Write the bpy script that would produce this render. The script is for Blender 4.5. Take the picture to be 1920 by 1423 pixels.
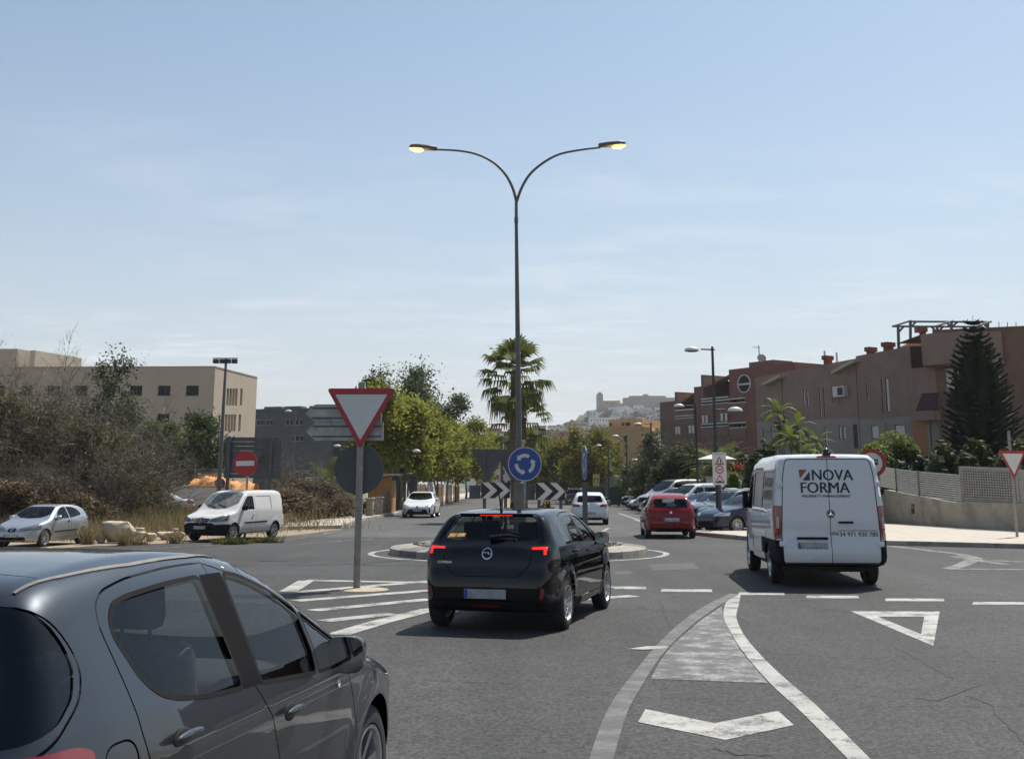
import bpy,bmesh,math,random
import numpy as np
from mathutils import Vector,Matrix
from mathutils.geometry import delaunay_2d_cdt
for _o in list(bpy.data.objects):
 bpy.data.objects.remove(_o)
scene=bpy.context.scene
COL=scene.collection
PI=math.pi
R=math.radians
FPX,CYP,HOR,CAM_H=2150.0,485.0,912.0,1.71
PITCH=math.atan((HOR-CYP)/FPX)
cam_d=bpy.data.cameras.new('camera')
cam=bpy.data.objects.new('camera',cam_d)
COL.objects.link(cam)
cam.location=(0,0,CAM_H)
cam.rotation_euler=(PI/2+PITCH,0,0)
cam_d.sensor_width=36.0
cam_d.lens=36.0*FPX/1920.0
cam_d.shift_y=-(711.5-CYP)/1920.0
cam_d.clip_start=0.05
cam_d.clip_end=8000.0
scene.camera=cam
CL_OFF=(5.3,-3.3)
SUN_AZ,SUN_EL=R(38),R(59)
world=bpy.data.worlds.new('World')
scene.world=world
world.use_nodes=True
wn,wl=world.node_tree.nodes,world.node_tree.links
wn.clear()
w_out=wn.new('ShaderNodeOutputWorld')
w_bg=wn.new('ShaderNodeBackground')
w_bg.inputs['Strength'].default_value=0.104
sky=wn.new('ShaderNodeTexSky')
sky.sky_type='NISHITA'
sky.sun_disc=False
sky.sun_elevation=SUN_EL
sky.sun_rotation=SUN_AZ
sky.altitude=0
sky.air_density=1.0
sky.dust_density=1.2
sky.ozone_density=0.6
tc=wn.new('ShaderNodeTexCoord')
sep=wn.new('ShaderNodeSeparateXYZ')
wl.new(tc.outputs['Generated'],sep.inputs[0])
def wmath(op,a,b=None,clamp=False):
 n=wn.new('ShaderNodeMath');n.operation=op;n.use_clamp=clamp
 for i,s in enumerate((a,b)):
  if s is None:continue
  if isinstance(s,(int,float)):n.inputs[i].default_value=s
  else:wl.new(s,n.inputs[i])
 return n.outputs[0]
zc_=wmath('MAXIMUM',sep.outputs['Z'],0.0)
den=wmath('ADD',zc_,0.06)
cx=wmath('DIVIDE',sep.outputs['X'],den)
cy=wmath('DIVIDE',sep.outputs['Y'],den)
comb=wn.new('ShaderNodeCombineXYZ')
wl.new(cx,comb.inputs[0]);wl.new(cy,comb.inputs[1])
shf=wn.new('ShaderNodeVectorMath');shf.operation='ADD';shf.inputs[1].default_value=(CL_OFF[0],CL_OFF[1],0)
wl.new(comb.outputs[0],shf.inputs[0])
n1=wn.new('ShaderNodeTexNoise');n1.inputs['Scale'].default_value=0.62;n1.inputs['Detail'].default_value=3
wl.new(shf.outputs[0],n1.inputs['Vector'])
mp=wn.new('ShaderNodeMapping');mp.inputs['Scale'].default_value=(0.9,1.9,1);mp.inputs['Rotation'].default_value=(0,0,R(12))
wl.new(shf.outputs[0],mp.inputs['Vector'])
n2=wn.new('ShaderNodeTexNoise');n2.inputs['Scale'].default_value=2.1;n2.inputs['Detail'].default_value=9;n2.inputs['Roughness'].default_value=0.62;n2.inputs['Distortion'].default_value=0.5
wl.new(mp.outputs[0],n2.inputs['Vector'])
cl=wmath('MULTIPLY',wmath('SUBTRACT',n1.outputs['Fac'],0.42,),wmath('SUBTRACT',n2.outputs['Fac'],0.43))
cl=wmath('MULTIPLY',cl,24.0,True)
lowc=wmath('MULTIPLY',wmath('SUBTRACT',0.31,sep.outputs['Z'],True),3.8,True)
cl=wmath('MULTIPLY',wmath('MULTIPLY',cl,lowc),0.75,True)
hz=wmath('POWER',wmath('SUBTRACT',1.0,wmath('ABSOLUTE',sep.outputs['Z']),True),4.2)
hz=wmath('MULTIPLY',hz,0.86,True)
tint=wn.new('ShaderNodeMixRGB');tint.blend_type='MULTIPLY';tint.inputs[0].default_value=1.0;tint.inputs[2].default_value=(.88,.985,.96,1)
wl.new(sky.outputs[0],tint.inputs[1])
mixh=wn.new('ShaderNodeMixRGB');mixh.inputs[2].default_value=(5.55,5.4,5.75,1)
wl.new(hz,mixh.inputs[0]);wl.new(tint.outputs[0],mixh.inputs[1])
mixc=wn.new('ShaderNodeMixRGB');mixc.inputs[2].default_value=(6.9,7.15,7.5,1)
wl.new(cl,mixc.inputs[0]);wl.new(mixh.outputs[0],mixc.inputs[1])
wl.new(mixc.outputs[0],w_bg.inputs['Color'])
wl.new(w_bg.outputs[0],w_out.inputs[0])
sun_d=bpy.data.lights.new('sun','SUN')
sun_d.energy=5.0
sun_d.angle=R(0.6)
sun_d.color=(1.0,0.95,0.87)
sun=bpy.data.objects.new('sun',sun_d)
COL.objects.link(sun)
sun.location=(20,30,60)
_sd=Vector((math.sin(SUN_AZ)*math.cos(SUN_EL),math.cos(SUN_AZ)*math.cos(SUN_EL),math.sin(SUN_EL)))
sun.rotation_euler=_sd.to_track_quat('Z','Y').to_euler()
scene.render.engine='CYCLES'
scene.view_settings.view_transform='Standard'
scene.view_settings.look='None'
scene.view_settings.gamma=1.0
scene.view_settings.use_curve_mapping=False
scene.view_settings.exposure=0.35
scene.cycles.max_bounces=8
scene.cycles.transparent_max_bounces=16
scene.cycles.caustics_reflective=False
scene.cycles.caustics_refractive=False
scene.cycles.use_denoising=True
scene.render.film_transparent=False
# ================================================================== helpers
def ray(u,v):
 xr,yr=(u-960.0)/FPX,(CYP-v)/FPX
 c,s=math.cos(PITCH),math.sin(PITCH)
 return Vector((xr,c-yr*s,s+yr*c))
def G(u,v,z=0.0):
 d=ray(u,v);t=(z-CAM_H)/d.z
 return Vector((d.x*t,d.y*t,z))
def at(u,v,Y):
 d=ray(u,v);t=Y/d.y
 return Vector((d.x*t,Y,CAM_H+d.z*t))
def zat(v,Y,u=960):
 return at(u,v,Y).z
class Wall:
 def __init__(s,A,B):
  s.A=Vector((A[0],A[1],0));s.B=Vector((B[0],B[1],0))
  s.t=(s.B-s.A).normalized();s.L=(s.B-s.A).length
  s.n=Vector((s.t.y,-s.t.x,0))
 def hit(s,u,v):
  d=ray(u,v);o=Vector((0,0,CAM_H))
  k=(s.A-o).dot(s.n)/d.dot(s.n)
  p=o+d*k
  return((p-s.A).dot(s.t),p.z)
 def P(s,a,z,out=0.0):
  return s.A+s.t*a+s.n*out+Vector((0,0,z))
def tag(o,label=None,cat=None,group=None,kind=None):
 if label:o['label']=label
 if cat:o['category']=cat
 if group:o['group']=group
 if kind:o['kind']=kind
 return o
def empty(name,loc=(0,0,0),rz=0.0,label=None,cat=None,group=None):
 o=bpy.data.objects.new(name,None);COL.objects.link(o)
 o.location=loc;o.rotation_euler=(0,0,rz);o.empty_display_size=0.2
 return tag(o,label,cat,group)
class MB:
 def __init__(s):s.v=[];s.f=[];s.mi=[];s.m=0
 def add(s,vs,fs):
  b=len(s.v);s.v.extend([tuple(p)for p in vs])
  for f in fs:s.f.append(tuple(b+i for i in f));s.mi.append(s.m)
  return s
 def box(s,x0,x1,y0,y1,z0,z1,M=None):
  c=[Vector((x,y,z))for z in(z0,z1)for y in(y0,y1)for x in(x0,x1)]
  if M is not None:c=[M@p for p in c]
  return s.add(c,[(0,2,3,1),(4,5,7,6),(0,1,5,4),(2,6,7,3),(0,4,6,2),(1,3,7,5)])
 def bbox(s,x0,x1,y0,y1,z0,z1,b=.01,M=None):
  bm=bmesh.new();bmesh.ops.create_cube(bm,size=1)
  for q in bm.verts:q.co=Vector(((x0+x1)/2+q.co.x*(x1-x0),(y0+y1)/2+q.co.y*(y1-y0),(z0+z1)/2+q.co.z*(z1-z0)))
  bmesh.ops.bevel(bm,geom=bm.edges[:],offset=b,segments=2,profile=.5,affect='EDGES')
  return s.addbm(bm,M)
 def addbm(s,bm,M=None):
  bm.verts.index_update()
  vs=[(M@q.co if M is not None else q.co.copy())for q in bm.verts]
  fs=[[q.index for q in f.verts]for f in bm.faces]
  bm.free();return s.add(vs,fs)
 def bar(s,p,q,w,h,up=(0,0,1)):
  p,q=Vector(p),Vector(q);t=(q-p).normalized();up=Vector(up)
  a=t.cross(up)
  if a.length<1e-4:a=t.cross(Vector((1,0,0)))
  a.normalize();b=a.cross(t).normalized()
  a*=w/2;b*=h/2
  return s.add([p-a-b,p+a-b,p+a+b,p-a+b,q-a-b,q+a-b,q+a+b,q-a+b],[(0,1,2,3),(7,6,5,4),(0,4,5,1),(1,5,6,2),(2,6,7,3),(3,7,4,0)])
 def tube(s,pts,r,n=8,caps=True):
  pts=[Vector(p)for p in pts];k=len(pts)
  rs=r if isinstance(r,(list,tuple))else[r]*k
  vs=[];a=None
  for i,p in enumerate(pts):
   t=(pts[min(i+1,k-1)]-pts[max(i-1,0)])
   t=t.normalized()if t.length>1e-9 else Vector((0,0,1))
   if a is None:a=t.orthogonal().normalized()
   else:
    a=a-t*a.dot(t);a=a.normalized()if a.length>1e-6 else t.orthogonal().normalized()
   b=t.cross(a)
   for j in range(n):
    w=2*PI*j/n
    vs.append(p+(a*math.cos(w)+b*math.sin(w))*rs[i])
  fs=[(i*n+j,i*n+(j+1)%n,(i+1)*n+(j+1)%n,(i+1)*n+j)for i in range(k-1)for j in range(n)]
  if caps:
   fs.append(tuple(reversed(range(n))));fs.append(tuple((k-1)*n+j for j in range(n)))
  return s.add(vs,fs)
 def lathe(s,prof,n=24,M=None,close=False,caps=True):
  vs=[];k=len(prof)
  for r,z in prof:
   for j in range(n):
    w=2*PI*j/n
    p=Vector((r*math.cos(w),r*math.sin(w),z));vs.append(M@p if M is not None else p)
  kk=k if close else k-1
  fs=[(i*n+j,i*n+(j+1)%n,((i+1)%k)*n+(j+1)%n,((i+1)%k)*n+j)for i in range(kk)for j in range(n)]
  if not close and caps:
   if prof[0][0]>1e-6:fs.append(tuple(reversed(range(n))))
   if prof[-1][0]>1e-6:fs.append(tuple((k-1)*n+j for j in range(n)))
  return s.add(vs,fs)
 def prism(s,poly,fn,d0,d1):
  n=len(poly)
  vs=[fn(a,b,d0)for a,b in poly]+[fn(a,b,d1)for a,b in poly]
  fs=[tuple(range(n)),tuple(reversed(range(n,2*n)))]+[(i,i+n,(i+1)%n+n,(i+1)%n)for i in range(n)]
  return s.add(vs,fs)
 def sphere(s,c,r,sx=1,sy=1,sz=1,n=12,m=8,M=None):
  bm=bmesh.new();bmesh.ops.create_uvsphere(bm,u_segments=n,v_segments=m,radius=r)
  for q in bm.verts:q.co=Vector((c[0]+q.co.x*sx,c[1]+q.co.y*sy,c[2]+q.co.z*sz))
  return s.addbm(bm,M)
 def mesh(s,name,mats,smooth=None,origin=None,fix=True):
  me=bpy.data.meshes.new(name)
  v=s.v
  if origin is not None:v=[(p[0]-origin[0],p[1]-origin[1],p[2]-origin[2])for p in v]
  me.from_pydata(v,[],s.f)
  for m in(mats if isinstance(mats,(list,tuple))else[mats]):me.materials.append(m)
  me.polygons.foreach_set('material_index',s.mi)
  if fix:
   bm=bmesh.new();bm.from_mesh(me);bmesh.ops.recalc_face_normals(bm,faces=bm.faces);bm.to_mesh(me);bm.free()
  if smooth is not None:
   me.shade_smooth()
   me.set_sharp_from_angle(angle=R(smooth))
  me.update()
  return me
 def build(s,name,mats,parent=None,smooth=None,world=True,fix=True,loc=None):
  o_=parent
  org=None
  if world and o_ is not None:
   org=Vector((0,0,0))
   while o_ is not None:org=org+Vector(o_.location);o_=o_.parent
  if loc is not None:org=loc
  me=s.mesh(name,mats,smooth,org,fix)
  o=bpy.data.objects.new(name,me);COL.objects.link(o)
  if parent is not None:o.parent=parent
  if loc is not None:o.location=loc
  return o
def inst(name,me,parent=None,loc=(0,0,0),rot=(0,0,0),scale=(1,1,1),mats=None):
 o=bpy.data.objects.new(name,me);COL.objects.link(o)
 o.parent=parent;o.location=loc;o.rotation_euler=rot;o.scale=scale
 if mats:
  for i,m in enumerate(mats):
   if i<len(o.material_slots):
    o.material_slots[i].link='OBJECT';o.material_slots[i].material=m
 return o
def copy_tree(o,parent=None):
 c=o.copy();COL.objects.link(c);c.parent=parent
 for ch in list(o.children):copy_tree(ch,c)
 return c
def mat(name,col,rough=.6,metal=0.0,coat=0.0,spec=.5,var=0.0,vscale=6.0,bump=0.0,bscale=40.0,dirt=None,emit=None,estr=0,det=4):
 m=bpy.data.materials.new(name);m.use_nodes=True
 nt=m.node_tree;b=nt.nodes['Principled BSDF']
 b.inputs['Base Color'].default_value=(*col,1);b.inputs['Roughness'].default_value=rough
 b.inputs['Metallic'].default_value=metal;b.inputs['Specular IOR Level'].default_value=spec
 if coat:
  b.inputs['Coat Weight'].default_value=coat;b.inputs['Coat Roughness'].default_value=.04
 if emit:
  b.inputs['Emission Color'].default_value=(*emit,1);b.inputs['Emission Strength'].default_value=estr
 if var or bump or dirt:
  t=nt.nodes.new('ShaderNodeTexCoord')
 if var:
  n=nt.nodes.new('ShaderNodeTexNoise');n.inputs['Scale'].default_value=vscale;n.inputs['Detail'].default_value=det;n.inputs['Roughness'].default_value=.6
  nt.links.new(t.outputs['Object'],n.inputs['Vector'])
  r=nt.nodes.new('ShaderNodeMapRange');r.inputs['From Min'].default_value=.3;r.inputs['From Max'].default_value=.7
  r.inputs['To Min'].default_value=1-var;r.inputs['To Max'].default_value=1+var
  nt.links.new(n.outputs['Fac'],r.inputs['Value'])
  x=nt.nodes.new('ShaderNodeMixRGB');x.blend_type='MULTIPLY';x.inputs[0].default_value=1;x.inputs[1].default_value=(*col,1)
  nt.links.new(r.outputs[0],x.inputs[2]);nt.links.new(x.outputs[0],b.inputs['Base Color'])
  last=x.outputs[0]
 if dirt:
  n=nt.nodes.new('ShaderNodeTexNoise');n.inputs['Scale'].default_value=dirt[1];n.inputs['Detail'].default_value=7;n.inputs['Roughness'].default_value=.65
  nt.links.new(t.outputs['Object'],n.inputs['Vector'])
  r=nt.nodes.new('ShaderNodeMapRange');r.inputs['From Min'].default_value=.5;r.inputs['From Max'].default_value=.72
  r.inputs['To Max'].default_value=dirt[2];nt.links.new(n.outputs['Fac'],r.inputs['Value'])
  x2=nt.nodes.new('ShaderNodeMixRGB');x2.inputs[2].default_value=(*dirt[0],1)
  if var:nt.links.new(last,x2.inputs[1])
  else:x2.inputs[1].default_value=(*col,1)
  nt.links.new(r.outputs[0],x2.inputs[0]);nt.links.new(x2.outputs[0],b.inputs['Base Color'])
 if bump:
  n=nt.nodes.new('ShaderNodeTexNoise');n.inputs['Scale'].default_value=bscale;n.inputs['Detail'].default_value=5
  nt.links.new(t.outputs['Object'],n.inputs['Vector'])
  u=nt.nodes.new('ShaderNodeBump');u.inputs['Strength'].default_value=bump;u.inputs['Distance'].default_value=.02
  nt.links.new(n.outputs['Fac'],u.inputs['Height']);nt.links.new(u.outputs[0],b.inputs['Normal'])
 return m
def glass_mat(name,tint,refl=1.0,dust=0.0,dustcol=(.45,.42,.37)):
 m=bpy.data.materials.new(name);m.use_nodes=True
 nt=m.node_tree;nt.nodes.clear();L=nt.links.new
 out=nt.nodes.new('ShaderNodeOutputMaterial')
 tr=nt.nodes.new('ShaderNodeBsdfTransparent');tr.inputs[0].default_value=(*tint,1)
 gl=nt.nodes.new('ShaderNodeBsdfGlossy');gl.inputs['Roughness'].default_value=.01;gl.inputs[0].default_value=(.95,.97,1,1)
 fr=nt.nodes.new('ShaderNodeFresnel');fr.inputs[0].default_value=1.52
 k=nt.nodes.new('ShaderNodeMath');k.operation='MULTIPLY';k.use_clamp=True;k.inputs[1].default_value=refl*1.15
 L(fr.outputs[0],k.inputs[0])
 mx=nt.nodes.new('ShaderNodeMixShader');L(k.outputs[0],mx.inputs[0]);L(tr.outputs[0],mx.inputs[1]);L(gl.outputs[0],mx.inputs[2])
 last=mx
 if dust:
  df=nt.nodes.new('ShaderNodeBsdfDiffuse');df.inputs[0].default_value=(*dustcol,1)
  t=nt.nodes.new('ShaderNodeTexCoord');n=nt.nodes.new('ShaderNodeTexNoise');n.inputs['Scale'].default_value=5;n.inputs['Detail'].default_value=8
  L(t.outputs['Object'],n.inputs['Vector'])
  mu=nt.nodes.new('ShaderNodeMath');mu.operation='MULTIPLY';mu.use_clamp=True;mu.inputs[1].default_value=dust*2;L(n.outputs['Fac'],mu.inputs[0])
  m2=nt.nodes.new('ShaderNodeMixShader');L(mu.outputs[0],m2.inputs[0]);L(mx.outputs[0],m2.inputs[1]);L(df.outputs[0],m2.inputs[2]);last=m2
 L(last.outputs[0],out.inputs[0])
 return m
def paint(name,col,metal=0.0,rough=.35,dust=.0,coat=1.0):
 """car paint: clear coat over the base, dull trim on the inside of the shell, a little road dust"""
 m=bpy.data.materials.new(name);m.use_nodes=True
 nt=m.node_tree;L=nt.links.new;b=nt.nodes['Principled BSDF']
 b.inputs['Base Color'].default_value=(*col,1);b.inputs['Metallic'].default_value=metal;b.inputs['Roughness'].default_value=rough
 b.inputs['Coat Weight'].default_value=coat;b.inputs['Coat Roughness'].default_value=.03;b.inputs['Specular IOR Level'].default_value=0.0;b.inputs['Coat IOR'].default_value=1.45
 out=nt.nodes['Material Output']
 t=nt.nodes.new('ShaderNodeTexCoord')
 n=nt.nodes.new('ShaderNodeTexNoise');n.inputs['Scale'].default_value=3.5;n.inputs['Detail'].default_value=8;n.inputs['Roughness'].default_value=.7
 L(t.outputs['Object'],n.inputs['Vector'])
 sp=nt.nodes.new('ShaderNodeSeparateXYZ');L(t.outputs['Object'],sp.inputs[0])
 lo=nt.nodes.new('ShaderNodeMapRange');lo.inputs['From Min'].default_value=.75;lo.inputs['From Max'].default_value=.15;lo.inputs['To Min'].default_value=.12;lo.inputs['To Max'].default_value=1.0
 L(sp.outputs['Z'],lo.inputs['Value'])
 mu=nt.nodes.new('ShaderNodeMath');mu.operation='MULTIPLY';L(n.outputs['Fac'],mu.inputs[0]);L(lo.outputs[0],mu.inputs[1])
 m3=nt.nodes.new('ShaderNodeMath');m3.operation='MULTIPLY';m3.use_clamp=True;m3.inputs[1].default_value=dust;L(mu.outputs[0],m3.inputs[0])
 x=nt.nodes.new('ShaderNodeMixRGB');x.inputs[1].default_value=(*col,1);x.inputs[2].default_value=(.26,.23,.19,1)
 L(m3.outputs[0],x.inputs[0]);L(x.outputs[0],b.inputs['Base Color'])
 rr=nt.nodes.new('ShaderNodeMapRange');rr.inputs['To Min'].default_value=.03;rr.inputs['To Max'].default_value=.6;L(m3.outputs[0],rr.inputs['Value']);L(rr.outputs[0],b.inputs['Coat Roughness'])
 g=nt.nodes.new('ShaderNodeNewGeometry');df=nt.nodes.new('ShaderNodeBsdfDiffuse');df.inputs[0].default_value=(.035,.035,.034,1)
 mx=nt.nodes.new('ShaderNodeMixShader');L(g.outputs['Backfacing'],mx.inputs[0]);L(b.outputs[0],mx.inputs[1]);L(df.outputs[0],mx.inputs[2]);L(mx.outputs[0],out.inputs[0])
 return m
M_={}
M_['blackplastic']=mat('black_plastic',(.013,.013,.014),.85,var=.2,spec=.12)
M_['trim']=mat('gloss_black_trim',(.008,.008,.009),.12)
M_['seam']=mat('panel_gap',(.004,.004,.004),.8)
M_['under']=mat('underbody',(.012,.012,.012),.8)
M_['tyre']=mat('tyre_rubber',(.016,.016,.016),.75,var=.25,vscale=12)
M_['alloy']=mat('alloy_rim',(.55,.56,.57),.28,metal=.85)
M_['chrome']=mat('chrome',(.8,.8,.8),.1,metal=1)
M_['seat']=mat('seat_fabric',(.030,.031,.034),.85,var=.2,vscale=20)
M_['seat2']=mat('seat_fabric_grey',(.05,.056,.065),.85,var=.2,vscale=20)
M_['dash']=mat('dashboard',(.022,.022,.023),.9,spec=.15)
M_['glass']=glass_mat('window_glass',(.76,.81,.79),.5)
M_['glassd']=glass_mat('privacy_glass',(.10,.11,.11),.8)
M_['glassr']=glass_mat('rear_glass',(.42,.46,.46),.45)
M_['dusty']=glass_mat('dusty_windscreen',(.25,.27,.26),.7,.62,(.27,.27,.25))
M_['red_lens']=mat('red_lens',(.20,.006,.007),.15,coat=1)
M_['red_lit']=mat('lit_tail_lamp',(.5,.01,.01),.2,emit=(1,.02,.008),estr=1.1)
M_['head']=mat('headlamp_lens',(.42,.44,.46),.08,coat=1,metal=.4)
M_['headd']=mat('dark_headlamp',(.10,.105,.11),.08,coat=1,metal=.3)
M_['amber']=mat('amber_lens',(.7,.22,.02),.2)
M_['plate']=mat('number_plate',(.33,.35,.35),.5,var=.35,vscale=11)
M_['plate_blue']=mat('plate_band',(.03,.07,.30),.4)
M_['white_pl']=mat('white_plastic',(.75,.75,.74),.4)
M_['brake']=mat('brake_disc',(.12,.11,.10),.5,metal=.6)
# ================================================================== vehicles: one smooth shell per car, cut into panels, panes and lamps
def catmull(P,n=6,closed=True):
 P=np.array(P,float);k=len(P);out=[]
 for i in range(k if closed else k-1):
  g=lambda j:P[j%k]if closed else P[min(max(j,0),k-1)]
  p0,p1,p2,p3=g(i-1),g(i),g(i+1),g(i+2)
  d1=max(np.linalg.norm(p1-p0),1e-4)**.5;d2=max(np.linalg.norm(p2-p1),1e-4)**.5;d3=max(np.linalg.norm(p3-p2),1e-4)**.5
  m1=(p1-p0)/d1-(p2-p0)/(d1+d2)+(p2-p1)/d2
  m2=(p2-p1)/d2-(p3-p1)/(d2+d3)+(p3-p2)/d3
  m1*=d2;m2*=d2
  for t in np.arange(n)/n:
   out.append((2*t**3-3*t**2+1)*p1+(t**3-2*t**2+t)*m1+(-2*t**3+3*t**2)*p2+(t**3-t**2)*m2)
 if not closed:out.append(P[-1])
 return np.array(out)
def fillet(poly,r,n=4):
 out=[];k=len(poly);P=[np.array(p,float)for p in poly]
 for i in range(k):
  rr=r[i]if isinstance(r,(list,tuple))else r
  p,a,b=P[i],P[i-1],P[(i+1)%k]
  da,db=np.linalg.norm(a-p),np.linalg.norm(b-p)
  q=min(rr,.45*da,.45*db)
  if q<1e-4:out.append(tuple(p));continue
  A=p+(a-p)/da*q;B=p+(b-p)/db*q
  for j in range(n+1):
   t=j/n
   out.append(tuple((1-t)**2*A+2*t*(1-t)*p+t*t*B))
 return out
def in_poly(pt,poly):
 x,y=pt[:,0],pt[:,1];c=np.zeros(len(pt),bool);P=np.array(poly);j=len(P)-1
 for i in range(len(P)):
  xi,yi,xj,yj=P[i,0],P[i,1],P[j,0],P[j,1]
  if yi!=yj:c^=((yi>y)!=(yj>y))&(x<(xj-xi)*(y-yi)/(yj-yi)+xi)
  j=i
 return c
def seg_dist(pt,line):
 d=np.full(len(pt),1e9);P=np.array(line,float)
 for a,b in zip(P[:-1],P[1:]):
  ab=b-a;t=np.clip(((pt-a)@ab)/max(ab@ab,1e-12),0,1)
  d=np.minimum(d,np.hypot(*(pt-a-t[:,None]*ab).T))
 return d
class Shell:
 """l = metres forward of the car's middle, w = to the right, z = up.  Specs give x back from the nose."""
 def __init__(s,L,prof,secz,plan,crown=.03,k=.10,zc=.65,ax=(1.0,1.0),arch=None,zr=None,zf=None):
  s.L=L;s.zc=zc;s.zr=zc if zr is None else zr;s.zf=zc if zf is None else zf;s.l1=-L/2+ax[1];s.l2=L/2-ax[0];s.k=k;s.crown=crown
  P=catmull(prof,8);P[:,0]=L/2-P[:,0]
  h=.0125;s.h=h
  s.x0,s.z0=-L/2-.5,-.4
  nx,nz=int((L+1.0)/h),int(3.6/h)
  s.nx,s.nz=nx,nz
  gx=s.x0+h*np.arange(nx);gz=s.z0+h*np.arange(nz)
  X,Z=np.meshgrid(gx,gz,indexing='ij');pt=np.c_[X.ravel(),Z.ravel()].astype(np.float32)
  d=np.full(len(pt),1e9,np.float32)
  for a,b in zip(P,np.roll(P,-1,0)):
   ab=(b-a).astype(np.float32);a=a.astype(np.float32)
   t=np.clip(((pt-a)@ab)/max(float(ab@ab),1e-10),0,1)
   q=pt-a-t[:,None]*ab
   d=np.minimum(d,q[:,0]**2+q[:,1]**2)
  d=np.sqrt(d);d[in_poly(pt,P)]*=-1
  D=d.reshape(nx,nz)
  for _ in range(2):
   D=(np.roll(D,1,0)+np.roll(D,-1,0)+2*D)/4;D=(np.roll(D,1,1)+np.roll(D,-1,1)+2*D)/4
  s.D=D
  zz=np.linspace(-.4,3.2,361);sw=np.interp(zz,[a for a,b in secz],[b for a,b in secz])
  ker=np.exp(-np.linspace(-2,2,9)**2);ker/=ker.sum();s.sw=np.convolve(np.pad(sw,4,'edge'),ker,'valid');s.zz=zz
  xx=np.linspace(-.3,L+.3,301);pw=np.interp(xx,[a for a,b in plan],[b for a,b in plan])
  ker=np.exp(-np.linspace(-2,2,13)**2);ker/=ker.sum();s.pw=np.convolve(np.pad(pw,6,'edge'),ker,'valid');s.xx=xx
  s.arch=arch or[]
 def F(s,l,w,z):
  zz=z+s.crown*w*w*np.clip((z-.5)/.5,0,1)
  fx=np.clip((l-s.x0)/s.h,0,s.nx-1.001);fz=np.clip((zz-s.z0)/s.h,0,s.nz-1.001)
  ix,iz=fx.astype(int),fz.astype(int);a,b=fx-ix,fz-iz
  D=s.D
  d=(D[ix,iz]*(1-a)+D[ix+1,iz]*a)*(1-b)+(D[ix,iz+1]*(1-a)+D[ix+1,iz+1]*a)*b
  W=np.interp(z,s.zz,s.sw)*np.interp(s.L/2-l,s.xx,s.pw)
  for(xa,za,r,bulge)in s.arch:
   rr=np.hypot(l-(s.L/2-xa),z-za);W=W+bulge*np.exp(-((rr-r-.02)/.07)**2)
  e=np.abs(w)-W
  h=np.maximum(s.k-np.abs(d-e),0)
  return np.maximum(d,e)+h*h/(4*s.k)
 def _bis(s,o,dr,tmax=3.6):
  a=np.zeros(len(o));b=np.full(len(o),tmax)
  for _ in range(22):
   m=(a+b)/2;p=o+dr*m[:,None]
   ins=s.F(p[:,0],p[:,1],p[:,2])<0
   a=np.where(ins,m,a);b=np.where(ins,b,m)
  return o+dr*((a+b)/2)[:,None]
 def normal(s,p,e=.012):
  g=np.zeros_like(p)
  for i in range(3):
   q=p.copy();q[:,i]+=e;r=p.copy();r[:,i]-=e
   g[:,i]=s.F(*q.T)-s.F(*r.T)
  return g/np.maximum(np.linalg.norm(g,axis=1),1e-9)[:,None]
 RA,RB=.8,.7
 def zax(s,ac):return np.interp(ac,[s.l1,s.l1+.5,s.l2-.5,s.l2],[s.zr,s.zc,s.zc,s.zf])
 def dom2ray(s,A,B):
  th=B/s.RB;ac=np.clip(A,s.l1,s.l2);ph=(A-ac)/s.RA
  o=np.c_[ac,0*ac,s.zax(ac)]
  return o,np.c_[np.sin(ph),np.cos(ph)*np.sin(th),np.cos(ph)*np.cos(th)]
 def p2dom(s,p):
  ac=np.clip(p[:,0],s.l1,s.l2);zc=s.zax(ac);r=np.hypot(p[:,1],p[:,2]-zc);th=np.arctan2(p[:,1],p[:,2]-zc)
  ph=np.arctan2(p[:,0]-ac,r)
  return np.c_[ac+ph*s.RA,th*s.RB]
 def view3(s,view,pts,sg=1):
  pts=np.array(pts,float);n=len(pts)
  if view=='side':
   o=np.c_[s.L/2-pts[:,0],np.zeros(n),pts[:,1]];d=np.tile([0,sg,0],(n,1))
  elif view=='rear':
   o=np.c_[np.full(n,s.l1),pts[:,0],pts[:,1]];d=np.tile([-1,0,0],(n,1))
  elif view=='front':
   o=np.c_[np.full(n,s.l2),pts[:,0],pts[:,1]];d=np.tile([1,0,0],(n,1))
  else:
   o=np.c_[s.L/2-pts[:,0],pts[:,1],np.full(n,s.zc)];d=np.tile([0,0,1],(n,1))
  s.ok=s.F(o[:,0],o[:,1],o[:,2])<-.002
  return s._bis(o,d.astype(float))
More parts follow.
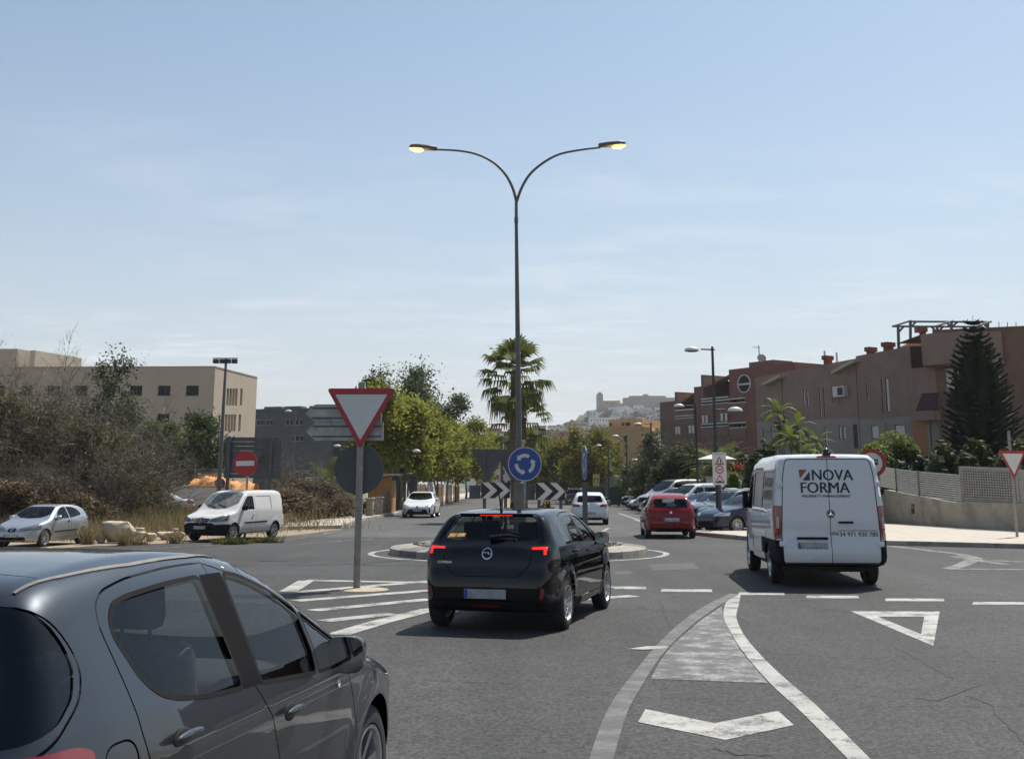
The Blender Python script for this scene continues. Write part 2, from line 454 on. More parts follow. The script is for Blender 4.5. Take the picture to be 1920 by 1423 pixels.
 def build(s,feats,step=.06,keep=None):
  """feats: dicts part, view, poly | line+width, off ; returns {part: (verts, tris, normals)}"""
  dense=lambda P,st:np.concatenate([np.linspace(a,b,max(2,int(np.ceil(np.linalg.norm(np.subtract(b,a))/st))+1))[:-1]for a,b in zip(P[:-1],P[1:])]+[np.array([P[-1]])])
  V2=[];E=[];fl=[]
  for f in feats:
   for sg in((1,-1)if f['view']=='side' and f.get('sg')is None else((f.get('sg',1),))):
    g=dict(f);g['sg']=sg;fl.append(g)
    if f.get('nocut'):continue
    chains=[]
    if 'poly' in f:chains.append(list(f['poly'])+[f['poly'][0]])
    else:
     Ln=np.array(f['line'],float);Ln=Ln[np.r_[True,np.linalg.norm(np.diff(Ln,axis=0),axis=1)>1e-5]];t=np.gradient(Ln,axis=0);t/=np.maximum(np.linalg.norm(t,axis=1),1e-9)[:,None];nn=np.c_[-t[:,1],t[:,0]]*f['width']/2
     chains.append(list(np.vstack([Ln+nn,(Ln-nn)[::-1],(Ln+nn)[:1]])))
    todo=[(f['view'],c,sg)for c in chains]
    if 'also' in f:todo+=[('side',list(f['also'])+[f['also'][0]],q)for q in(1,-1)]
    for vw,c,q_ in todo:
     p3=s.view3(vw,dense([np.array(q,float)for q in c],max(.02,step*.6)),q_)
     okm=s.ok;d2=s.p2dom(p3);b=len(V2)
     V2.extend(d2.tolist())
     for i in range(len(d2)-1):
      if okm[i]and okm[i+1]and abs(d2[i,1]-d2[i+1,1])<2.0:E.append((b+i,b+i+1))
  cons=np.array(V2)if V2 else np.zeros((0,2))
  Amin,Amax=s.l1-s.RA*PI/2*.999,s.l2+s.RA*PI/2*.999;Bm=PI*s.RB
  gp=[]
  nA=int((Amax-Amin)/step)
  for i in range(nA+1):
   A=Amin+(Amax-Amin)*i/nA
   ph=max(0,s.l1-A,A-s.l2)/s.RA
   nb=max(10,int(2*Bm*max(math.cos(ph),.05)/step))
   for j in range(nb+1):gp.append((A,-Bm+2*Bm*j/nb))
  gp=np.array(gp)
  if len(cons):
   key={}
   cs=step*.5
   for q in cons:key.setdefault((int(q[0]//cs),int(q[1]//cs)),[]).append(q)
   ok=[]
   for q in gp:
    i,j=int(q[0]//cs),int(q[1]//cs);good=True
    for a in(-1,0,1):
     for b in(-1,0,1):
      for c in key.get((i+a,j+b),()):
       if(c[0]-q[0])**2+(c[1]-q[1])**2<(step*.38)**2:good=False;break
    if good or abs(abs(q[1])-Bm)<1e-6:ok.append(q)
   gp=np.array(ok)
  allv=[Vector(q)for q in V2]+[Vector(q)for q in gp.tolist()]
  r=delaunay_2d_cdt(allv,E,[],0,1e-5)
  v2=np.array([tuple(q)for q in r[0]]);tri=np.array([t for t in r[2]if len(t)==3])
  v2[:,1]=np.clip(v2[:,1],-Bm,Bm)
  o,d=s.dom2ray(v2[:,0],v2[:,1]);P=s._bis(o,d);N=s.normal(P)
  a,b,c=P[tri[:,0]],P[tri[:,1]],P[tri[:,2]]
  fn=np.cross(b-a,c-a);cen=(a+b+c)/3;nc=N[tri].mean(1)
  flip=(fn*nc).sum(1)<0;tri[flip]=tri[flip][:,::-1]
  lab=np.full(len(tri),-1)
  for i,f in enumerate(fl):
   if f['view']=='side':pt=np.c_[s.L/2-cen[:,0],cen[:,2]];cond=cen[:,1]*f['sg']>0
   elif f['view']=='rear':pt=cen[:,1:3];cond=cen[:,0]<s.l1+f.get('deep',0)
   elif f['view']=='front':pt=cen[:,1:3];cond=cen[:,0]>s.l2-f.get('deep',0)
   else:pt=np.c_[s.L/2-cen[:,0],cen[:,1]];cond=cen[:,2]>s.zc
   if 'poly' in f:m=in_poly(pt,f['poly'])
   else:m=seg_dist(pt,f['line'])<f['width']/2
   if 'also' in f:m&=in_poly(np.c_[s.L/2-cen[:,0],cen[:,2]],f['also'])
   if 'wmin' in f:m&=np.abs(cen[:,1])>f['wmin']
   if f.get('nz'):m&=nc[:,2]<f['nz']
   lab[(lab==-1)&m&cond]=i
  out={}
  und=(lab==-1)&(nc[:,2]<-.6)&(cen[:,2]<.5)
  def emit(key,m,off):
   t=tri[m]
   if not len(t):return
   ids,inv=np.unique(t,return_inverse=True)
   v=P[ids]+N[ids]*off
   tt=inv.reshape(-1,3)
   if key[0]!='lower_trim':out.setdefault(key,[]).append((v,tt,N[ids]));return
   lab_=np.arange(len(ids))
   while True:
    mn=lab_[tt].min(1);new=lab_.copy()
    for c_ in range(3):np.minimum.at(new,tt[:,c_],mn)
    if(new==lab_).all():break
    lab_=new
   for c_ in np.unique(lab_[tt[:,0]]):
    t3=tt[lab_[tt[:,0]]==c_]
    if len(t3)>3:i3,n3=np.unique(t3,return_inverse=True);out[key+(int(c_),)]=[(v[i3],n3.reshape(-1,3),N[ids][i3])]
  emit(('underbody',0),und,-.01)
  emit(('body',0),(lab==-1)&~und,0)
  for i,f in enumerate(fl):
   if f['part']is None:continue
   emit((f['part'],f['sg']if f['view']=='side' else 0,f.get('mat'),i if not f.get('join')else-1),lab==i,f.get('off',0))
  return out
def shell_mesh(name,chunks,m):
 vs=np.concatenate([c[0]for c in chunks]);b=0;ts=[];ns=np.concatenate([c[2]for c in chunks])
 for c in chunks:ts.append(c[1]+b);b+=len(c[0])
 ts=np.concatenate(ts)
 me=bpy.data.meshes.new(name)
 vw=np.c_[vs[:,1],vs[:,0],vs[:,2]];nw=np.c_[ns[:,1],ns[:,0],ns[:,2]]
 me.from_pydata(vw.tolist(),[],ts[:,::-1].tolist())
 me.materials.append(m);me.shade_smooth()
 me.normals_split_custom_set_from_vertices(nw.tolist())
 me.update()
 return me
M_['mirror']=mat('mirror_glass',(.35,.37,.39),.04,metal=1)
M_['wsglass']=M_['glass']
_wheel={}
def wheel_meshes(r,w,rim,style,n=40):
 key=(r,w,rim,style)
 if key in _wheel:return _wheel[key]
 Mx=Matrix.Rotation(PI/2,4,'Y')
 h=w/2
 t=MB();t.lathe([(rim,-h*.8),(rim+.012,-h),(r-.045,-h*1.02),(r-.012,-h*.86),(r,-h*.6),(r+.001,0),(r,h*.6),(r-.012,h*.86),(r-.045,h*1.02),(rim+.012,h),(rim,h*.8)],n,Mx,True)
 tm=t.mesh('tyre',M_['tyre'],50)
 q=MB()
 q.lathe([(rim+.004,h*.86),(rim+.002,h*.98),(rim-.016,h*.94),(rim-.03,h*.5),(rim-.035,-h*.7),(rim+.001,-h*.8)],n,Mx,caps=False)
 q.lathe([(.0,h*.62),(.035,h*.62),(.052,h*.55),(.056,h*.3)],16,Mx,caps=False)
 if style=='cover':
  q.lathe([(0.02,h*.8),(rim*.45,h*.84),(rim*.8,h*.78),(rim-.01,h*.6)],n,Mx);ns,wi,wo=8,.03,.05
 elif style=='ten':ns,wi,wo=10,.022,.03
 elif style=='five':ns,wi,wo=5,.055,.075
 else:ns,wi,wo=7,.035,.04
 if style!='cover':
  for i in range(ns):
   a=2*PI*i/ns;c,s_=math.cos(a),math.sin(a)
   for dz in(0,):
    P=[]
    for rr,ww,zz,th in((.03,wi,h*.56,.03),(rim*.5,(wi+wo)/2,h*.66,.03),(rim-.02,wo,h*.82,.04)):
     for sgn,zt in((-1,0),(1,0),(1,-th),(-1,-th)):
      P.append(Mx@Vector((rr*c-sgn*ww/2*s_,rr*s_+sgn*ww/2*c,zz+zt)))
    q.add(P,[(0,1,5,4),(4,5,9,8),(1,2,6,5),(5,6,10,9),(3,0,4,7),(7,4,8,11),(2,3,7,6),(6,7,11,10),(8,9,10,11)])
 rm=q.mesh('rim',M_['alloy'],40)
 d=MB();d.lathe([(.04,0),(rim-.06,0),(rim-.06,.02),(.04,.02)],24,Mx@Matrix.Translation((0,0,h*.1)),True)
 d.lathe([(0,-h*.4),(rim-.03,-h*.4)],24,Mx,caps=False)
 dm=d.mesh('brake',M_['under'],None)
 _wheel[key]=(tm,rm,dm)
 return _wheel[key]
CARKITS={}
def car(spec,loc,rz,label,group,mats,name,steer=0.0,extra=None,cat='car'):
 """loc = ground point under the car's middle; forward is local +y"""
 root=empty(name,loc,rz,label,cat,group)
 S=CARS[spec]
 if spec not in CARKITS:
  sh=Shell(**S['shell'])
  parts=sh.build(S['feats'],S.get('step',.06))
  kit=[]
  for key,ch in parts.items():
   kit.append((key,shell_mesh(key[0],ch,M_['seam'])))
  CARKITS[spec]=(sh,kit)
 sh,kit=CARKITS[spec]
 body=None;done={}
 order=sorted(kit,key=lambda k:0 if k[0][0]=='body' else(1 if k[0][0]in('door','tailgate','bonnet','front_bumper','rear_bumper','rear_door')else 2))
 for key,me in order:
  nm=key[0]
  mk=key[2]if len(key)>2 and key[2]else{'body':'paint','underbody':'under','door':'paint','tailgate':'paint','bonnet':'paint','rear_door':'paint','rear_bumper':'paint','front_bumper':'paint','seam':'seam','fuel_flap':'paint'}.get(nm,nm)
  m=mats.get(mk)or mats.get(nm)or M_.get(mk)or M_['blackplastic']
  o=inst('panel_gap' if nm=='seam' else nm,me,root,mats=[m])
  done.setdefault(nm,[]).append((key,o))
 r,w,rim,style=S['wheel'];tr=S['track']
 for xa in S['axles']:
  for sg in(-1,1):
   wr=empty('wheel',(sg*tr,S['shell']['L']/2-xa,r),(PI if sg<0 else 0)+(steer if xa<1.5 else 0))
   wr.parent=root
   tm,rm,dm=wheel_meshes(r,w,rim,style)
   inst('tyre',tm,wr);inst('rim',rm,wr,mats=[mats.get('rim',M_['alloy'])]);inst('brake',dm,wr)
 if S.get('extra'):S['extra'](root,sh,mats,done)
 if extra:extra(root,sh,mats,done)
 return root
def local_box(root,name,m,boxes,b=.012,smooth=40):
 q=MB()
 for bx in boxes:q.bbox(*bx,b=min(b,.45*min(bx[1]-bx[0],bx[3]-bx[2],bx[5]-bx[4])))
 return q.build(name,m,root,smooth,world=False)
def interior(root,L,half,belt,front,rear,floor=.30,seats=((.38,1),(-.38,1)),cols=('seat','seat'),dash_x=1.30,rows=(2.05,2.95),top=1.18,rhd=False):
 """simple cabin: floor, dashboard with wheel, seats with headrests"""
 y=lambda x:L/2-x
 q=MB();q.box(-half,half,y(rear),y(front),floor,floor+.04)
 q.box(-half,half,y(rear),y(rear)+.05,floor,belt-.05)
 q.build('cabin_floor',M_['under'],root,world=False)
 q=MB();q.bbox(-half+.02,half-.02,y(dash_x+.42),y(dash_x-.25),belt-.32,belt+.0,b=.06)
 q.sphere((-.36,y(dash_x+.32),belt+.0),.19,1,.8,.45)
 d=q.build('dashboard',M_['dash'],root,50,world=False)
 q=MB();Mx=Matrix.Translation((-.36,y(dash_x+.56),belt-.02))@Matrix.Rotation(R(65),4,'X')
 q.lathe([(.185+.014*math.cos(a),.014*math.sin(a))for a in np.linspace(0,2*PI,9)[:-1]],24,Mx,True)
 q.bbox(-.17,.17,-.03,.05,-.02,.02,b=.01,M=Mx)
 q.build('steering_wheel',M_['blackplastic'],root,50,world=False)
 for ri,rx in enumerate(rows):
  for sx in(-.36,.36):
   q=MB()
   q.bbox(sx-.25,sx+.25,y(rx)-.05,y(rx)+.48,floor+.1,floor+.28,b=.06)
   Mb=Matrix.Translation((sx,y(rx),floor+.25))@Matrix.Rotation(R(14),4,'X')
   q.bbox(-.24,.24,-.14,.02,0,top-floor-.42,b=.07,M=Mb)
   q.bbox(-.13,.13,-.12,-.01,top-floor-.37,top-floor-.16,b=.05,M=Mb)
   q.tube([Mb@Vector((-.06,-.06,top-floor-.45)),Mb@Vector((-.06,-.06,top-floor-.3))],.008,6)
   q.tube([Mb@Vector((.06,-.06,top-floor-.45)),Mb@Vector((.06,-.06,top-floor-.3))],.008,6)
   q.build('seat',M_[cols[min(ri,1)]],root,50,world=False)
def mirror(root,x,z,half,L,m,glass=True,big=1.0,tall=.0):
 for sg in(-1,1):
  y=L/2-x
  cx=sg*(half+.15*big);hw,hh=.098*big,.082*big*(1+tall)
  q=MB()
  for t,k_ in((0,.96),(.03,1.0),(.065,.93),(.10,.72),(.125,.38),(.13,.0)):
   for j in range(24):
    a_=2*PI*j/24;cs,sn=math.cos(a_),math.sin(a_);e=.55
    q.v.append((cx+hw*k_*math.copysign(abs(cs)**e,cs),y-.04+t*big,z+hh*k_*math.copysign(abs(sn)**e,sn)+.02*(cs*sg<0)*abs(sn)*0))
  for i in range(5):
   for j in range(24):q.f.append((i*24+j,i*24+(j+1)%24,(i+1)*24+(j+1)%24,(i+1)*24+j));q.mi.append(0)
  h=q.build('mirror',m,root,60,world=False)
  q=MB();q.bar((sg*(half-.04),y+.01,z-.06*big),(cx,y+.01,z-.06*big),.07,.045)
  q.build('mirror_arm',M_['blackplastic'],h,None,world=False)
  q=MB()
  for k_ in(0,.94):
   for j in range(24):
    a_=2*PI*j/24;cs,sn=math.cos(a_),math.sin(a_);q.v.append((cx+hw*k_*math.copysign(abs(cs)**.55,cs),y-.034,z+hh*k_*math.copysign(abs(sn)**.55,sn)))
  for j in range(24):q.f.append((j,(j+1)%24,24+(j+1)%24,24+j));q.mi.append(0)
  q.build('mirror_glass',M_['mirror'],h,None,world=False)
def plate(root,y,z,face,tilt=0,w=.52,h=.11,x=0.0):
 Mx=Matrix.Translation((x,y,z))@Matrix.Rotation(tilt,4,'X')
 s=face
 q=MB();q.bbox(-w/2,w/2,-.006,.006,-h/2,h/2,b=.004,M=Mx);p=q.build('number_plate',M_['plate'],root,40,world=False)
 q=MB();bx=(-w/2+.004,-w/2+.045)if s<0 else(w/2-.045,w/2-.004)
 q.box(bx[0],bx[1],s*.0062-.002,s*.0062+.002,-h/2+.005,h/2-.005,M=Mx);q.build('plate_band',M_['plate_blue'],p,None,world=False)
def handles(root,sh,spots,m,w=.19):
 for x,z in spots:
  for sg in(-1,1):
   p=sh.view3('side',[(x,z)],sg)[0];n=sh.normal(np.array([p]))[0]
   q=MB()
   c=Vector((p[1],p[0],p[2]));nn=Vector((n[1],n[0],n[2]))
   q.sphere((0,0,0),.06,.10,1.2,.62,14,8,Matrix.Translation(c-nn*.002));cup=q.build('handle_recess',M_['seam'],root,60,world=False)
   q=MB();q.sphere((0,0,0),.1,.14,w*5.2,.17,14,8,Matrix.Translation(c+nn*.028+Vector((0,0,.012))))
   h=q.build('door_handle',m,root,60,world=False)
CARS={}
def arch(x,r,z=None,n=22):
 z=r*.98 if z is None else z
 P=[(x+r*math.cos(a),z+r*math.sin(a))for a in np.linspace(0,PI,n)]
 return[(x+r,-.1)]+P+[(x-r,-.1)]
def sym(P):return list(P)+[(-a,b)for a,b in reversed(P)]
def grow(poly,d):
 P=np.array(poly);t=np.roll(P,-1,0)-np.roll(P,1,0);t/=np.maximum(np.linalg.norm(t,axis=1),1e-9)[:,None]
 n=np.c_[t[:,1],-t[:,0]]
 a=.5*np.sum(P[:,0]*np.roll(P[:,1],-1)-np.roll(P[:,0],-1)*P[:,1])
 return(P+n*(d if a>0 else-d)).tolist()
def loop(P):return list(P)+[P[0]]
def light_poly(P):return P
def spec_308():
 L=3.94
 prof=[(.02,.40),(.03,.50),(.09,.62),(.22,.70),(.5,.79),(.85,.885),(1.12,.955),(1.5,1.155),(1.85,1.335),(2.12,1.425),(2.45,1.468),(2.8,1.478),(3.2,1.455),(3.46,1.418),(3.54,1.375),(3.60,1.28),(3.68,1.10),(3.74,1.0),(3.82,.93),(3.90,.74),(3.92,.56),(3.91,.40),(3.84,.27),(3.7,.2),(3.0,.17),(1.4,.17),(.3,.17),(.08,.22)]
 sec=[(.1,.80),(.22,.85),(.4,.89),(.62,.905),(.82,.902),(.91,.885),(1.0,.857),(1.42,.635),(1.6,.5)]
 plan=[(0,.60),(.08,.72),(.25,.86),(.5,.945),(.9,.99),(1.3,1.0),(3.0,1.0),(3.4,.985),(3.65,.95),(3.82,.89),(3.94,.78)]
 fw=fillet([(1.735,.918),(2.301,.964),(2.258,1.359),(2.133,1.342),(1.937,1.279),(1.715,1.175)],[.02,.02,.04,.1,.2,.03])
 qw=fillet([(1.40,.995),(1.46,.905),(1.69,.912),(1.675,1.155)],.02)
 rw=fillet([(2.483,.973),(2.734,.988),(2.955,1.014),(3.062,1.044),(3.13,1.10),(3.195,1.25),(3.143,1.318),(3.046,1.336),(2.762,1.354),(2.476,1.360)],[.02,.06,.06,.05,.06,.06,.06,.06,.1,.03],4)
 bp=fillet([(2.315,.952),(2.47,.96),(2.462,1.372),(2.272,1.37)],.005)
 bs=[(2.38,1.412),(2.395,1.261),(2.404,1.083),(2.367,.959),(2.25,.827),(2.166,.653),(2.14,.45),(2.15,.30)]
 fd=bs+fillet([(1.30,.30),(1.219,.45),(1.238,.70),(1.331,.843),(1.36,.975),(1.62,1.195),(1.88,1.335),(2.12,1.408)],[.06,.1,.1,.1,.08,.1,.2,.1])
 rd=bs[::-1]+fillet([(2.38,1.414),(2.679,1.416),(2.997,1.400),(3.166,1.373),(3.233,1.335),(3.255,1.27),(3.245,1.187),(3.234,1.084),(3.231,.966),(3.205,.86),(3.10,.70),(3.0,.55),(2.95,.40),(2.90,.30)],[0,.2,.1,.08,.05,.05,.1,.1,.1,.1,.1,.1,.1,.03],4)
 rearw=fillet(sym([(.0,.985),(.40,1.0),(.62,1.03),(.73,1.09),(.745,1.17),(.68,1.28),(.56,1.355),(.0,1.378)]),.06,3)
 tl_r=fillet([(.56,.78),(.56,.93),(.74,.975),(1.2,.98),(1.2,.70),(.76,.70)],.03)
 tl_s=fillet([(3.47,.945),(3.54,.972),(3.75,.985),(4.5,.98),(4.5,.6),(3.70,.68)],.04)
 rgs=fillet([(3.545,1.368),(3.49,1.30),(3.462,1.245),(3.450,1.18),(3.50,1.10),(3.59,1.045),(3.66,1.02),(3.76,.985),(4.5,.97),(4.5,1.368)],.03)
 gs=[(3.58,1.40),(3.44,1.28),(3.42,1.18),(3.56,1.03),(3.70,.96),(3.80,.7),(3.82,.56),(4.5,.56),(4.5,1.40)]
 feats=[dict(part=None,view='side',poly=arch(.9,.345)),dict(part=None,view='side',poly=arch(3.20,.345)),dict(part='side_window',view='side',poly=fw,mat='glass',off=-.012),dict(part='side_window',view='side',poly=rw,mat='glass',off=-.012),dict(part='quarter_window',view='side',poly=qw,mat='trim',off=-.008),dict(part='window_trim',view='side',poly=bp,mat='pillar',off=.001),dict(part='window_trim',view='side',poly=grow(fw,.016),mat='blackplastic',off=.002),dict(part='window_trim',view='side',poly=grow(rw,.016),mat='blackplastic',off=.002),dict(part='window_trim',view='side',poly=grow(qw,.012),mat='blackplastic',off=.002),dict(part='windscreen',view='top',poly=fillet([(1.15,0),(1.20,.35),(1.42,.69),(1.80,.60),(2.02,.50),(2.00,0),(2.02,-.50),(1.80,-.60),(1.42,-.69),(1.20,-.35)],.06),mat='glass',off=-.004),dict(part='tail_light',view='rear',poly=tl_r,also=tl_s,mat='red_lens',deep=.6,off=.002),dict(part='tail_light',view='rear',poly=[(-a,b)for a,b in tl_r],also=tl_s,mat='red_lens',deep=.6,off=.002),dict(part='rear_window',view='rear',poly=[(-.95,.9),(.95,.9),(.95,1.45),(-.95,1.45)],also=rgs,mat='glassd',off=-.006,deep=.3,wcut=0),dict(part='seam',view='side',line=catmull([(3.60,1.378),(3.52,1.34),(3.455,1.27),(3.43,1.18),(3.47,1.10),(3.57,1.035),(3.645,.995),(3.70,.97)],4,False).tolist(),width=.008,off=-.012),dict(part='seam',view='side',line=loop(fd),width=.007,off=-.012),dict(part='seam',view='side',line=loop(rd),width=.007,off=-.012),dict(part='fuel_flap',view='side',poly=fillet([(3.27,.80),(3.27,.945),(3.44,.945),(3.44,.80)],.08,8),sg=1,off=-.002),dict(part='seam',view='side',line=loop(fillet([(3.267,.797),(3.267,.948),(3.443,.948),(3.443,.797)],.08,8)),width=.007,sg=1,off=-.012),dict(part='roof_strip',view='top',line=[(2.1,.56),(2.45,.59),(2.9,.60),(3.3,.58),(3.50,.56)],width=.013,mat='strip',off=.004),dict(part='roof_strip',view='top',line=[(2.1,-.56),(2.45,-.59),(2.9,-.60),(3.3,-.58),(3.50,-.56)],width=.013,mat='strip',off=.004),dict(part='seam',view='top',line=[(3.33,0),(3.33,.25),(3.37,.55)],width=.007,off=-.008),dict(part='seam',view='top',line=[(3.33,0),(3.33,-.25),(3.37,-.55)],width=.007,off=-.008),dict(part='head_light',view='front',poly=fillet([(.42,.62),(.50,.70),(.84,.80),(.86,.70),(.6,.6)],.03),mat='head',deep=.2),dict(part='head_light',view='front',poly=fillet([(-.42,.62),(-.50,.70),(-.84,.80),(-.86,.70),(-.6,.6)],.03),mat='head',deep=.2),dict(part='grille',view='front',poly=fillet(sym([(0,.25),(.5,.25),(.55,.45),(0,.5)]),.05),mat='blackplastic',off=-.01,deep=.2),dict(part='door',view='side',poly=fd),dict(part='door',view='side',poly=rd),dict(part='tailgate',view='rear',poly=[(-.72,.56),(.72,.56),(.72,1.45),(-.72,1.45)],also=gs,deep=.2)]
 def extra(root,sh,mats,done):
  interior(root,L,.70,.90,1.1,3.6,dash_x=1.55,rows=(2.16,2.98),top=1.31,cols=('seat2','seat2'))
  for vx in(.12,.34,.60):
   q=MB();Mv=Matrix.Translation((vx,L/2-1.985,.815))@Matrix.Rotation(PI/2,4,'X');q.lathe([(.040+.007*math.cos(a),.007*math.sin(a))for a in np.linspace(0,2*PI,7)[:-1]],18,Mv,True);q.build('air_vent',M_['chrome'],root,50,world=False)
  mirror(root,1.44,.95,.79,L,mats['mirror'],big=.93,tall=.1)
  handles(root,sh,((2.06,.805),(2.99,.885)),mats['handle'])
  q=MB();p=sh.view3('side',[(1.475,.828)],1)[0]
  q.lathe([(0,0),(.014,0),(.022,.004),(.022,-.01)],16,Matrix.Translation((p[1]+.001,p[0],p[2]))@Matrix.Rotation(PI/2,4,'Y'));q.build('side_repeater',M_['chrome'],root,40,world=False)
 CARS['hatch308']=dict(shell=dict(L=L,prof=prof,secz=sec,plan=plan,crown=.03,k=.10,zc=.66,ax=(1.0,.95),arch=[(.9,.33,.345,.018),(3.20,.33,.345,.022)]),feats=feats,wheel=(.318,.205,.215,'seven'),axles=(.9,3.20),track=.775,extra=extra,step=.04)
spec_308()
def std(L,prof,sec,plan,axles,wheel,track,side,doors=(),trim=.014,ws=None,rear=None,tl=None,hl=None,grille=(),low=None,crown=.04,k=.10,zc=.66,ax=(1.,.95),glass='glass',rglass=None,tlmat='red_lens',hlmat='head',step=.06,extra=None,extra_feats=(),flare=.016,archr=None,lowmat='blackplastic',zr=None,zf=None):
 r=wheel[0];ar=archr or r+.035
 F=[dict(part=None,view='side',poly=arch(a,ar,r*1.0))for a in axles]
 for w in side:F.append(dict(part='side_window',view='side',poly=w,mat=glass,off=-.010))
 F+=list(extra_feats)
 for t,also in(tl or[]):
  for sg in(1,-1):F.append(dict(part='tail_light',view='rear',poly=[(sg*a,b)for a,b in t],also=also,mat=tlmat,deep=.8,off=.003))
 for t,also in(hl or[]):
  for sg in(1,-1):F.append(dict(part='head_light',view='front',poly=[(sg*a,b)for a,b in t],also=also,mat=hlmat,deep=.9,off=.002))
 if trim:
  for w in side:F.append(dict(part='window_trim',view='side',poly=grow(w,trim),mat='trim',off=.001))
 if ws:F.append(dict(part='windscreen',view='top',poly=ws,mat='wsglass',off=-.004))
 if rear:F.append(dict(part='rear_window',view='rear',poly=rear,mat=rglass or glass,off=-.004,deep=.5))
 for g in grille:F.append(dict(part='grille',view='front',poly=g,mat='blackplastic',off=-.006,deep=.4))
 for d in doors:F.append(dict(part='seam',view='side',line=loop(d),width=.010,off=-.012))
 for d in doors:F.append(dict(part='door',view='side',poly=d))
 for lw in(low or[]):F.append(dict(part='lower_trim',view=lw[0],poly=lw[1],mat=lowmat,off=.003,deep=.6))
 return dict(shell=dict(L=L,prof=prof,secz=sec,plan=plan,crown=crown,k=k,zc=zc,ax=ax,zr=zr,zf=zf,arch=[(a,r,ar,flare)for a in axles]),feats=F,wheel=wheel,axles=axles,track=track,extra=extra,step=step)
def decal(root,sh,name,m,verts,faces,view='rear',off=.004,parent=None):
 """flat lettering or badge laid on the shell; verts in the view's own 2-D"""
 P=sh.view3(view,verts);N=sh.normal(P);k=len(P)//3;P=P+N*(off+(np.arange(len(P))//max(k,1))[:,None]*.0006*(len(P)>60))
 q=MB();q.add([(p[1],p[0],p[2])for p in P],faces);return q.build(name,m,parent or root,None,world=False)
_font={}
def text2d(txt,size,bold=0.0,align='LEFT',spacing=1.0):
 c=bpy.data.curves.new('lettering','FONT');c.body=txt;c.size=size;c.offset=bold;c.align_x=align;c.space_character=spacing;c.resolution_u=3
 o=bpy.data.objects.new('lettering',c);COL.objects.link(o)
 dg=bpy.context.evaluated_depsgraph_get();me=bpy.data.meshes.new_from_object(o.evaluated_get(dg))
 v=[(p.co.x,p.co.y)for p in me.vertices];f=[tuple(q.vertices)for q in me.polygons]
 bpy.data.objects.remove(o);bpy.data.curves.remove(c);bpy.data.meshes.remove(me)
 return v,f
def fit_text(txt,x0,x1,z0,h=None,bold=0.0,flip=False):
 v,f=text2d(txt,1.0,0.0)
 if bold:
  n=len(v);v=[(p[0]+d,p[1])for d in(-bold,0,bold)for p in v];f=[tuple(i+n*k for i in q)for k in range(3)for q in f]
 a=np.array(v);mn,mx=a.min(0),a.max(0)
 sx=(x1-x0)/(mx[0]-mn[0]);sz=(h/(mx[1]-mn[1]))if h else sx
 return[(x0+(p[0]-mn[0])*sx,z0+(p[1]-mn[1])*sz)for p in v],f
def ring2d(c,r0,r1,n=28):
 v=[(c[0]+r*math.cos(2*PI*i/n),c[1]+r*math.sin(2*PI*i/n))for r in(r0,r1)for i in range(n)]
 return v,[(i,(i+1)%n,n+(i+1)%n,n+i)for i in range(n)]
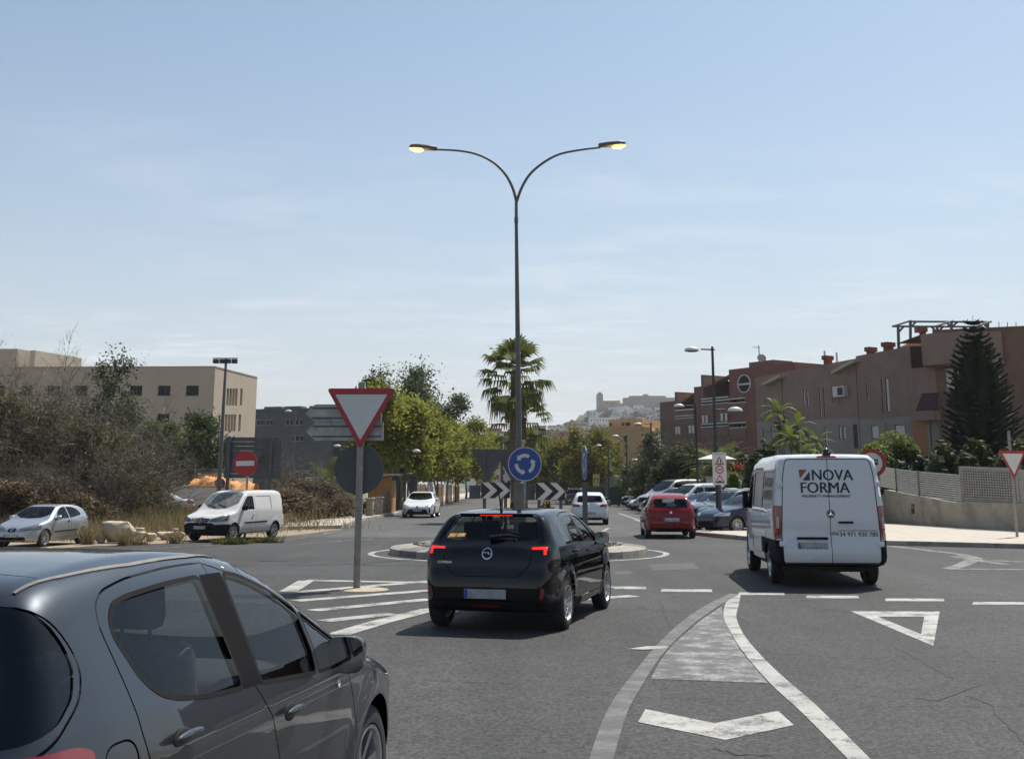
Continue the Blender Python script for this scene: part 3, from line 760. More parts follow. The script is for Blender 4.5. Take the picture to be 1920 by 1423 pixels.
def spec_corsa():
 L=4.06
 prof=[(.02,.42),(.04,.55),(.12,.68),(.3,.78),(.6,.88),(.95,.96),(1.1,1.0),(1.5,1.20),(1.85,1.345),(2.2,1.415),(2.6,1.432),(3.0,1.425),(3.4,1.395),(3.58,1.365),(3.66,1.30),(3.80,1.12),(3.86,1.05),(3.95,.97),(3.99,.86),(4.01,.75),(4.04,.64),(4.055,.50),(4.03,.36),(3.95,.27),(3.7,.22),(3.0,.19),(1.2,.19),(.3,.18),(.08,.22)]
 sec=[(.1,.78),(.24,.83),(.4,.865),(.6,.88),(.75,.872),(.86,.882),(.95,.865),(1.02,.84),(1.40,.62),(1.6,.5)]
 plan=[(0,.62),(.08,.74),(.25,.87),(.5,.95),(.85,.99),(1.2,1.0),(2.9,1.0),(3.35,.99),(3.7,.955),(3.92,.90),(4.07,.80)]
 fw=fillet([(1.55,.975),(2.30,1.0),(2.235,1.335),(2.0,1.315),(1.78,1.205)],[.02,.02,.03,.1,.1])
 rw=fillet([(2.38,1.0),(3.02,1.035),(3.10,1.075),(2.96,1.305),(2.70,1.335),(2.315,1.34)],[.02,.05,.05,.05,.1,.02])
 qw=fillet([(3.17,1.09),(3.34,1.10),(3.40,1.17),(3.25,1.25),(3.13,1.24)],.04)
 fd=fillet([(1.22,.40),(1.20,.70),(1.28,.98),(1.62,1.20),(1.95,1.36),(2.27,1.385),(2.36,.98),(2.36,.7),(2.32,.33),(1.3,.33)],.06)
 rd=fillet([(2.27,1.385),(2.8,1.38),(3.06,1.34),(3.15,1.07),(3.10,.80),(2.98,.60),(2.92,.40),(2.88,.33),(2.32,.33),(2.36,.7),(2.36,.98)],.06)
 rearw=fillet(sym([(0,1.065),(.40,1.068),(.60,1.085),(.615,1.14),(.535,1.305),(.47,1.335),(0,1.345)]),.02,3)
 tl=fillet([(.47,.915),(.47,1.0),(.72,1.02),(1.1,1.02),(1.1,.86),(.64,.86)],.015)
 tls=fillet([(3.62,1.0),(3.70,1.03),(4.5,1.03),(4.5,.8),(3.82,.87)],.02)
 lit=[(.55,.967),(.55,.988),(.73,.996),(.73,.91),(.70,.91),(.695,.968)]
 F=[dict(part='lit_lamp',view='rear',poly=[(sg*a,b)for a,b in lit],mat='red_lit',deep=.3,off=.006)for sg in(1,-1)]
 F+=[dict(part='reflector',view='rear',poly=[(sg*.66,.41),(sg*.70,.41),(sg*.715,.53),(sg*.68,.53)],mat='red_lens',deep=.3,off=.003)for sg in(1,-1)]
 F+=[dict(part='fog_light',view='rear',poly=[(-.17,.30),(.17,.30),(.17,.325),(-.17,.325)],mat='red_lens',deep=.3,off=.003)]
 F+=[dict(part='quarter_trim',view='side',poly=qw,mat='trim',off=.002)]
 gate=fillet([(-.39,.655),(.39,.655),(.54,.80),(.545,.92),(.66,1.05),(.57,1.33),(.5,1.375),(-.5,1.375),(-.57,1.33),(-.66,1.05),(-.545,.92),(-.54,.80)],.03)
 F+=[dict(part='high_brake_lamp',view='rear',poly=[(-.21,1.352),(.21,1.352),(.21,1.366),(-.21,1.366)],mat='red_lit',deep=.5,off=.004)]
 lowp=[(-1,.15),(1,.15),(1,.36),(.6,.37),(-.6,.37),(-1,.36)]
 S=std(L,prof,sec,plan,(.83,3.37),(.312,.195,.215,'ten'),.765,[fw,rw],[fd,rd],ws=fillet([(1.14,0),(1.2,.4),(1.40,.67),(1.80,.58),(1.95,.5),(1.93,0),(1.95,-.5),(1.80,-.58),(1.40,-.67),(1.2,-.4)],.05),rear=rearw,tl=[(tl,tls)],tlmat='trim',glass='glass',rglass='glassr',extra_feats=F,low=[('rear',lowp)],step=.036,k=.085,zr=.46,zf=.42,grille=[fillet(sym([(0,.25),(.5,.27),(.5,.4),(0,.42)]),.03)],hl=[(fillet([(.42,.62),(.46,.70),(.8,.78),(1.1,.78),(1.1,.68),(.7,.63)],.02),[(-.5,.5),(-.5,.9),(.6,.9),(.5,.6)])])
 S['feats'].insert(len(S['feats'])-2,dict(part='seam',view='rear',line=loop(gate),width=.010,off=-.012,deep=.4))
 S['feats'].append(dict(part='tailgate',view='rear',poly=gate,deep=.4))
 def extra(root,sh,mats,done):
  interior(root,L,.68,.94,1.05,3.7,dash_x=1.5,rows=(2.35,3.15),top=1.22)
  mirror(root,1.62,1.02,.80,L,M_['trim'])
  handles(root,sh,((2.16,.87),(2.96,.90)),mats['paint'],.16)
  plate(root,-L/2-.012,.455,-1)
  v,f=ring2d((0,.915),.055,.066);b=decal(root,sh,'badge',M_['chrome'],v,f,off=.008)
  decal(root,sh,'badge_bolt',M_['chrome'],[(-.055,.922),(.012,.922),(.008,.908),(.055,.908),(.055,.914),(.022,.914),(.026,.930),(-.055,.930)],[(0,1,6,7),(1,2,5,6),(2,3,4,5)],off=.009,parent=b)
  v,f=fit_text('CORSA',-.62,-.44,.80,.026);decal(root,sh,'lettering',M_['chrome'],v,f,off=.004)
  q=MB();P=sh.view3('rear',[(.0,1.075),(.2,1.105),(.36,1.09)]);N=sh.normal(P)
  pts=[Vector((p[1],p[0],p[2]))+Vector((n[1],n[0],n[2]))*.03 for p,n in zip(P,N)]
  q.tube(pts,[.028,.022,.012],8);q.build('rear_wiper',M_['blackplastic'],root,60,world=False)
  q=MB();q.bbox(-.47,.47,L/2-3.64,L/2-3.46,1.362,1.384,b=.010);q.build('spoiler',mats['paint'],root,40,world=False)
  q=MB();q.tube([(0,L/2-3.35,1.39),(0,L/2-3.38,1.44),(0,L/2-3.52,1.72)],[.022,.01,.005],8);q.build('aerial',M_['blackplastic'],root,60,world=False)
  for nm,x0,x1,mm in(('sticker',-.56,-.34,'st_y'),('sticker_print',-.475,-.435,'st_r')):
   v=[(x0,1.095),(x1,1.105),(x1+.01,1.145),(x0+.03,1.14)];o=decal(root,sh,nm,M_[mm],v,[(0,1,2,3)],off=.004 if nm=='sticker' else .006)
  for x0,x1,ch in((-.535,-.485,'K'),(-.428,-.352,'19')):
   v,f=fit_text(ch,x0,x1,1.105,.03,.02);decal(root,sh,'sticker_print',M_['st_w'],v,f,off=.007)
 S['extra']=extra
 CARS['corsa']=S
M_['st_y']=mat('sticker_yellow',(.85,.52,.03),.5);M_['st_r']=mat('sticker_red',(.75,.04,.08),.5);M_['st_w']=mat('sticker_pale',(.9,.82,.6),.5)
spec_corsa()
def spec_van():
 L=5.3
 prof=[(.03,.55),(.05,.75),(.12,.95),(.35,1.12),(.75,1.22),(.95,1.30),(1.35,1.78),(1.62,2.08),(1.9,2.22),(2.4,2.275),(3.5,2.285),(4.9,2.275),(5.13,2.255),(5.20,2.19),(5.235,1.9),(5.255,1.2),(5.265,.8),(5.29,.72),(5.30,.50),(5.27,.40),(5.1,.36),(3.5,.34),(1.5,.30),(.3,.28),(.1,.35)]
 sec=[(.1,.94),(.35,.965),(.5,.985),(.9,.99),(1.25,.985),(1.45,.965),(2.1,.885),(2.25,.84),(2.6,.7)]
 plan=[(0,.70),(.1,.80),(.35,.91),(.8,.97),(1.3,.995),(2,1.0),(4.8,1.0),(5.1,.992),(5.3,.965)]
 fw=fillet([(1.16,1.30),(2.02,1.27),(2.02,1.93),(1.72,1.93),(1.30,1.50)],[.05,.03,.05,.1,.05])
 tl=fillet([(.86,.82),(.84,1.38),(1.3,1.42),(1.3,.8)],.01)
 tls=fillet([(5.09,1.36),(5.16,1.40),(6,1.40),(6,.80),(5.06,.80)],.02)
 amb=[(.90,1.0),(.90,1.19),(.945,1.19),(.945,1.0)]
 dl=fillet([(-.845,.42),(-.86,.9),(-.80,1.9),(-.74,2.18),(.74,2.18),(.80,1.9),(.86,.9),(.845,.42)],[.06,.1,.1,.08,.08,.1,.1,.06])
 F=[dict(part='seam',view='rear',line=loop(dl),width=.016,off=-.012,deep=.5),dict(part='seam',view='rear',line=[(0,.42),(0,1.2),(0,2.18)],width=.012,off=-.012,deep=.5),dict(part='rear_door',view='rear',poly=[p for p in dl if p[0]<0],deep=.5),dict(part='rear_door',view='rear',poly=[p for p in dl if p[0]>0],deep=.5)]
 dlL=[(min(a,-.0),b)for a,b in dl if a<=0];dlR=[(max(a,0),b)for a,b in dl if a>=0]
 F[2]['poly']=[(0,.42)]+dlL+[(0,2.18)];F[3]['poly']=[(0,2.18)]+dlR+[(0,.42)]
 F+=[dict(part='high_brake_lamp',view='rear',poly=[(-.18,2.205),(.18,2.205),(.15,2.235),(-.15,2.235)],mat='red_lens',deep=.5,off=.006)]
 F+=[dict(part='reflector',view='rear',poly=[(sg*.52,.435),(sg*.85,.43),(sg*.85,.45),(sg*.52,.455)],mat='red_lens',deep=.3,off=.012)for sg in(1,-1)]
 for nm,pl in(('side_panel',fillet([(2.22,1.34),(3.32,1.33),(3.32,1.98),(2.22,1.98)],.05)),('side_panel',fillet([(3.52,1.33),(4.95,1.33),(4.95,1.98),(3.52,1.98)],.05))):
  F.append(dict(part=nm,view='side',poly=pl,mat='paint',off=-.012))
 fd=fillet([(1.0,.5),(.98,1.26),(1.28,1.60),(1.68,2.02),(2.1,2.02),(2.1,.45),(1.35,.42)],.05)
 sd=fillet([(2.16,.5),(2.16,2.05),(3.42,2.05),(3.42,.5)],.05)
 low=[('side',[(-.2,.25),(-.2,.60),(1,.80),(5.35,.80),(5.35,.52),(4.9,.52),(1.3,.52),(1.0,.3)]),('rear',[(-1.2,.2),(1.2,.2),(1.2,.80),(.87,.80),(.855,.52),(.82,.41),(-.82,.41),(-.855,.52),(-.87,.80),(-1.2,.80)]),('front',[(-1.2,.2),(1.2,.2),(1.2,.55),(-1.2,.55)])]
 S=std(L,prof,sec,plan,(.98,4.22),(.345,.225,.22,'seven'),.85,[fw],[fd,sd],ws=fillet([(1.0,0),(1.05,.5),(1.22,.80),(1.62,.76),(1.75,.70),(1.72,0),(1.75,-.70),(1.62,-.76),(1.22,-.80),(1.05,-.5)],.06),tl=[(amb,tls),(tl,tls)],extra_feats=F,low=low,crown=.02,k=.09,zc=1.2,zr=1.245,ax=(1.4,.9),step=.075,flare=.01,hl=[(fillet([(.55,.85),(.6,1.0),(1.2,1.08),(1.2,.85)],.03),[(-.5,.7),(-.5,1.2),(.5,1.2),(.5,.7)])],grille=[fillet(sym([(0,.62),(.45,.62),(.5,.95),(0,.95)]),.03)])
 for f in S['feats']:
  if f['part']=='tail_light' and f['poly'][0][0]in(.90,-.90):f['mat']='lens_clear'
 def extra(root,sh,mats,done):
  blk=M_['blackplastic'];navy=M_['navy_vinyl']
  interior(root,L,.80,1.22,1.0,2.4,floor=.6,dash_x=1.35,rows=(2.15,),top=1.75)
  for sg in(-1,1):
   q=MB();q.bbox(sg*1.02-.06,sg*1.02+.06,L/2-1.36,L/2-1.22,1.28,1.62,b=.04);q.bar((sg*.9,L/2-1.28,1.33),(sg*1.0,L/2-1.28,1.36),.08,.05);q.build('mirror',blk,root,40,world=False)
  y=-L/2
  g=lambda w,z,o=0:(lambda p:Vector((p[1],p[0]-o,p[2])))(sh.view3('rear',[(w,z)])[0])
  q=MB();q.bbox(-.60,-.06,g(-.3,.70).y-.02,g(-.3,.70).y+.02,.815,.855,b=.008);q.build('plate_lamp_strip',blk,root,40,world=False)
  plate(root,g(-.33,.71).y-.008,.71,-1,x=-.33)
  for bx,nm in(((.14,.40,1.085,1.12),'door_handle'),((-.02,.13,.90,.945),'lock_cover')):
   q=MB();yy=g((bx[0]+bx[1])/2,bx[2]).y;q.bbox(bx[0],bx[1],yy-.035,yy+.01,bx[2],bx[3],b=.012);q.build(nm,blk if nm=='door_handle' else M_['grey_metal'],root,40,world=False)
  for sg in(-1,1):
   for z in(1.75,.74):
    q=MB();p=g(sg*.86,z);q.bbox(p.x-.05,p.x+.05,p.y-.04,p.y+.05,z-.045,z+.045,b=.012);q.build('hinge',mats['paint']if z>1 else M_['white_pl'],root,40,world=False)
  q=MB();q.sphere((.02,L/2-5.1,2.31),.055,1.2,1,1);q.bbox(-.05,.09,L/2-5.16,L/2-5.06,2.25,2.30,b=.01);q.build('reversing_camera',M_['trim'],root,50,world=False)
  q=MB();q.tube([(-.12,L/2-5.0,2.27),(-.14,L/2-5.05,2.40)],.004,6);q.build('aerial',blk,root,world=False)
  v,f=ring2d((0.015,1.245),.0,.075);bd=decal(root,sh,'badge',M_['trim'],v,f,off=.006)
  v,f=ring2d((0.015,1.245),.056,.066);decal(root,sh,'badge_ring',M_['grey_metal'],v,f,off=.009,parent=bd)
  v=[];f=[]
  for k_ in range(3):
   a=PI/2+k_*2*PI/3;b=len(v)
   v+=[(.015+.058*math.cos(a),1.245+.058*math.sin(a)),(.015+.012*math.cos(a+PI/3),1.245+.012*math.sin(a+PI/3)),(.015,1.245),(.015+.012*math.cos(a-PI/3),1.245+.012*math.sin(a-PI/3))];f.append((b,b+1,b+2,b+3))
  decal(root,sh,'badge_star',M_['chrome'],v,f,off=.010,parent=bd)
  decal(root,sh,'logo',M_['logo_red'],[(-.51,2.0),(-.36,2.0),(-.495,1.845)],[(0,2,1)]);decal(root,sh,'logo',navy,[(-.45,1.815),(-.315,1.815),(-.315,1.97)],[(0,1,2)])
  for t,x0,x1,z0,h,b in(('NOVA',-.28,.45,1.815,.185,.022),('FORMA',-.49,.38,1.60,.185,.022),('PROPERTY MANAGEMENT',-.47,.39,1.525,.045,.03),('+34 971 930 785',.09,.82,.865,.075,.02),('www.novaformaibiza.com',.12,.80,.955,.03,.004)):
   v,f=fit_text(t,x0,x1,z0,h,b);decal(root,sh,'lettering',navy,v,f)
  for t,x0,x1,z0,h in(('NOVA',3.7,4.8,1.70,.17),('FORMA',3.7,4.8,1.48,.17)):
   v,f=fit_text(t,-x1,-x0,z0,h,.014)
   P=sh.view3('side',[(-a,b)for a,b in v],-1);N=sh.normal(P);P=P+N*.004
   q=MB();q.add([(p[1],p[0],p[2])for p in P],f);q.build('lettering',M_['navy_vinyl'],root,None,world=False)
  q=MB();q.bbox(.93,.96,L/2-4.05,L/2-1.45,.40,.50,b=.01);q.bbox(-.96,-.93,L/2-3.8,L/2-1.45,.40,.50,b=.01);q.build('side_sill',mats['paint'],root,40,world=False)
  q=MB();q.box(-.8,.8,L/2-5.0,L/2-.8,.26,.45);q.tube([(.3,L/2-5.1,.33),(.3,L/2-4.4,.33)],.04,10);q.build('chassis',M_['under'],root,world=False)
 S['extra']=extra;CARS['van']=S
M_['navy_vinyl']=mat('navy_vinyl',(.012,.016,.035),.45);M_['logo_red']=mat('logo_red',(.30,.065,.03),.45);M_['grey_metal']=mat('grey_metal',(.32,.32,.33),.4,metal=.6);M_['lens_clear']=mat('clear_lens',(.42,.40,.40),.15)
spec_van()
def spec_citan():
 L=4.32
 prof=[(.03,.45),(.04,.62),(.12,.82),(.35,.93),(.8,1.03),(1.0,1.09),(1.4,1.43),(1.7,1.66),(2.0,1.775),(2.5,1.81),(3.4,1.81),(4.05,1.78),(4.18,1.70),(4.24,1.3),(4.28,.95),(4.31,.6),(4.28,.4),(4.1,.3),(3,.25),(1.3,.23),(.3,.22),(.08,.28)]
 sec=[(.1,.82),(.3,.87),(.5,.905),(.8,.912),(1.05,.90),(1.15,.88),(1.65,.76),(1.85,.66),(2.1,.5)]
 plan=[(0,.66),(.1,.77),(.3,.89),(.6,.96),(1,.99),(1.5,1),(3.7,1),(4.1,.985),(4.32,.93)]
 fw=fillet([(1.32,1.13),(2.15,1.12),(2.15,1.58),(1.80,1.58),(1.48,1.30)],[.04,.03,.04,.1,.05])
 fd=fillet([(1.2,.45),(1.18,1.1),(1.5,1.40),(1.78,1.66),(2.24,1.68),(2.24,.40),(1.35,.40)],.05)
 pnl=fillet([(2.36,1.11),(3.35,1.11),(3.35,1.60),(2.36,1.60)],.07)
 F=[dict(part='side_panel',view='side',poly=pnl,mat='paint',off=-.014),dict(part='side_moulding',view='side',poly=[(1.5,.60),(3.0,.62),(3.0,.68),(1.5,.66)],mat='blackplastic',off=.012)]
 F+=[dict(part='bumper',view='front',poly=fillet(sym([(0,.2),(1.2,.2),(1.2,.62),(.62,.60),(.5,.66),(0,.66)]),.02),also=[(-.5,.1),(-.5,.9),(.35,.9),(.62,.62),(.62,.1)],mat='blackplastic',off=.01,deep=.9)]
 S=std(L,prof,sec,plan,(.88,3.58),(.315,.195,.2,'seven'),.78,[fw],[fd],ws=fillet([(1.04,0),(1.1,.4),(1.30,.74),(1.68,.68),(1.82,.60),(1.80,0),(1.82,-.60),(1.68,-.68),(1.30,-.74),(1.1,-.4)],.05),tl=[([(.82,.9),(.82,1.4),(1.2,1.4),(1.2,.9)],[(4.1,.9),(4.1,1.4),(5,1.4),(5,.9)])],extra_feats=F,hl=[(fillet([(.36,.70),(.44,.80),(.8,.93),(1.2,.95),(1.2,.80),(.7,.69)],.02),[(-.5,.5),(-.5,1.1),(.50,1.1),(.62,.92),(.45,.65)])],hlmat='headd',grille=[fillet(sym([(0,.66),(.30,.67),(.40,.80),(0,.84)]),.03)],k=.09,zc=.9,ax=(1.2,.9),crown=.03)
 def extra(root,sh,mats,done):
  interior(root,L,.72,1.04,1.0,2.3,floor=.45,dash_x=1.35,rows=(2.15,),top=1.45)
  mirror(root,1.42,1.18,.82,L,M_['blackplastic'],tall=.3)
  handles(root,sh,((2.08,.92),),mats['paint'],.15)
  plate(root,sh.view3('front',[(0,.50)])[0][0]+.012,.50,1)
  c=(0,.75);v,f=ring2d(c,.075,.088);b=decal(root,sh,'badge',M_['chrome'],v,f,view='front',off=.012)
  v=[];f=[]
  for k_ in range(3):
   a=PI/2+k_*2*PI/3;n=len(v)
   v+=[(.08*math.cos(a),.75+.08*math.sin(a)),(.016*math.cos(a+PI/3),.75+.016*math.sin(a+PI/3)),(0,.75),(.016*math.cos(a-PI/3),.75+.016*math.sin(a-PI/3))];f.append((n,n+1,n+2,n+3))
  decal(root,sh,'badge_star',M_['chrome'],v,f,view='front',off=.014,parent=b)
  for z in(.70,.77):
   q=MB();p=sh.view3('front',[(0,z)])[0];q.bar((-.34,p[0]+.004,z),(-.1,p[0]+.012,z),.012,.014);q.build('grille_bar',M_['chrome'],root,world=False);q=MB();q.bar((.34,p[0]+.004,z),(.1,p[0]+.012,z),.012,.014);q.build('grille_bar',M_['chrome'],root,world=False)
  for x in(-.35,.1):
   P=sh.view3('top',[(1.12,x),(1.2,x+.25),(1.25,x+.42)]);q=MB();q.tube([(p[1],p[0],p[2]+.015)for p in P],.012,6);q.build('wiper',M_['blackplastic'],root,world=False)
  q=MB();q.tube([(0,L/2-1.95,1.77),(0,L/2-2.1,1.95)],.006,6);q.build('aerial',M_['blackplastic'],root,world=False)
 S['extra']=extra;CARS['citan']=S
spec_citan()
def spec_ibiza(name='ibiza',L=3.95,punto=False):
 prof=[(.03,.40),(.04,.55),(.13,.66),(.35,.76),(.75,.88),(1.02,.955),(1.4,1.18),(1.75,1.36),(2.1,1.44),(2.5,1.46),(3.0,1.43),(3.4,1.355),(3.56,1.27),(3.68,1.08),(3.75,.98),(3.83,.88),(3.87,.70),(3.94,.60),(3.95,.48),(3.92,.34),(3.8,.25),(3,.2),(1.2,.19),(.3,.18),(.08,.22)]
 if punto:prof=[(a,b*(1 if b<.9 else 1.02))for a,b in prof]
 sec=[(.1,.77),(.25,.82),(.45,.845),(.65,.85),(.82,.85),(.92,.835),(1.0,.81),(1.40,.60),(1.6,.5)]
 plan=[(0,.58),(.08,.71),(.25,.85),(.5,.94),(.85,.99),(1.2,1),(2.9,1),(3.3,.985),(3.6,.95),(3.82,.89),(3.96,.78)]
 fw=fillet([(1.42,.96),(2.28,.985),(2.22,1.35),(1.95,1.34),(1.70,1.21)],[.03,.02,.03,.1,.1])
 rw=fillet([(2.37,.99),(3.05,1.06),(3.16,1.10),(3.02,1.25),(2.70,1.34),(2.31,1.352)],[.02,.06,.05,.12,.1,.02])
 fd=fillet([(1.2,.38),(1.18,.7),(1.26,.96),(1.58,1.20),(1.9,1.38),(2.3,1.40),(2.42,.98),(2.44,.6),(2.38,.32),(1.3,.32)],.06)
 rear=fillet(sym([(0,1.0),(.5,1.01),(.58,1.03),(.52,1.28),(.45,1.30),(0,1.31)]),.03)
 if punto:
  tl,tls=fillet([(.58,.98),(.53,1.32),(1.2,1.34),(1.2,.94)],.02),[(3.2,1.3),(3.42,1.33),(3.6,1.3),(3.78,.97),(3.66,.95)]
 else:
  tl,tls=fillet([(.45,.80),(.45,.89),(.6,.93),(1.2,.95),(1.2,.80)],.02),[(3.5,.96),(4.5,.96),(4.5,.79),(3.66,.8)]
 hl=fillet([(.26,.60),(.30,.67),(.70,.79),(1.2,.82),(1.2,.68),(.65,.585)],.02)
 F=[dict(part='side_moulding',view='side',poly=[(1.35,.50),(2.36,.52),(2.9,.53),(2.9,.57),(2.36,.56),(1.35,.54)],mat='blackplastic',off=.012),dict(part='front_gap',view='side',poly=[(1.10,.40),(1.14,.78),(1.16,.78),(1.13,.40)],mat='seam',off=-.01)]
 low=[('rear',[(-.5,.2),(.5,.2),(.5,.33),(-.5,.33)])]
 S=std(L,prof,sec,plan,(.80,3.26),(.305,.19,.205,'seven'),.745,[fw,rw],[fd],ws=fillet([(1.06,0),(1.12,.4),(1.30,.66),(1.68,.57),(1.82,.5),(1.80,0),(1.82,-.5),(1.68,-.57),(1.30,-.66),(1.12,-.4)],.05),rear=rear,rglass='glassr',tl=[(tl,tls)],hl=[(hl,[(-.5,.4),(-.5,1.),(.3,1.),(.62,.86),(.55,.6)])],hlmat='headd',low=low,extra_feats=F,grille=[fillet(sym([(0,.53),(.13,.54),(.16,.65),(0,.68)]),.03),fillet(sym([(0,.26),(.55,.27),(.5,.38),(0,.38)]),.03)],k=.10)
 def extra(root,sh,mats,done):
  interior(root,L,.66,.92,1.0,3.5,dash_x=1.4,rows=(2.3,3.0),top=1.24)
  mirror(root,1.45,1.0,.76,L,mats['paint'])
  handles(root,sh,((2.22,.86),),M_['blackplastic'],.14)
  plate(root,-L/2-.012,.62 if punto else .52,-1);plate(root,sh.view3('front',[(0,.42)])[0][0]+.012,.42,1)
  v,f=ring2d((0,.86),.0,.045);decal(root,sh,'badge',M_['chrome'],v,f,off=.006)
  v,f=ring2d((0,.605),.03,.055);decal(root,sh,'badge',M_['chrome'],v,f,view='front',off=.012)
  q=MB();P=sh.view3('rear',[(.0,1.01),(.18,1.045),(.34,1.03)]);q.tube([(p[1],p[0]-.03,p[2])for p in P],[.022,.016,.01],8);q.build('rear_wiper',M_['blackplastic'],root,60,world=False)
 S['extra']=extra;CARS[name]=S
spec_ibiza();spec_ibiza('punto',3.95,True)
def spec_saloon():
 L=4.63
 prof=[(.02,.42),(.03,.55),(.13,.66),(.4,.77),(.9,.89),(1.2,.95),(1.65,1.18),(2.05,1.36),(2.4,1.425),(2.8,1.435),(3.3,1.39),(3.75,1.20),(4.0,1.08),(4.3,1.06),(4.48,1.04),(4.55,.95),(4.60,.75),(4.62,.52),(4.58,.34),(4.4,.25),(3,.19),(1.2,.18),(.3,.17),(.08,.2)]
 sec=[(.1,.80),(.25,.86),(.5,.885),(.75,.89),(.88,.88),(.96,.855),(1.38,.60),(1.6,.48)]
 plan=[(0,.64),(.08,.76),(.25,.88),(.5,.95),(.9,.99),(1.3,1),(3.5,1),(4,.98),(4.35,.92),(4.63,.78)]
 fw=fillet([(1.62,.95),(2.5,.96),(2.46,1.33),(2.2,1.32),(1.92,1.18)],.03);rw=fillet([(2.58,.965),(3.5,.99),(3.62,1.04),(3.25,1.28),(2.54,1.335)],.04)
 hl=fillet([(.40,.62),(.44,.66),(.74,.75),(1.2,.77),(1.2,.66),(.7,.61)],.02)
 S=std(L,prof,sec,plan,(.92,3.62),(.315,.2,.215,'five'),.77,[fw,rw],[],ws=fillet([(1.24,0),(1.3,.4),(1.48,.70),(1.95,.6),(2.1,.5),(2.08,0),(2.1,-.5),(1.95,-.6),(1.48,-.70),(1.3,-.4)],.05),tl=[([(.5,.85),(.5,.98),(1.2,.98),(1.2,.85)],[(4.2,.8),(4.2,1.0),(5,1.0),(5,.8)])],hl=[(hl,[(-.5,.4),(-.5,1),(.3,1),(.55,.8),(.5,.6)])],k=.10,grille=[fillet(sym([(0,.24),(.62,.24),(.50,.47),(0,.50)]),.03),fillet([(.64,.3),(.72,.3),(.72,.5),(.66,.5)],.01),fillet([(-.64,.3),(-.72,.3),(-.72,.5),(-.66,.5)],.01)])
 def extra(root,sh,mats,done):
  interior(root,L,.68,.92,1.2,3.9,dash_x=1.6,rows=(2.5,3.4),top=1.2)
  mirror(root,1.62,1.0,.80,L,mats['paint']);plate(root,sh.view3('front',[(0,.42)])[0][0]+.012,.42,1)
  v,f=ring2d((0,.60),.0,.05);decal(root,sh,'badge',M_['trim'],v,f,view='front',off=.006)
 S['extra']=extra;CARS['saloon']=S
spec_saloon()
def spec_suv():
 L=4.45
 prof=[(.03,.5),(.05,.7),(.14,.84),(.4,.95),(.85,1.03),(1.1,1.07),(1.5,1.32),(1.85,1.52),(2.2,1.60),(2.7,1.63),(3.4,1.59),(3.9,1.50),(4.05,1.38),(4.18,1.08),(4.3,.95),(4.42,.7),(4.44,.5),(4.35,.34),(4.1,.28),(3,.25),(1.2,.24),(.3,.24),(.08,.3)]
 sec=[(.1,.82),(.3,.88),(.5,.91),(.8,.915),(1.0,.895),(1.08,.87),(1.52,.65),(1.8,.5)]
 plan=[(0,.64),(.08,.76),(.25,.88),(.5,.95),(.9,.99),(1.3,1),(3.4,1),(3.9,.97),(4.3,.9),(4.45,.8)]
 fw=fillet([(1.5,1.06),(2.35,1.08),(2.3,1.5),(2.0,1.47),(1.75,1.33)],.03);rw=fillet([(2.43,1.085),(3.3,1.11),(3.55,1.15),(3.62,1.25),(3.3,1.46),(2.38,1.505)],.04)
 low=[('side',[(-.2,.15),(-.2,.42),(.4,.44),(4.6,.44),(4.6,.15)])]
 S=std(L,prof,sec,plan,(.9,3.56),(.345,.215,.225,'five'),.785,[fw,rw],[],ws=fillet([(1.14,0),(1.2,.4),(1.38,.70),(1.78,.62),(1.92,.54),(1.90,0),(1.92,-.54),(1.78,-.62),(1.38,-.70),(1.2,-.4)],.05),rear=fillet(sym([(0,1.10),(.6,1.12),(.52,1.45),(0,1.46)]),.04),tl=[([(.6,.85),(.6,1.08),(1.2,1.1),(1.2,.85)],[(4.0,.8),(4.0,1.1),(5,1.1),(5,.8)])],low=low,glass='glassd',hl=[(fillet([(.36,.74),(.44,.84),(.8,.90),(1.2,.92),(1.2,.80),(.7,.73)],.02),[(-.5,.5),(-.5,1.1),(.42,1.1),(.55,.9),(.4,.7)])],grille=[fillet(sym([(0,.62),(.34,.64),(.36,.80),(0,.82)]),.03),fillet(sym([(0,.32),(.55,.34),(.5,.46),(0,.48)]),.03)])
 def extra(root,sh,mats,done):
  mirror(root,1.55,1.12,.82,L,mats['paint']);plate(root,sh.view3('front',[(0,.54)])[0][0]+.012,.54,1);plate(root,-L/2-.01,.62,-1)
  for sg in(-1,1):
   q=MB();q.tube([(sg*.62,L/2-2.1,1.56),(sg*.63,L/2-2.2,1.62),(sg*.63,L/2-3.6,1.59),(sg*.61,L/2-3.7,1.53)],.018,8);q.build('roof_rail',M_['grey_metal'],root,50,world=False)
 S['extra']=extra;CARS['suv']=S
spec_suv()
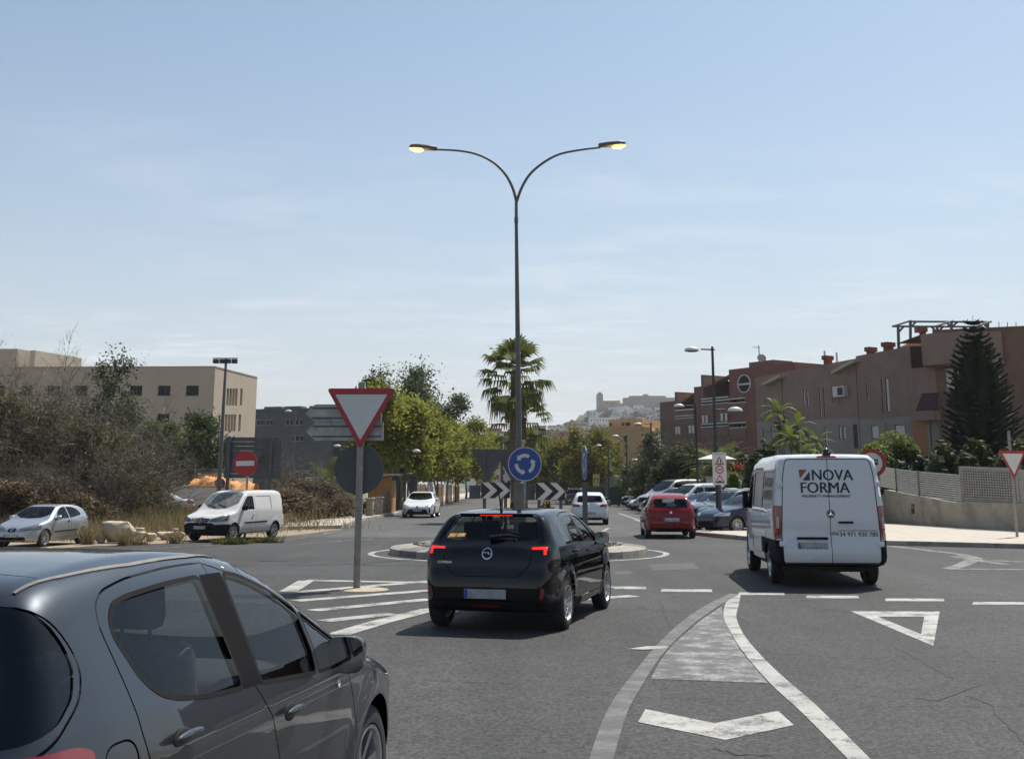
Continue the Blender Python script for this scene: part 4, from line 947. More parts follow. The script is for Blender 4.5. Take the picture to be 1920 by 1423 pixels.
def spec_mpv():
 L=4.9
 prof=[(.03,.5),(.05,.75),(.14,.92),(.4,1.04),(.75,1.12),(.95,1.20),(1.4,1.58),(1.75,1.82),(2.1,1.91),(2.8,1.94),(4.0,1.93),(4.65,1.89),(4.78,1.75),(4.84,1.2),(4.88,.8),(4.88,.5),(4.8,.36),(4.5,.3),(3,.27),(1.2,.26),(.3,.25),(.08,.3)]
 sec=[(.1,.84),(.3,.92),(.5,.955),(.9,.96),(1.15,.94),(1.25,.91),(1.80,.76),(2.1,.6)]
 plan=[(0,.66),(.1,.78),(.3,.9),(.7,.97),(1.1,.995),(1.6,1),(4.5,1),(4.9,.96)]
 fw=fillet([(1.35,1.2),(2.15,1.2),(2.15,1.70),(1.80,1.70),(1.5,1.42)],.04);w2=fillet([(2.27,1.2),(3.3,1.2),(3.3,1.70),(2.27,1.70)],.05);w3=fillet([(3.42,1.2),(4.6,1.2),(4.55,1.70),(3.42,1.70)],.05)
 S=std(L,prof,sec,plan,(.95,4.0),(.335,.215,.21,'seven'),.82,[fw,w2,w3],[],ws=fillet([(1.0,0),(1.06,.4),(1.25,.78),(1.66,.72),(1.8,.64),(1.78,0),(1.8,-.64),(1.66,-.72),(1.25,-.78),(1.06,-.4)],.05),glass='glassd',zc=.95,ax=(1.2,.9),hl=[(fillet([(.45,.82),(.5,.94),(.85,1.03),(1.2,1.05),(1.2,.88),(.75,.8)],.02),[(-.5,.5),(-.5,1.2),(.45,1.2),(.55,1.0),(.4,.75)])],grille=[fillet(sym([(0,.66),(.4,.68),(.44,.9),(0,.93)]),.03)],low=[('front',[(-1.2,.2),(1.2,.2),(1.2,.42),(-1.2,.42)])])
 def extra(root,sh,mats,done):
  mirror(root,1.4,1.28,.86,L,mats.get('mirror',M_['blackplastic']),tall=.3);plate(root,sh.view3('front',[(0,.56)])[0][0]+.012,.56,1)
 S['extra']=extra;CARS['mpv']=S
spec_mpv()
# ================================================================== ground, roads, pavements, paint
def asphalt(name,base,tint=(1,1,1),crack=.6,patch=.24):
 m=bpy.data.materials.new(name);m.use_nodes=True
 nt=m.node_tree;L=nt.links.new;b=nt.nodes['Principled BSDF']
 t=nt.nodes.new('ShaderNodeTexCoord')
 def noise(sc,det=4,ro=.6):
  n=nt.nodes.new('ShaderNodeTexNoise');n.inputs['Scale'].default_value=sc;n.inputs['Detail'].default_value=det;n.inputs['Roughness'].default_value=ro
  L(t.outputs['Object'],n.inputs['Vector']);return n.outputs['Fac']
 def mr(x,a,c,lo,hi):
  r=nt.nodes.new('ShaderNodeMapRange');r.inputs['From Min'].default_value=a;r.inputs['From Max'].default_value=c;r.inputs['To Min'].default_value=lo;r.inputs['To Max'].default_value=hi
  L(x,r.inputs['Value']);return r.outputs[0]
 def mul(a,c):
  n=nt.nodes.new('ShaderNodeMath');n.operation='MULTIPLY';L(a,n.inputs[0])
  if isinstance(c,float):n.inputs[1].default_value=c
  else:L(c,n.inputs[1])
  return n.outputs[0]
 big=mr(noise(.16,3),.3,.7,1-patch,1+patch)
 mid=mr(noise(1.7,6,.7),.3,.7,.86,1.14)
 v=nt.nodes.new('ShaderNodeTexVoronoi');v.inputs['Scale'].default_value=48;L(t.outputs['Object'],v.inputs['Vector'])
 sv=nt.nodes.new('ShaderNodeSeparateColor');L(v.outputs['Color'],sv.inputs[0])
 agg=mr(sv.outputs[0],0,1,.35,1.8)
 fine=mr(noise(130,2),.3,.7,.8,1.2)
 mp_=nt.nodes.new('ShaderNodeMapping');mp_.inputs['Scale'].default_value=(1.1,.05,1);mp_.inputs['Rotation'].default_value=(0,0,.12);L(t.outputs['Object'],mp_.inputs['Vector'])
 ns=nt.nodes.new('ShaderNodeTexNoise');ns.inputs['Scale'].default_value=1.0;ns.inputs['Detail'].default_value=4;L(mp_.outputs[0],ns.inputs['Vector'])
 oil=mr(noise(2.6,2),.66,.74,1.0,.72)
 f=mul(mul(mul(big,mid),mul(agg,fine)),mul(mr(ns.outputs['Fac'],.35,.65,.86,1.13),oil))
 w=nt.nodes.new('ShaderNodeTexNoise');w.inputs['Scale'].default_value=1.3;w.inputs['Detail'].default_value=6;L(t.outputs['Object'],w.inputs['Vector'])
 mixv=nt.nodes.new('ShaderNodeMixRGB');mixv.inputs[0].default_value=.32;L(t.outputs['Object'],mixv.inputs[1]);L(w.outputs['Color'],mixv.inputs[2])
 vc=nt.nodes.new('ShaderNodeTexVoronoi');vc.feature='DISTANCE_TO_EDGE';vc.inputs['Scale'].default_value=.55;L(mixv.outputs[0],vc.inputs['Vector'])
 ck=mr(vc.outputs['Distance'],.003,.012,1.0,0.0)
 gate=mr(noise(.35,2),.5,.62,0.0,1.0)
 ck=mul(mul(ck,gate),mr(noise(7,3),.4,.55,0.,1.))
 ckf=mr(ck,0,1,1.0,1-crack)
 f=mul(f,ckf)
 x=nt.nodes.new('ShaderNodeMixRGB');x.blend_type='MULTIPLY';x.inputs[0].default_value=1;x.inputs[1].default_value=(base*tint[0],base*tint[1],base*tint[2],1)
 L(f,x.inputs[2]);L(x.outputs[0],b.inputs['Base Color'])
 b.inputs['Roughness'].default_value=.82;b.inputs['Specular IOR Level'].default_value=.35
 bu=nt.nodes.new('ShaderNodeBump');bu.inputs['Strength'].default_value=.55;bu.inputs['Distance'].default_value=.006
 hh=nt.nodes.new('ShaderNodeMath');hh.operation='SUBTRACT';L(sv.outputs[1],hh.inputs[0]);L(mul(ck,3.0),hh.inputs[1]);L(hh.outputs[0],bu.inputs['Height']);L(bu.outputs[0],b.inputs['Normal'])
 return m
def road_paint(name,col,wear=.45,scale=9.0):
 """thermoplastic paint worn through to the asphalt"""
 m=bpy.data.materials.new(name);m.use_nodes=True
 nt=m.node_tree;L=nt.links.new;b=nt.nodes['Principled BSDF']
 t=nt.nodes.new('ShaderNodeTexCoord')
 n=nt.nodes.new('ShaderNodeTexNoise');n.inputs['Scale'].default_value=scale;n.inputs['Detail'].default_value=9;n.inputs['Roughness'].default_value=.72;L(t.outputs['Object'],n.inputs['Vector'])
 v=nt.nodes.new('ShaderNodeTexVoronoi');v.inputs['Scale'].default_value=70;L(t.outputs['Object'],v.inputs['Vector'])
 sv=nt.nodes.new('ShaderNodeSeparateColor');L(v.outputs['Color'],sv.inputs[0])
 a=nt.nodes.new('ShaderNodeMath');a.operation='MULTIPLY_ADD';L(sv.outputs[0],a.inputs[0]);a.inputs[1].default_value=.10;L(n.outputs['Fac'],a.inputs[2])
 r=nt.nodes.new('ShaderNodeMapRange');c=.74-wear*.36
 r.inputs['From Min'].default_value=c-.07;r.inputs['From Max'].default_value=c+.07;r.inputs['To Min'].default_value=0;r.inputs['To Max'].default_value=1;L(a.outputs[0],r.inputs['Value'])
 n2=nt.nodes.new('ShaderNodeTexNoise');n2.inputs['Scale'].default_value=2.2;n2.inputs['Detail'].default_value=5;L(t.outputs['Object'],n2.inputs['Vector'])
 r2=nt.nodes.new('ShaderNodeMapRange');r2.inputs['From Min'].default_value=.3;r2.inputs['From Max'].default_value=.7;r2.inputs['To Min'].default_value=.72;r2.inputs['To Max'].default_value=1.08;L(n2.outputs['Fac'],r2.inputs['Value'])
 x0=nt.nodes.new('ShaderNodeMixRGB');x0.blend_type='MULTIPLY';x0.inputs[0].default_value=1;x0.inputs[1].default_value=(*col,1);L(r2.outputs[0],x0.inputs[2])
 x=nt.nodes.new('ShaderNodeMixRGB');x.inputs[2].default_value=(.065,.064,.063,1);L(r.outputs[0],x.inputs[0]);L(x0.outputs[0],x.inputs[1]);L(x.outputs[0],b.inputs['Base Color'])
 b.inputs['Roughness'].default_value=.75
 return m
M_['asph']=asphalt('asphalt_roundabout',.036,(1.02,1.0,.985))
M_['asph2']=asphalt('asphalt_street',.064,(1,.985,.96),.35)
M_['paint']=road_paint('road_paint',(.36,.35,.325),.34,2.6)
M_['paint_w']=road_paint('road_paint_worn',(.27,.265,.255),.66,3.0)
M_['paint_old']=road_paint('road_paint_blacked',(.14,.136,.128),.6,3.0)
M_['kerb']=mat('kerb_stone',(.30,.27,.235),.85,var=.22,vscale=4,bump=.4,bscale=60,dirt=((.10,.09,.08),5,.7))
M_['kerb_d']=mat('kerb_stone_dark',(.17,.155,.14),.85,var=.22,vscale=4,bump=.4,bscale=60,dirt=((.06,.055,.05),5,.7))
M_['pave']=mat('pavement_slabs',(.42,.375,.315),.85,var=.14,vscale=3,bump=.3,bscale=50,dirt=((.26,.23,.19),2.5,.5))
M_['earth']=mat('dry_earth',(.26,.20,.135),.95,var=.28,vscale=1.5,bump=.7,bscale=14,dirt=((.14,.115,.08),3,.7))
M_['terrain']=mat('terrain_scrub',(.19,.17,.115),.95,var=.3,vscale=.05,dirt=((.07,.085,.04),.12,.8))
def sheet(name,pts,z,m,kind='structure',parent=None,thick=0):
 q=MB();n=len(pts)
 q.add([(p[0],p[1],z)for p in pts],[tuple(range(n))])
 if thick:q=MB().prism([(p[0],p[1])for p in pts],lambda a,b,d:(a,b,d),z-thick,z)
 o=q.build(name,m,parent)
 if parent is None:o['kind']=kind
 return o
sheet('terrain',[(-2500,-300),(2500,-300),(2500,4000),(-2500,4000)],-.03,M_['terrain'])
road=sheet('road',[(-75,-25),(75,-25),(75,41),(-75,41)],0,M_['asph'])
street=sheet('street',[(-9.2,40.4),(12.6,40.4),(17,60),(20,110),(20,420),(-9.5,420),(-8.2,110),(-7.6,64),(-9.0,50)],.004,M_['asph2'])
def marking(pts,m,name='road_marking',z=.004):
 P=[G(u,v)for u,v in pts];return sheet(name,P,z,m,parent=road)
_sk=[0]
def stroke(pts,w,m,z=.0045,name='road_marking'):
 _sk[0]=(_sk[0]+1)%9;z=z+_sk[0]*.0003
 P=[G(u,v)for u,v in pts];l,r=[],[]
 for i,p in enumerate(P):
  t=(P[min(i+1,len(P)-1)]-P[max(i-1,0)]).normalized();nn=Vector((-t.y,t.x,0))*w/2
  l.append(p+nn);r.append(p-nn)
 k=len(P);q=MB();q.add([(p.x,p.y,z)for p in l+r],[(i,i+1,k+i+1,k+i)for i in range(k-1)])
 return q.build(name,m,road)
zz8=lambda x,y:(1060+x/2.2326,1000+y/2.2326)
for x0,x1,y in((1152,1210,1102),(1241,1334,1107),(1386,1470,1113),(1513,1609,1119),(1661,1769,1124.5),(1825,1935,1131),(2000,2120,1139)):
 marking([(x0,y-2.6),(x1,y-2.2),(x1+2,y+2.8),(x0-2,y+2.4)],M_['paint'])
tri_o=[(1594,1145.5),(1762,1146.5),(1750,1211)];tri_i=[(1646,1156),(1733,1156),(1727,1189)]
for i in range(3):
 j=(i+1)%3;marking([tri_o[i],tri_o[j],tri_i[j],tri_i[i]],M_['paint'])
def band(a,b,m,z=.005):
 A=catmull([zz8(*p)for p in a],5,False);B=catmull([zz8(*p)for p in b],5,False)
 P=[G(*p)for p in A]+[G(*p)for p in B];k=len(A);q=MB()
 q.add([(p.x,p.y,z)for p in P],[(i,i+1,k+i+1,k+i)for i in range(k-1)]);return q.build('road_marking',m,road)
band([(80,1010),(150,800),(200,700),(290,580),(400,450),(500,360),(600,295),(690,252)],[(185,1010),(260,750),(320,640),(390,530),(470,440),(560,362),(650,300),(728,256)],M_['paint_old'],.0065)
band([(735,252),(726,300),(716,350),(745,420),(800,490),(900,590),(1050,720),(1360,1030)],[(690,258),(668,300),(663,350),(690,410),(740,490),(850,620),(1000,760),(1265,1030)],M_['paint'])
marking([zz8(*p)for p in((445,470),(560,368),(655,305),(662,355),(690,415),(735,492),(848,626),(600,618),(358,608),(400,530))],M_['paint_w'],z=.0035)
marking([zz8(*p)for p in((335,736),(625,795),(670,865),(305,790))],M_['paint']);marking([zz8(*p)for p in((625,795),(890,743),(957,803),(670,865))],M_['paint'])
marking([zz8(*p)for p in((258,486),(340,474),(430,471),(428,482),(330,488))],M_['paint'],z=.008)
zz4=lambda x,y:(x/2.526,1000+y/2.526)
hs=[((1365,275),(1450,224)),((1450,222),(1930,232)),((1400,278),(1700,254),(2040,226)),((1400,320),(2040,270)),((1480,366),(2040,312)),((1530,416),(1860,381)),((1600,480),(1800,420),(2040,360))]
for s_ in hs:stroke([zz4(*p)for p in s_],.30,M_['paint'])
stroke([(760,1091.5),(1152,1101)],.3,M_['paint']);stroke([(805,1143),(960,1132),(1100,1123),(1190,1117)],.30,M_['paint']);stroke([(820,1101),(1100,1112)],.3,M_['paint'],.003);stroke([(820,1112),(1000,1121)],.3,M_['paint'],.003)
for s_ in(((1779,1067),(1806,1059),(1830,1047),(1800,1039),(1759,1034),(1662,1023)),((1779,1067),(1925,1068)),((1857,1051),(1925,1054)),((1790,1043),(1880,1058))):stroke(s_,.34,M_['paint_w'])
for s_ in(((250,1031),(400,1022),(520,1013),(575,1008)),((606,1001),(648,991)),((880,997),(910,990)),((700,1010),(560,1020))):stroke(s_,.16,M_['paint_w'])
for s_ in(((1010,948),(1016,945)),((1036,944),(1041,941.5)),((1130,996),(1141,990)),((830,989),(838,985)),((1190,975),(1290,998)),((1160,962),(1200,976))):stroke(s_,.14,M_['paint'])
for s_ in(((485,1052),(545,1051)),((1155,994.5),(1183,994)),((805,983),(842,984))):stroke(s_,.10,M_['seam'],.0055,'asphalt_crack')
rgc=random.Random(4)
for C_ in(((1380,480),(1450,510),(1530,560),(1600,600),(1645,612)),((1655,662),(1720,640),(1765,628)),((1690,680),(1790,720),(1800,760),(1850,800),(1900,850),(1935,895)),((390,270),(410,320),(430,380),(480,425)),((1040,330),(1120,318),(1190,330)),((1460,690),(1560,700),(1670,660)),((620,900),(720,925),(860,930))):
 P_=[p for a,b in zip(C_[:-1],C_[1:])for p in[(a[0]+(b[0]-a[0])*k/6+rgc.uniform(-5,5),a[1]+(b[1]-a[1])*k/6+rgc.uniform(-3,3))for k in range(6)]]+[C_[-1]]
 stroke([zz8(*p)for p in P_],.016,M_['seam'],.0015,'asphalt_crack')
for i,P in enumerate(([(1215,1058),(1300,1055),(1312,1066),(1225,1070)],[(1150,1072),(1180,1070),(1190,1076),(1155,1078)])):marking(P,M_['asph2'],'asphalt_patch',.003)
q=MB();c0=G(683,1105);q.lathe([(.42,0),(.36,.012),(.2,.02),(.0,.022)],12,Matrix.Translation(c0));q.build('concrete_spill',mat('spilled_mortar',(.36,.30,.22),.9,var=.3,vscale=9),road,40)
def kerb_row(parent,P,h=.14,w=.16,step=1.0,m='kerb',inside=1):
 P=[Vector((p[0],p[1],0))for p in P];seg=[(a,b)for a,b in zip(P[:-1],P[1:])]
 for a,b in seg:
  L_=(b-a).length;n=max(1,round(L_/step));t=(b-a)/L_;nn=Vector((-t.y,t.x,0))*inside
  for i in range(n):
   p0=a+t*(L_*i/n+.006);p1=a+t*(L_*(i+1)/n-.006)
   z=h+random.uniform(-.006,.006)
   f=random.uniform(-.006,.006)
   q=MB();q.add([p0+nn*f,p1+nn*f,p1+nn*w,p0+nn*w]+[x+Vector((0,0,z-.025))for x in(p0+nn*f,p1+nn*f)]+[x+Vector((0,0,z))for x in(p0+nn*(f+.025),p1+nn*(f+.025),p1+nn*w,p0+nn*w)],[(0,1,5,4),(4,5,7,6),(6,7,8,9),(3,9,8,2),(0,4,6,9,3),(1,2,8,7,5)])
   q.build('kerb_stone',M_[m],parent)
random.seed(5)
e_r=[G(1302,1004),G(1330,1006.5),G(1400,1013),G(1530,1018.5),G(1700,1023),G(1930,1029)]
b_r=[G(1950,1004),G(1800,996),G(1662,986),G(1600,985),G(1500,988),G(1400,991),G(1318,998)]
pr=sheet('pavement_right',[(p.x,p.y)for p in e_r]+[(26,19.5),(40,18.5),(40,30)]+[(p.x,p.y)for p in b_r],.132,M_['pave'],thick=.12)
kerb_row(pr,[(p.x,p.y)for p in e_r]+[(26,20.2)],.135,.16,1.0)
e_l=[G(470,999),G(540,993.5),G(640,991),G(678,977),G(724,968.5)]
pl_=sheet('pavement_left',[(p.x,p.y)for p in e_l]+[(-6.6,90),(-6.2,160),(-6.0,420),(-12,420),(-11,110),(-9.4,70)]+[(p.x,p.y)for p in(G(664,967.5),G(600,979),G(540,985.5),G(470,993))],.142,M_['pave'],thick=.13)
kerb_row(pl_,[(p.x,p.y)for p in e_l]+[(-6.6,90),(-6.2,160)],.14,.16,1.2)
vg=[G(-60,1036),G(100,1029),G(175,1024),G(262,1021),G(345,1018),G(420,1013),G(500,1008),G(560,1003),G(600,998),G(640,992),G(600,991.5),G(540,990)]
verge=sheet('verge',[(p.x,p.y)for p in vg]+[(-11.2,66),(-12,110),(-60,110),(-90,60),(-60,22)],.010,M_['earth'])
sheet('parking_bays',[(6.6,41.6),(8.6,43),(17.2,60),(19.8,100),(17,101),(8.9,98)],.0085,M_['asph2'])
back_ground=sheet('garden_ground',[(10.6,36.5),(14,41.0),(18,46),(24,60),(26,110),(26,400),(200,400),(200,28),(30,25)],.012,M_['earth'])
med_e=[(-.75,160),(-.8,47),(-.45,45.2),(.1,44.6),(.7,45.2),(1.0,47),(1.2,160)]
med=sheet('median',med_e,.142,M_['earth'],thick=.13)
kerb_row(med,med_e,.15,.15,1.1,'kerb',-1)
IC=Vector((.17,31.0,0));IR=3.37
isl=empty('roundabout_island',IC);isl['kind']='structure'
NK=26
for i in range(NK):
 a0,a1=2*PI*i/NK+.003,2*PI*(i+1)/NK-.003
 q=MB();vs=[]
 for a in(a0,(a0+a1)/2,a1):
  c,s_=math.cos(a),math.sin(a);j=.0
  for r,z in((IR,0),(IR-.015,.15),(IR-.05,.175),(IR-.62,.235),(IR-.62,.05)):vs.append((IC.x+r*c,IC.y+r*s_,z))
 fs=[]
 for k in(0,5):
  for m_ in range(4):fs.append((k+m_,k+m_+1,k+m_+6,k+m_+5))
 fs+=[(0,1,2,3,4),(14,13,12,11,10)]
 q.add(vs,fs);q.build('kerb_stone',M_['kerb' if i%5 else 'kerb_d'],isl,30)
q=MB();q.lathe([(IR-.60,.215),(2.0,.27),(1.0,.31),(0,.32)],48,Matrix.Translation(IC),caps=False);q.build('island_bed',M_['earth'],isl,60)
rg=random.Random(3);q=MB()
for i in range(1500):
 r=(IR-.66)*math.sqrt(rg.random());a=rg.random()*2*PI;z=.31-.09*(r/2.7)**1.6
 s_=rg.uniform(.05,.10);M4=Matrix.Translation((IC.x+r*math.cos(a),IC.y+r*math.sin(a),z))@Matrix.Rotation(rg.random()*6,4,'Z')@Matrix.Rotation(rg.uniform(-.3,.3),4,'X')
 c=[(-1,-.7,-.5),(1,-.8,-.5),(1.1,.8,-.5),(-1,.7,-.5),(-.7,-.5,.5),(.7,-.55,.55),(.75,.5,.45),(-.65,.5,.5)]
 q.add([M4@Vector((x*s_,y*s_,zz*s_))for x,y,zz in c],[(0,3,2,1),(4,5,6,7),(0,1,5,4),(1,2,6,5),(2,3,7,6),(3,0,4,7)])
o=q.build('stone_setts',mat('setts',(.24,.215,.18),.9,var=.35,vscale=3),isl);o['kind']='stuff'
q=MB();n=96
vs=[(IC.x+r*math.cos(2*PI*i/n),IC.y+r*math.sin(2*PI*i/n),.004)for r in(IR+.40,IR+.56)for i in range(n)]
q.add(vs,[(i,(i+1)%n,n+(i+1)%n,n+i)for i in range(n)]);q.build('road_marking',M_['paint'],road)
# ================================================================== the vehicles in their places
M_['pillar']=mat('pillar_film',(.009,.009,.010),.9,spec=.08,bump=.05,bscale=400)
M_['strip']=mat('roof_strip',(.12,.115,.105),.6,var=.3,vscale=30)
PA=dict(grey=paint('paint_anthracite',(.040,.047,.057),.6,.40,.06),black=paint('paint_black',(.0035,.0036,.0045),0,.3,.02),white=paint('paint_white',(.66,.67,.68),0,.4,.5),white2=paint('paint_white_dusty',(.60,.59,.56),0,.5,.9),red=paint('paint_red',(.20,.006,.010),0,.35,.08),silver=paint('paint_silver',(.42,.44,.47),.75,.38,.4),silver2=paint('paint_pale_grey',(.34,.35,.36),.6,.4,.3),blue=paint('paint_navy',(.012,.016,.04),.2,.35,.2),blue2=paint('paint_blue',(.012,.02,.10),.2,.35,.2),dgreen=paint('paint_dark_teal',(.03,.045,.05),.3,.4,.2),dgrey=paint('paint_dark_grey',(.03,.03,.032),.3,.4,.3))
def carx(spec,u,v,yaw,pk,label,group=None,name='parked_car',steer=0,dx=0,dy=0,scale=None,cat='car',**mm):
 p=G(u,v);d=dict(paint=PA[pk],side_panel=PA[pk],mirror=PA[pk],handle=PA[pk]);d.update(mm)
 o=car(spec,(p.x+dx,p.y+dy,0),yaw,label,group,d,name,steer,cat=cat)
 if scale:o.scale=scale
 return o
ca=.13
car('hatch308',(-1.80+ca*math.sin(.19),5.10+ca*math.cos(.19),0),-.19,'dark grey five-door hatchback cut off by the left edge, nearest the camera',None,dict(paint=PA['grey'],mirror=PA['grey'],handle=PA['grey']),'moving_car')
car('corsa',(.22,16.15,0),-.27,'black hatchback with lit brake lamps and a yellow sticker on its rear window',None,dict(paint=PA['black']),'moving_car')
car('van',(5.73,22.95,0),-.085,'white panel van with NOVA FORMA lettering across its rear doors',None,dict(paint=PA['white'],side_panel=PA['white']),'delivery_van',cat='van').scale=(.97,1,1)
def heading(b):return PI-b
def by_wheel(spec,wu,wv,rz,scale,fl,pk,label,group=None,name='parked_car',cat='car',**mm):
 """put the car so that its front-left wheel stands on the photo point"""
 S=CARS[spec];lx,ly=-S['track']*scale,(S['shell']['L']/2-S['axles'][0])*scale
 c,s_=math.cos(rz),math.sin(rz);p=G(wu,wv)
 d=dict(paint=PA[pk],side_panel=PA[pk],mirror=PA[pk],handle=PA[pk]);d.update(mm)
 o=car(spec,(p.x-(c*lx-s_*ly),p.y-(s_*lx+c*ly),0.0),rz,label,group,d,name,cat=cat);o.scale=(scale,)*3
 return o
by_wheel('citan',433,1015,heading(.36),.88,1,'white2','dusty white delivery van with black bumper parked on the verge',None,'delivery_van','van',windscreen=M_['dusty'],wsglass=M_['dusty']).location.z=.008
by_wheel('ibiza',79,1026,heading(.17),.82,1,'silver','silver three-door hatchback parked beside the rocks','cars parked on the left')
def cary(spec,X,Y,rz,pk,label,group=None,name='moving_car',scale=None,cat='car',z=0,**mm):
 d=dict(paint=PA[pk],side_panel=PA[pk],mirror=PA[pk],handle=PA[pk]);d.update(mm)
 o=car(spec,(X,Y,z),rz,label,group,d,name,cat=cat)
 if scale:o.scale=(scale,)*3
 return o
cary('saloon',-5.15,67,heading(.04),'white','white saloon coming towards the roundabout along the left carriageway',name='moving_car')
cary('ibiza',3.62,55,-.05,'white','white three-door hatchback driving away behind the edge-on roundabout sign')
cary('punto',5.42,41.2,-.05,'red','red hatchback driving away past the row of parked cars')
cary('suv',6.0,112,-.04,'dgrey','small grey crossover far ahead in the right carriageway')
row=[('corsa','blue',1.0,'dark navy hatchback nearest the van in the parked row',{}),('suv','dgreen',1.0,'dark teal crossover, second of the parked row',{}),('ibiza','silver',1.03,'silver white hatchback third in the parked row',{}),('corsa','blue2',1.02,'blue hatchback under the white van in the parked row',{}),('mpv','white',.97,'white people carrier in the parked row',{}),('saloon','white',.95,'low white saloon between the white people carrier and the dark crossover',{}),('suv','dgrey',1.0,'dark grey crossover in front of the tall silver minibus',{}),('mpv','silver2',1.12,'tall silver minibus in the parked row',{}),('suv','silver2',.95,'pale silver crossover left of the silver minibus',{}),('saloon','white',1.0,'white saloon far along the parked row',{}),('ibiza','red',1.0,'small red hatchback near the far end of the parked row',{}),('suv','black',1.05,'black crossover at the far end of the parked row',{})]
for i,(sp,pk,sc,lab,ex)in enumerate(row):
 Y=43.6+4.3*i;X=7.1+(Y-42)*.034
 Lh=CARS[sp]['shell']['L']/2*sc;rz=heading(1.12+.03*math.sin(i*7));hx,hy=-math.sin(rz),math.cos(rz)
 cary(sp,X-hx*Lh,Y-hy*Lh,rz,pk,lab,'cars parked in the row on the right','parked_car',sc,z=.009)
cary('saloon',9.6,126,PI/2+.2,'white','white car behind the dark green waste container','far parked cars','parked_car')
cary('ibiza',7.6,131,-.1,'dgrey','dark hatchback parked beside the waste containers','far parked cars','parked_car')
cary('suv',6.2,150,-.1,'black','black car beyond the grey crossover, far up the street','far parked cars','parked_car')
cary('saloon',-18.6,60,PI/2+.3,'white','white car half hidden behind the dry bushes','cars parked on the left','parked_car',z=.02)
cary('suv',-12.6,76,PI/2,'white','white off-road car under the timber shelter','cars parked on the left','parked_car',z=.02)
cary('ibiza',-17.5,88,PI/2,'dgrey','dark car in the yard behind the timber shelter','cars parked on the left','parked_car',z=.02)
cary('suv',6.9,168,-.05,'white','white car under the trees at the far end of the street','far parked cars','parked_car')
cary('saloon',10.6,112,PI/2+.2,'dgrey','dark saloon in front of the waste containers','far parked cars','parked_car')
# ================================================================== signs, lamps and street furniture
M_['zinc']=mat('galvanised_post',(.30,.28,.25),.55,metal=.35,var=.2,vscale=6,dirt=((.10,.08,.065),12,.8))
M_['zinc_d']=mat('galvanised_dark',(.085,.085,.085),.5,metal=.35,var=.15,vscale=5)
M_['signback']=mat('sign_back',(.075,.08,.083),.5,metal=.3,var=.15,vscale=4)
M_['signback2']=mat('sign_back_pale',(.36,.365,.35),.5,metal=.4,var=.2,vscale=5,dirt=((.10,.10,.095),6,.6))
M_['sred']=mat('sign_red',(.36,.012,.018),.35)
M_['swhite']=mat('sign_white',(.62,.60,.57),.35,var=.05)
M_['sblue']=mat('sign_blue',(.010,.055,.26),.35)
M_['sblack']=mat('sign_black',(.012,.012,.013),.4)
M_['syellow']=mat('sign_yellow',(.55,.42,.02),.4)
M_['lampiron']=mat('lamp_post_iron',(.035,.036,.035),.5,metal=.3,var=.2,vscale=5)
M_['lamp_g']=mat('lamp_post_grey',(.12,.117,.11),.55,metal=.3,var=.15,vscale=3)
M_['lamp_lit']=mat('lamp_lens_lit',(.9,.7,.3),.3,emit=(1,.56,.10),estr=2.0)
M_['lampdome']=mat('lamp_dome',(.60,.58,.52),.4)
class Board:
 def __init__(s,root,c,rz=0.0):s.root=root;s.M=Matrix.Translation(c)@Matrix.Rotation(rz,4,'Z')
 def plate(s,name,poly,m,d0,d1,parent=None,smooth=None):
  q=MB();q.prism(poly,lambda a,b,d:s.M@Vector((a,d,b)),d0,d1);return q.build(name,m,parent or s.root,smooth)
 def flat(s,name,v,f,m,d,parent=None):
  q=MB();q.add([s.M@Vector((a,d,b))for a,b in v],f);return q.build(name,m,parent or s.root)
def circ(r,n=40,c=(0,0)):return[(c[0]+r*math.cos(2*PI*i/n),c[1]+r*math.sin(2*PI*i/n))for i in range(n)]
def rtri(w,down=True,r=.06):
 h=w*.866;P=[(-w/2,h/2),(w/2,h/2),(0,-h/2)]
 if not down:P=[(a,-b)for a,b in P]
 return fillet(P,r,4)
def post(root,p,top,w=.1,d=.05,m='zinc',base=0.0,r=0.0):
 q=MB()
 if r:q.tube([(p[0],p[1],base),(p[0],p[1],top)],r,12)
 else:q.bbox(p[0]-w/2,p[0]+w/2,p[1]-d/2,p[1]+d/2,base,top,b=.006)
 return q.build('post',M_[m],root,40)
def yield_face(B,w,parent=None):
 o=B.plate('sign_plate',rtri(w,True,w*.06),M_['sred'],-.012,.012,parent)
 B.plate('sign_face',[(a*1.0,b+w*.0)for a,b in fillet([(-w*.375,w*.345),(w*.375,w*.345),(0,-w*.305)],w*.02,3)],M_['swhite'],-.016,-.0125,o)
 B.plate('sign_back',[(a*.97,b*.97)for a,b in rtri(w,True,w*.06)],M_['signback'],.0125,.016,o)
 return o
p=G(669,1104);t=empty('give_way_sign',p,0,'large red and white give-way triangle on a post, grey arrow boards behind it','sign')
Yp=p.y
post(t,p,at(676,717,Yp).z,.115,.09)
c=at(676.5,785,Yp-.08);B=Board(t,c,0);yield_face(B,131/2150*Yp*.985)
c=at(673,880,Yp+.07);B=Board(t,c,0);o=B.plate('round_plate',circ(.425),M_['signback'],-.012,.012);B.plate('rim',circ(.43),M_['zinc_d'],.0125,.02,o)
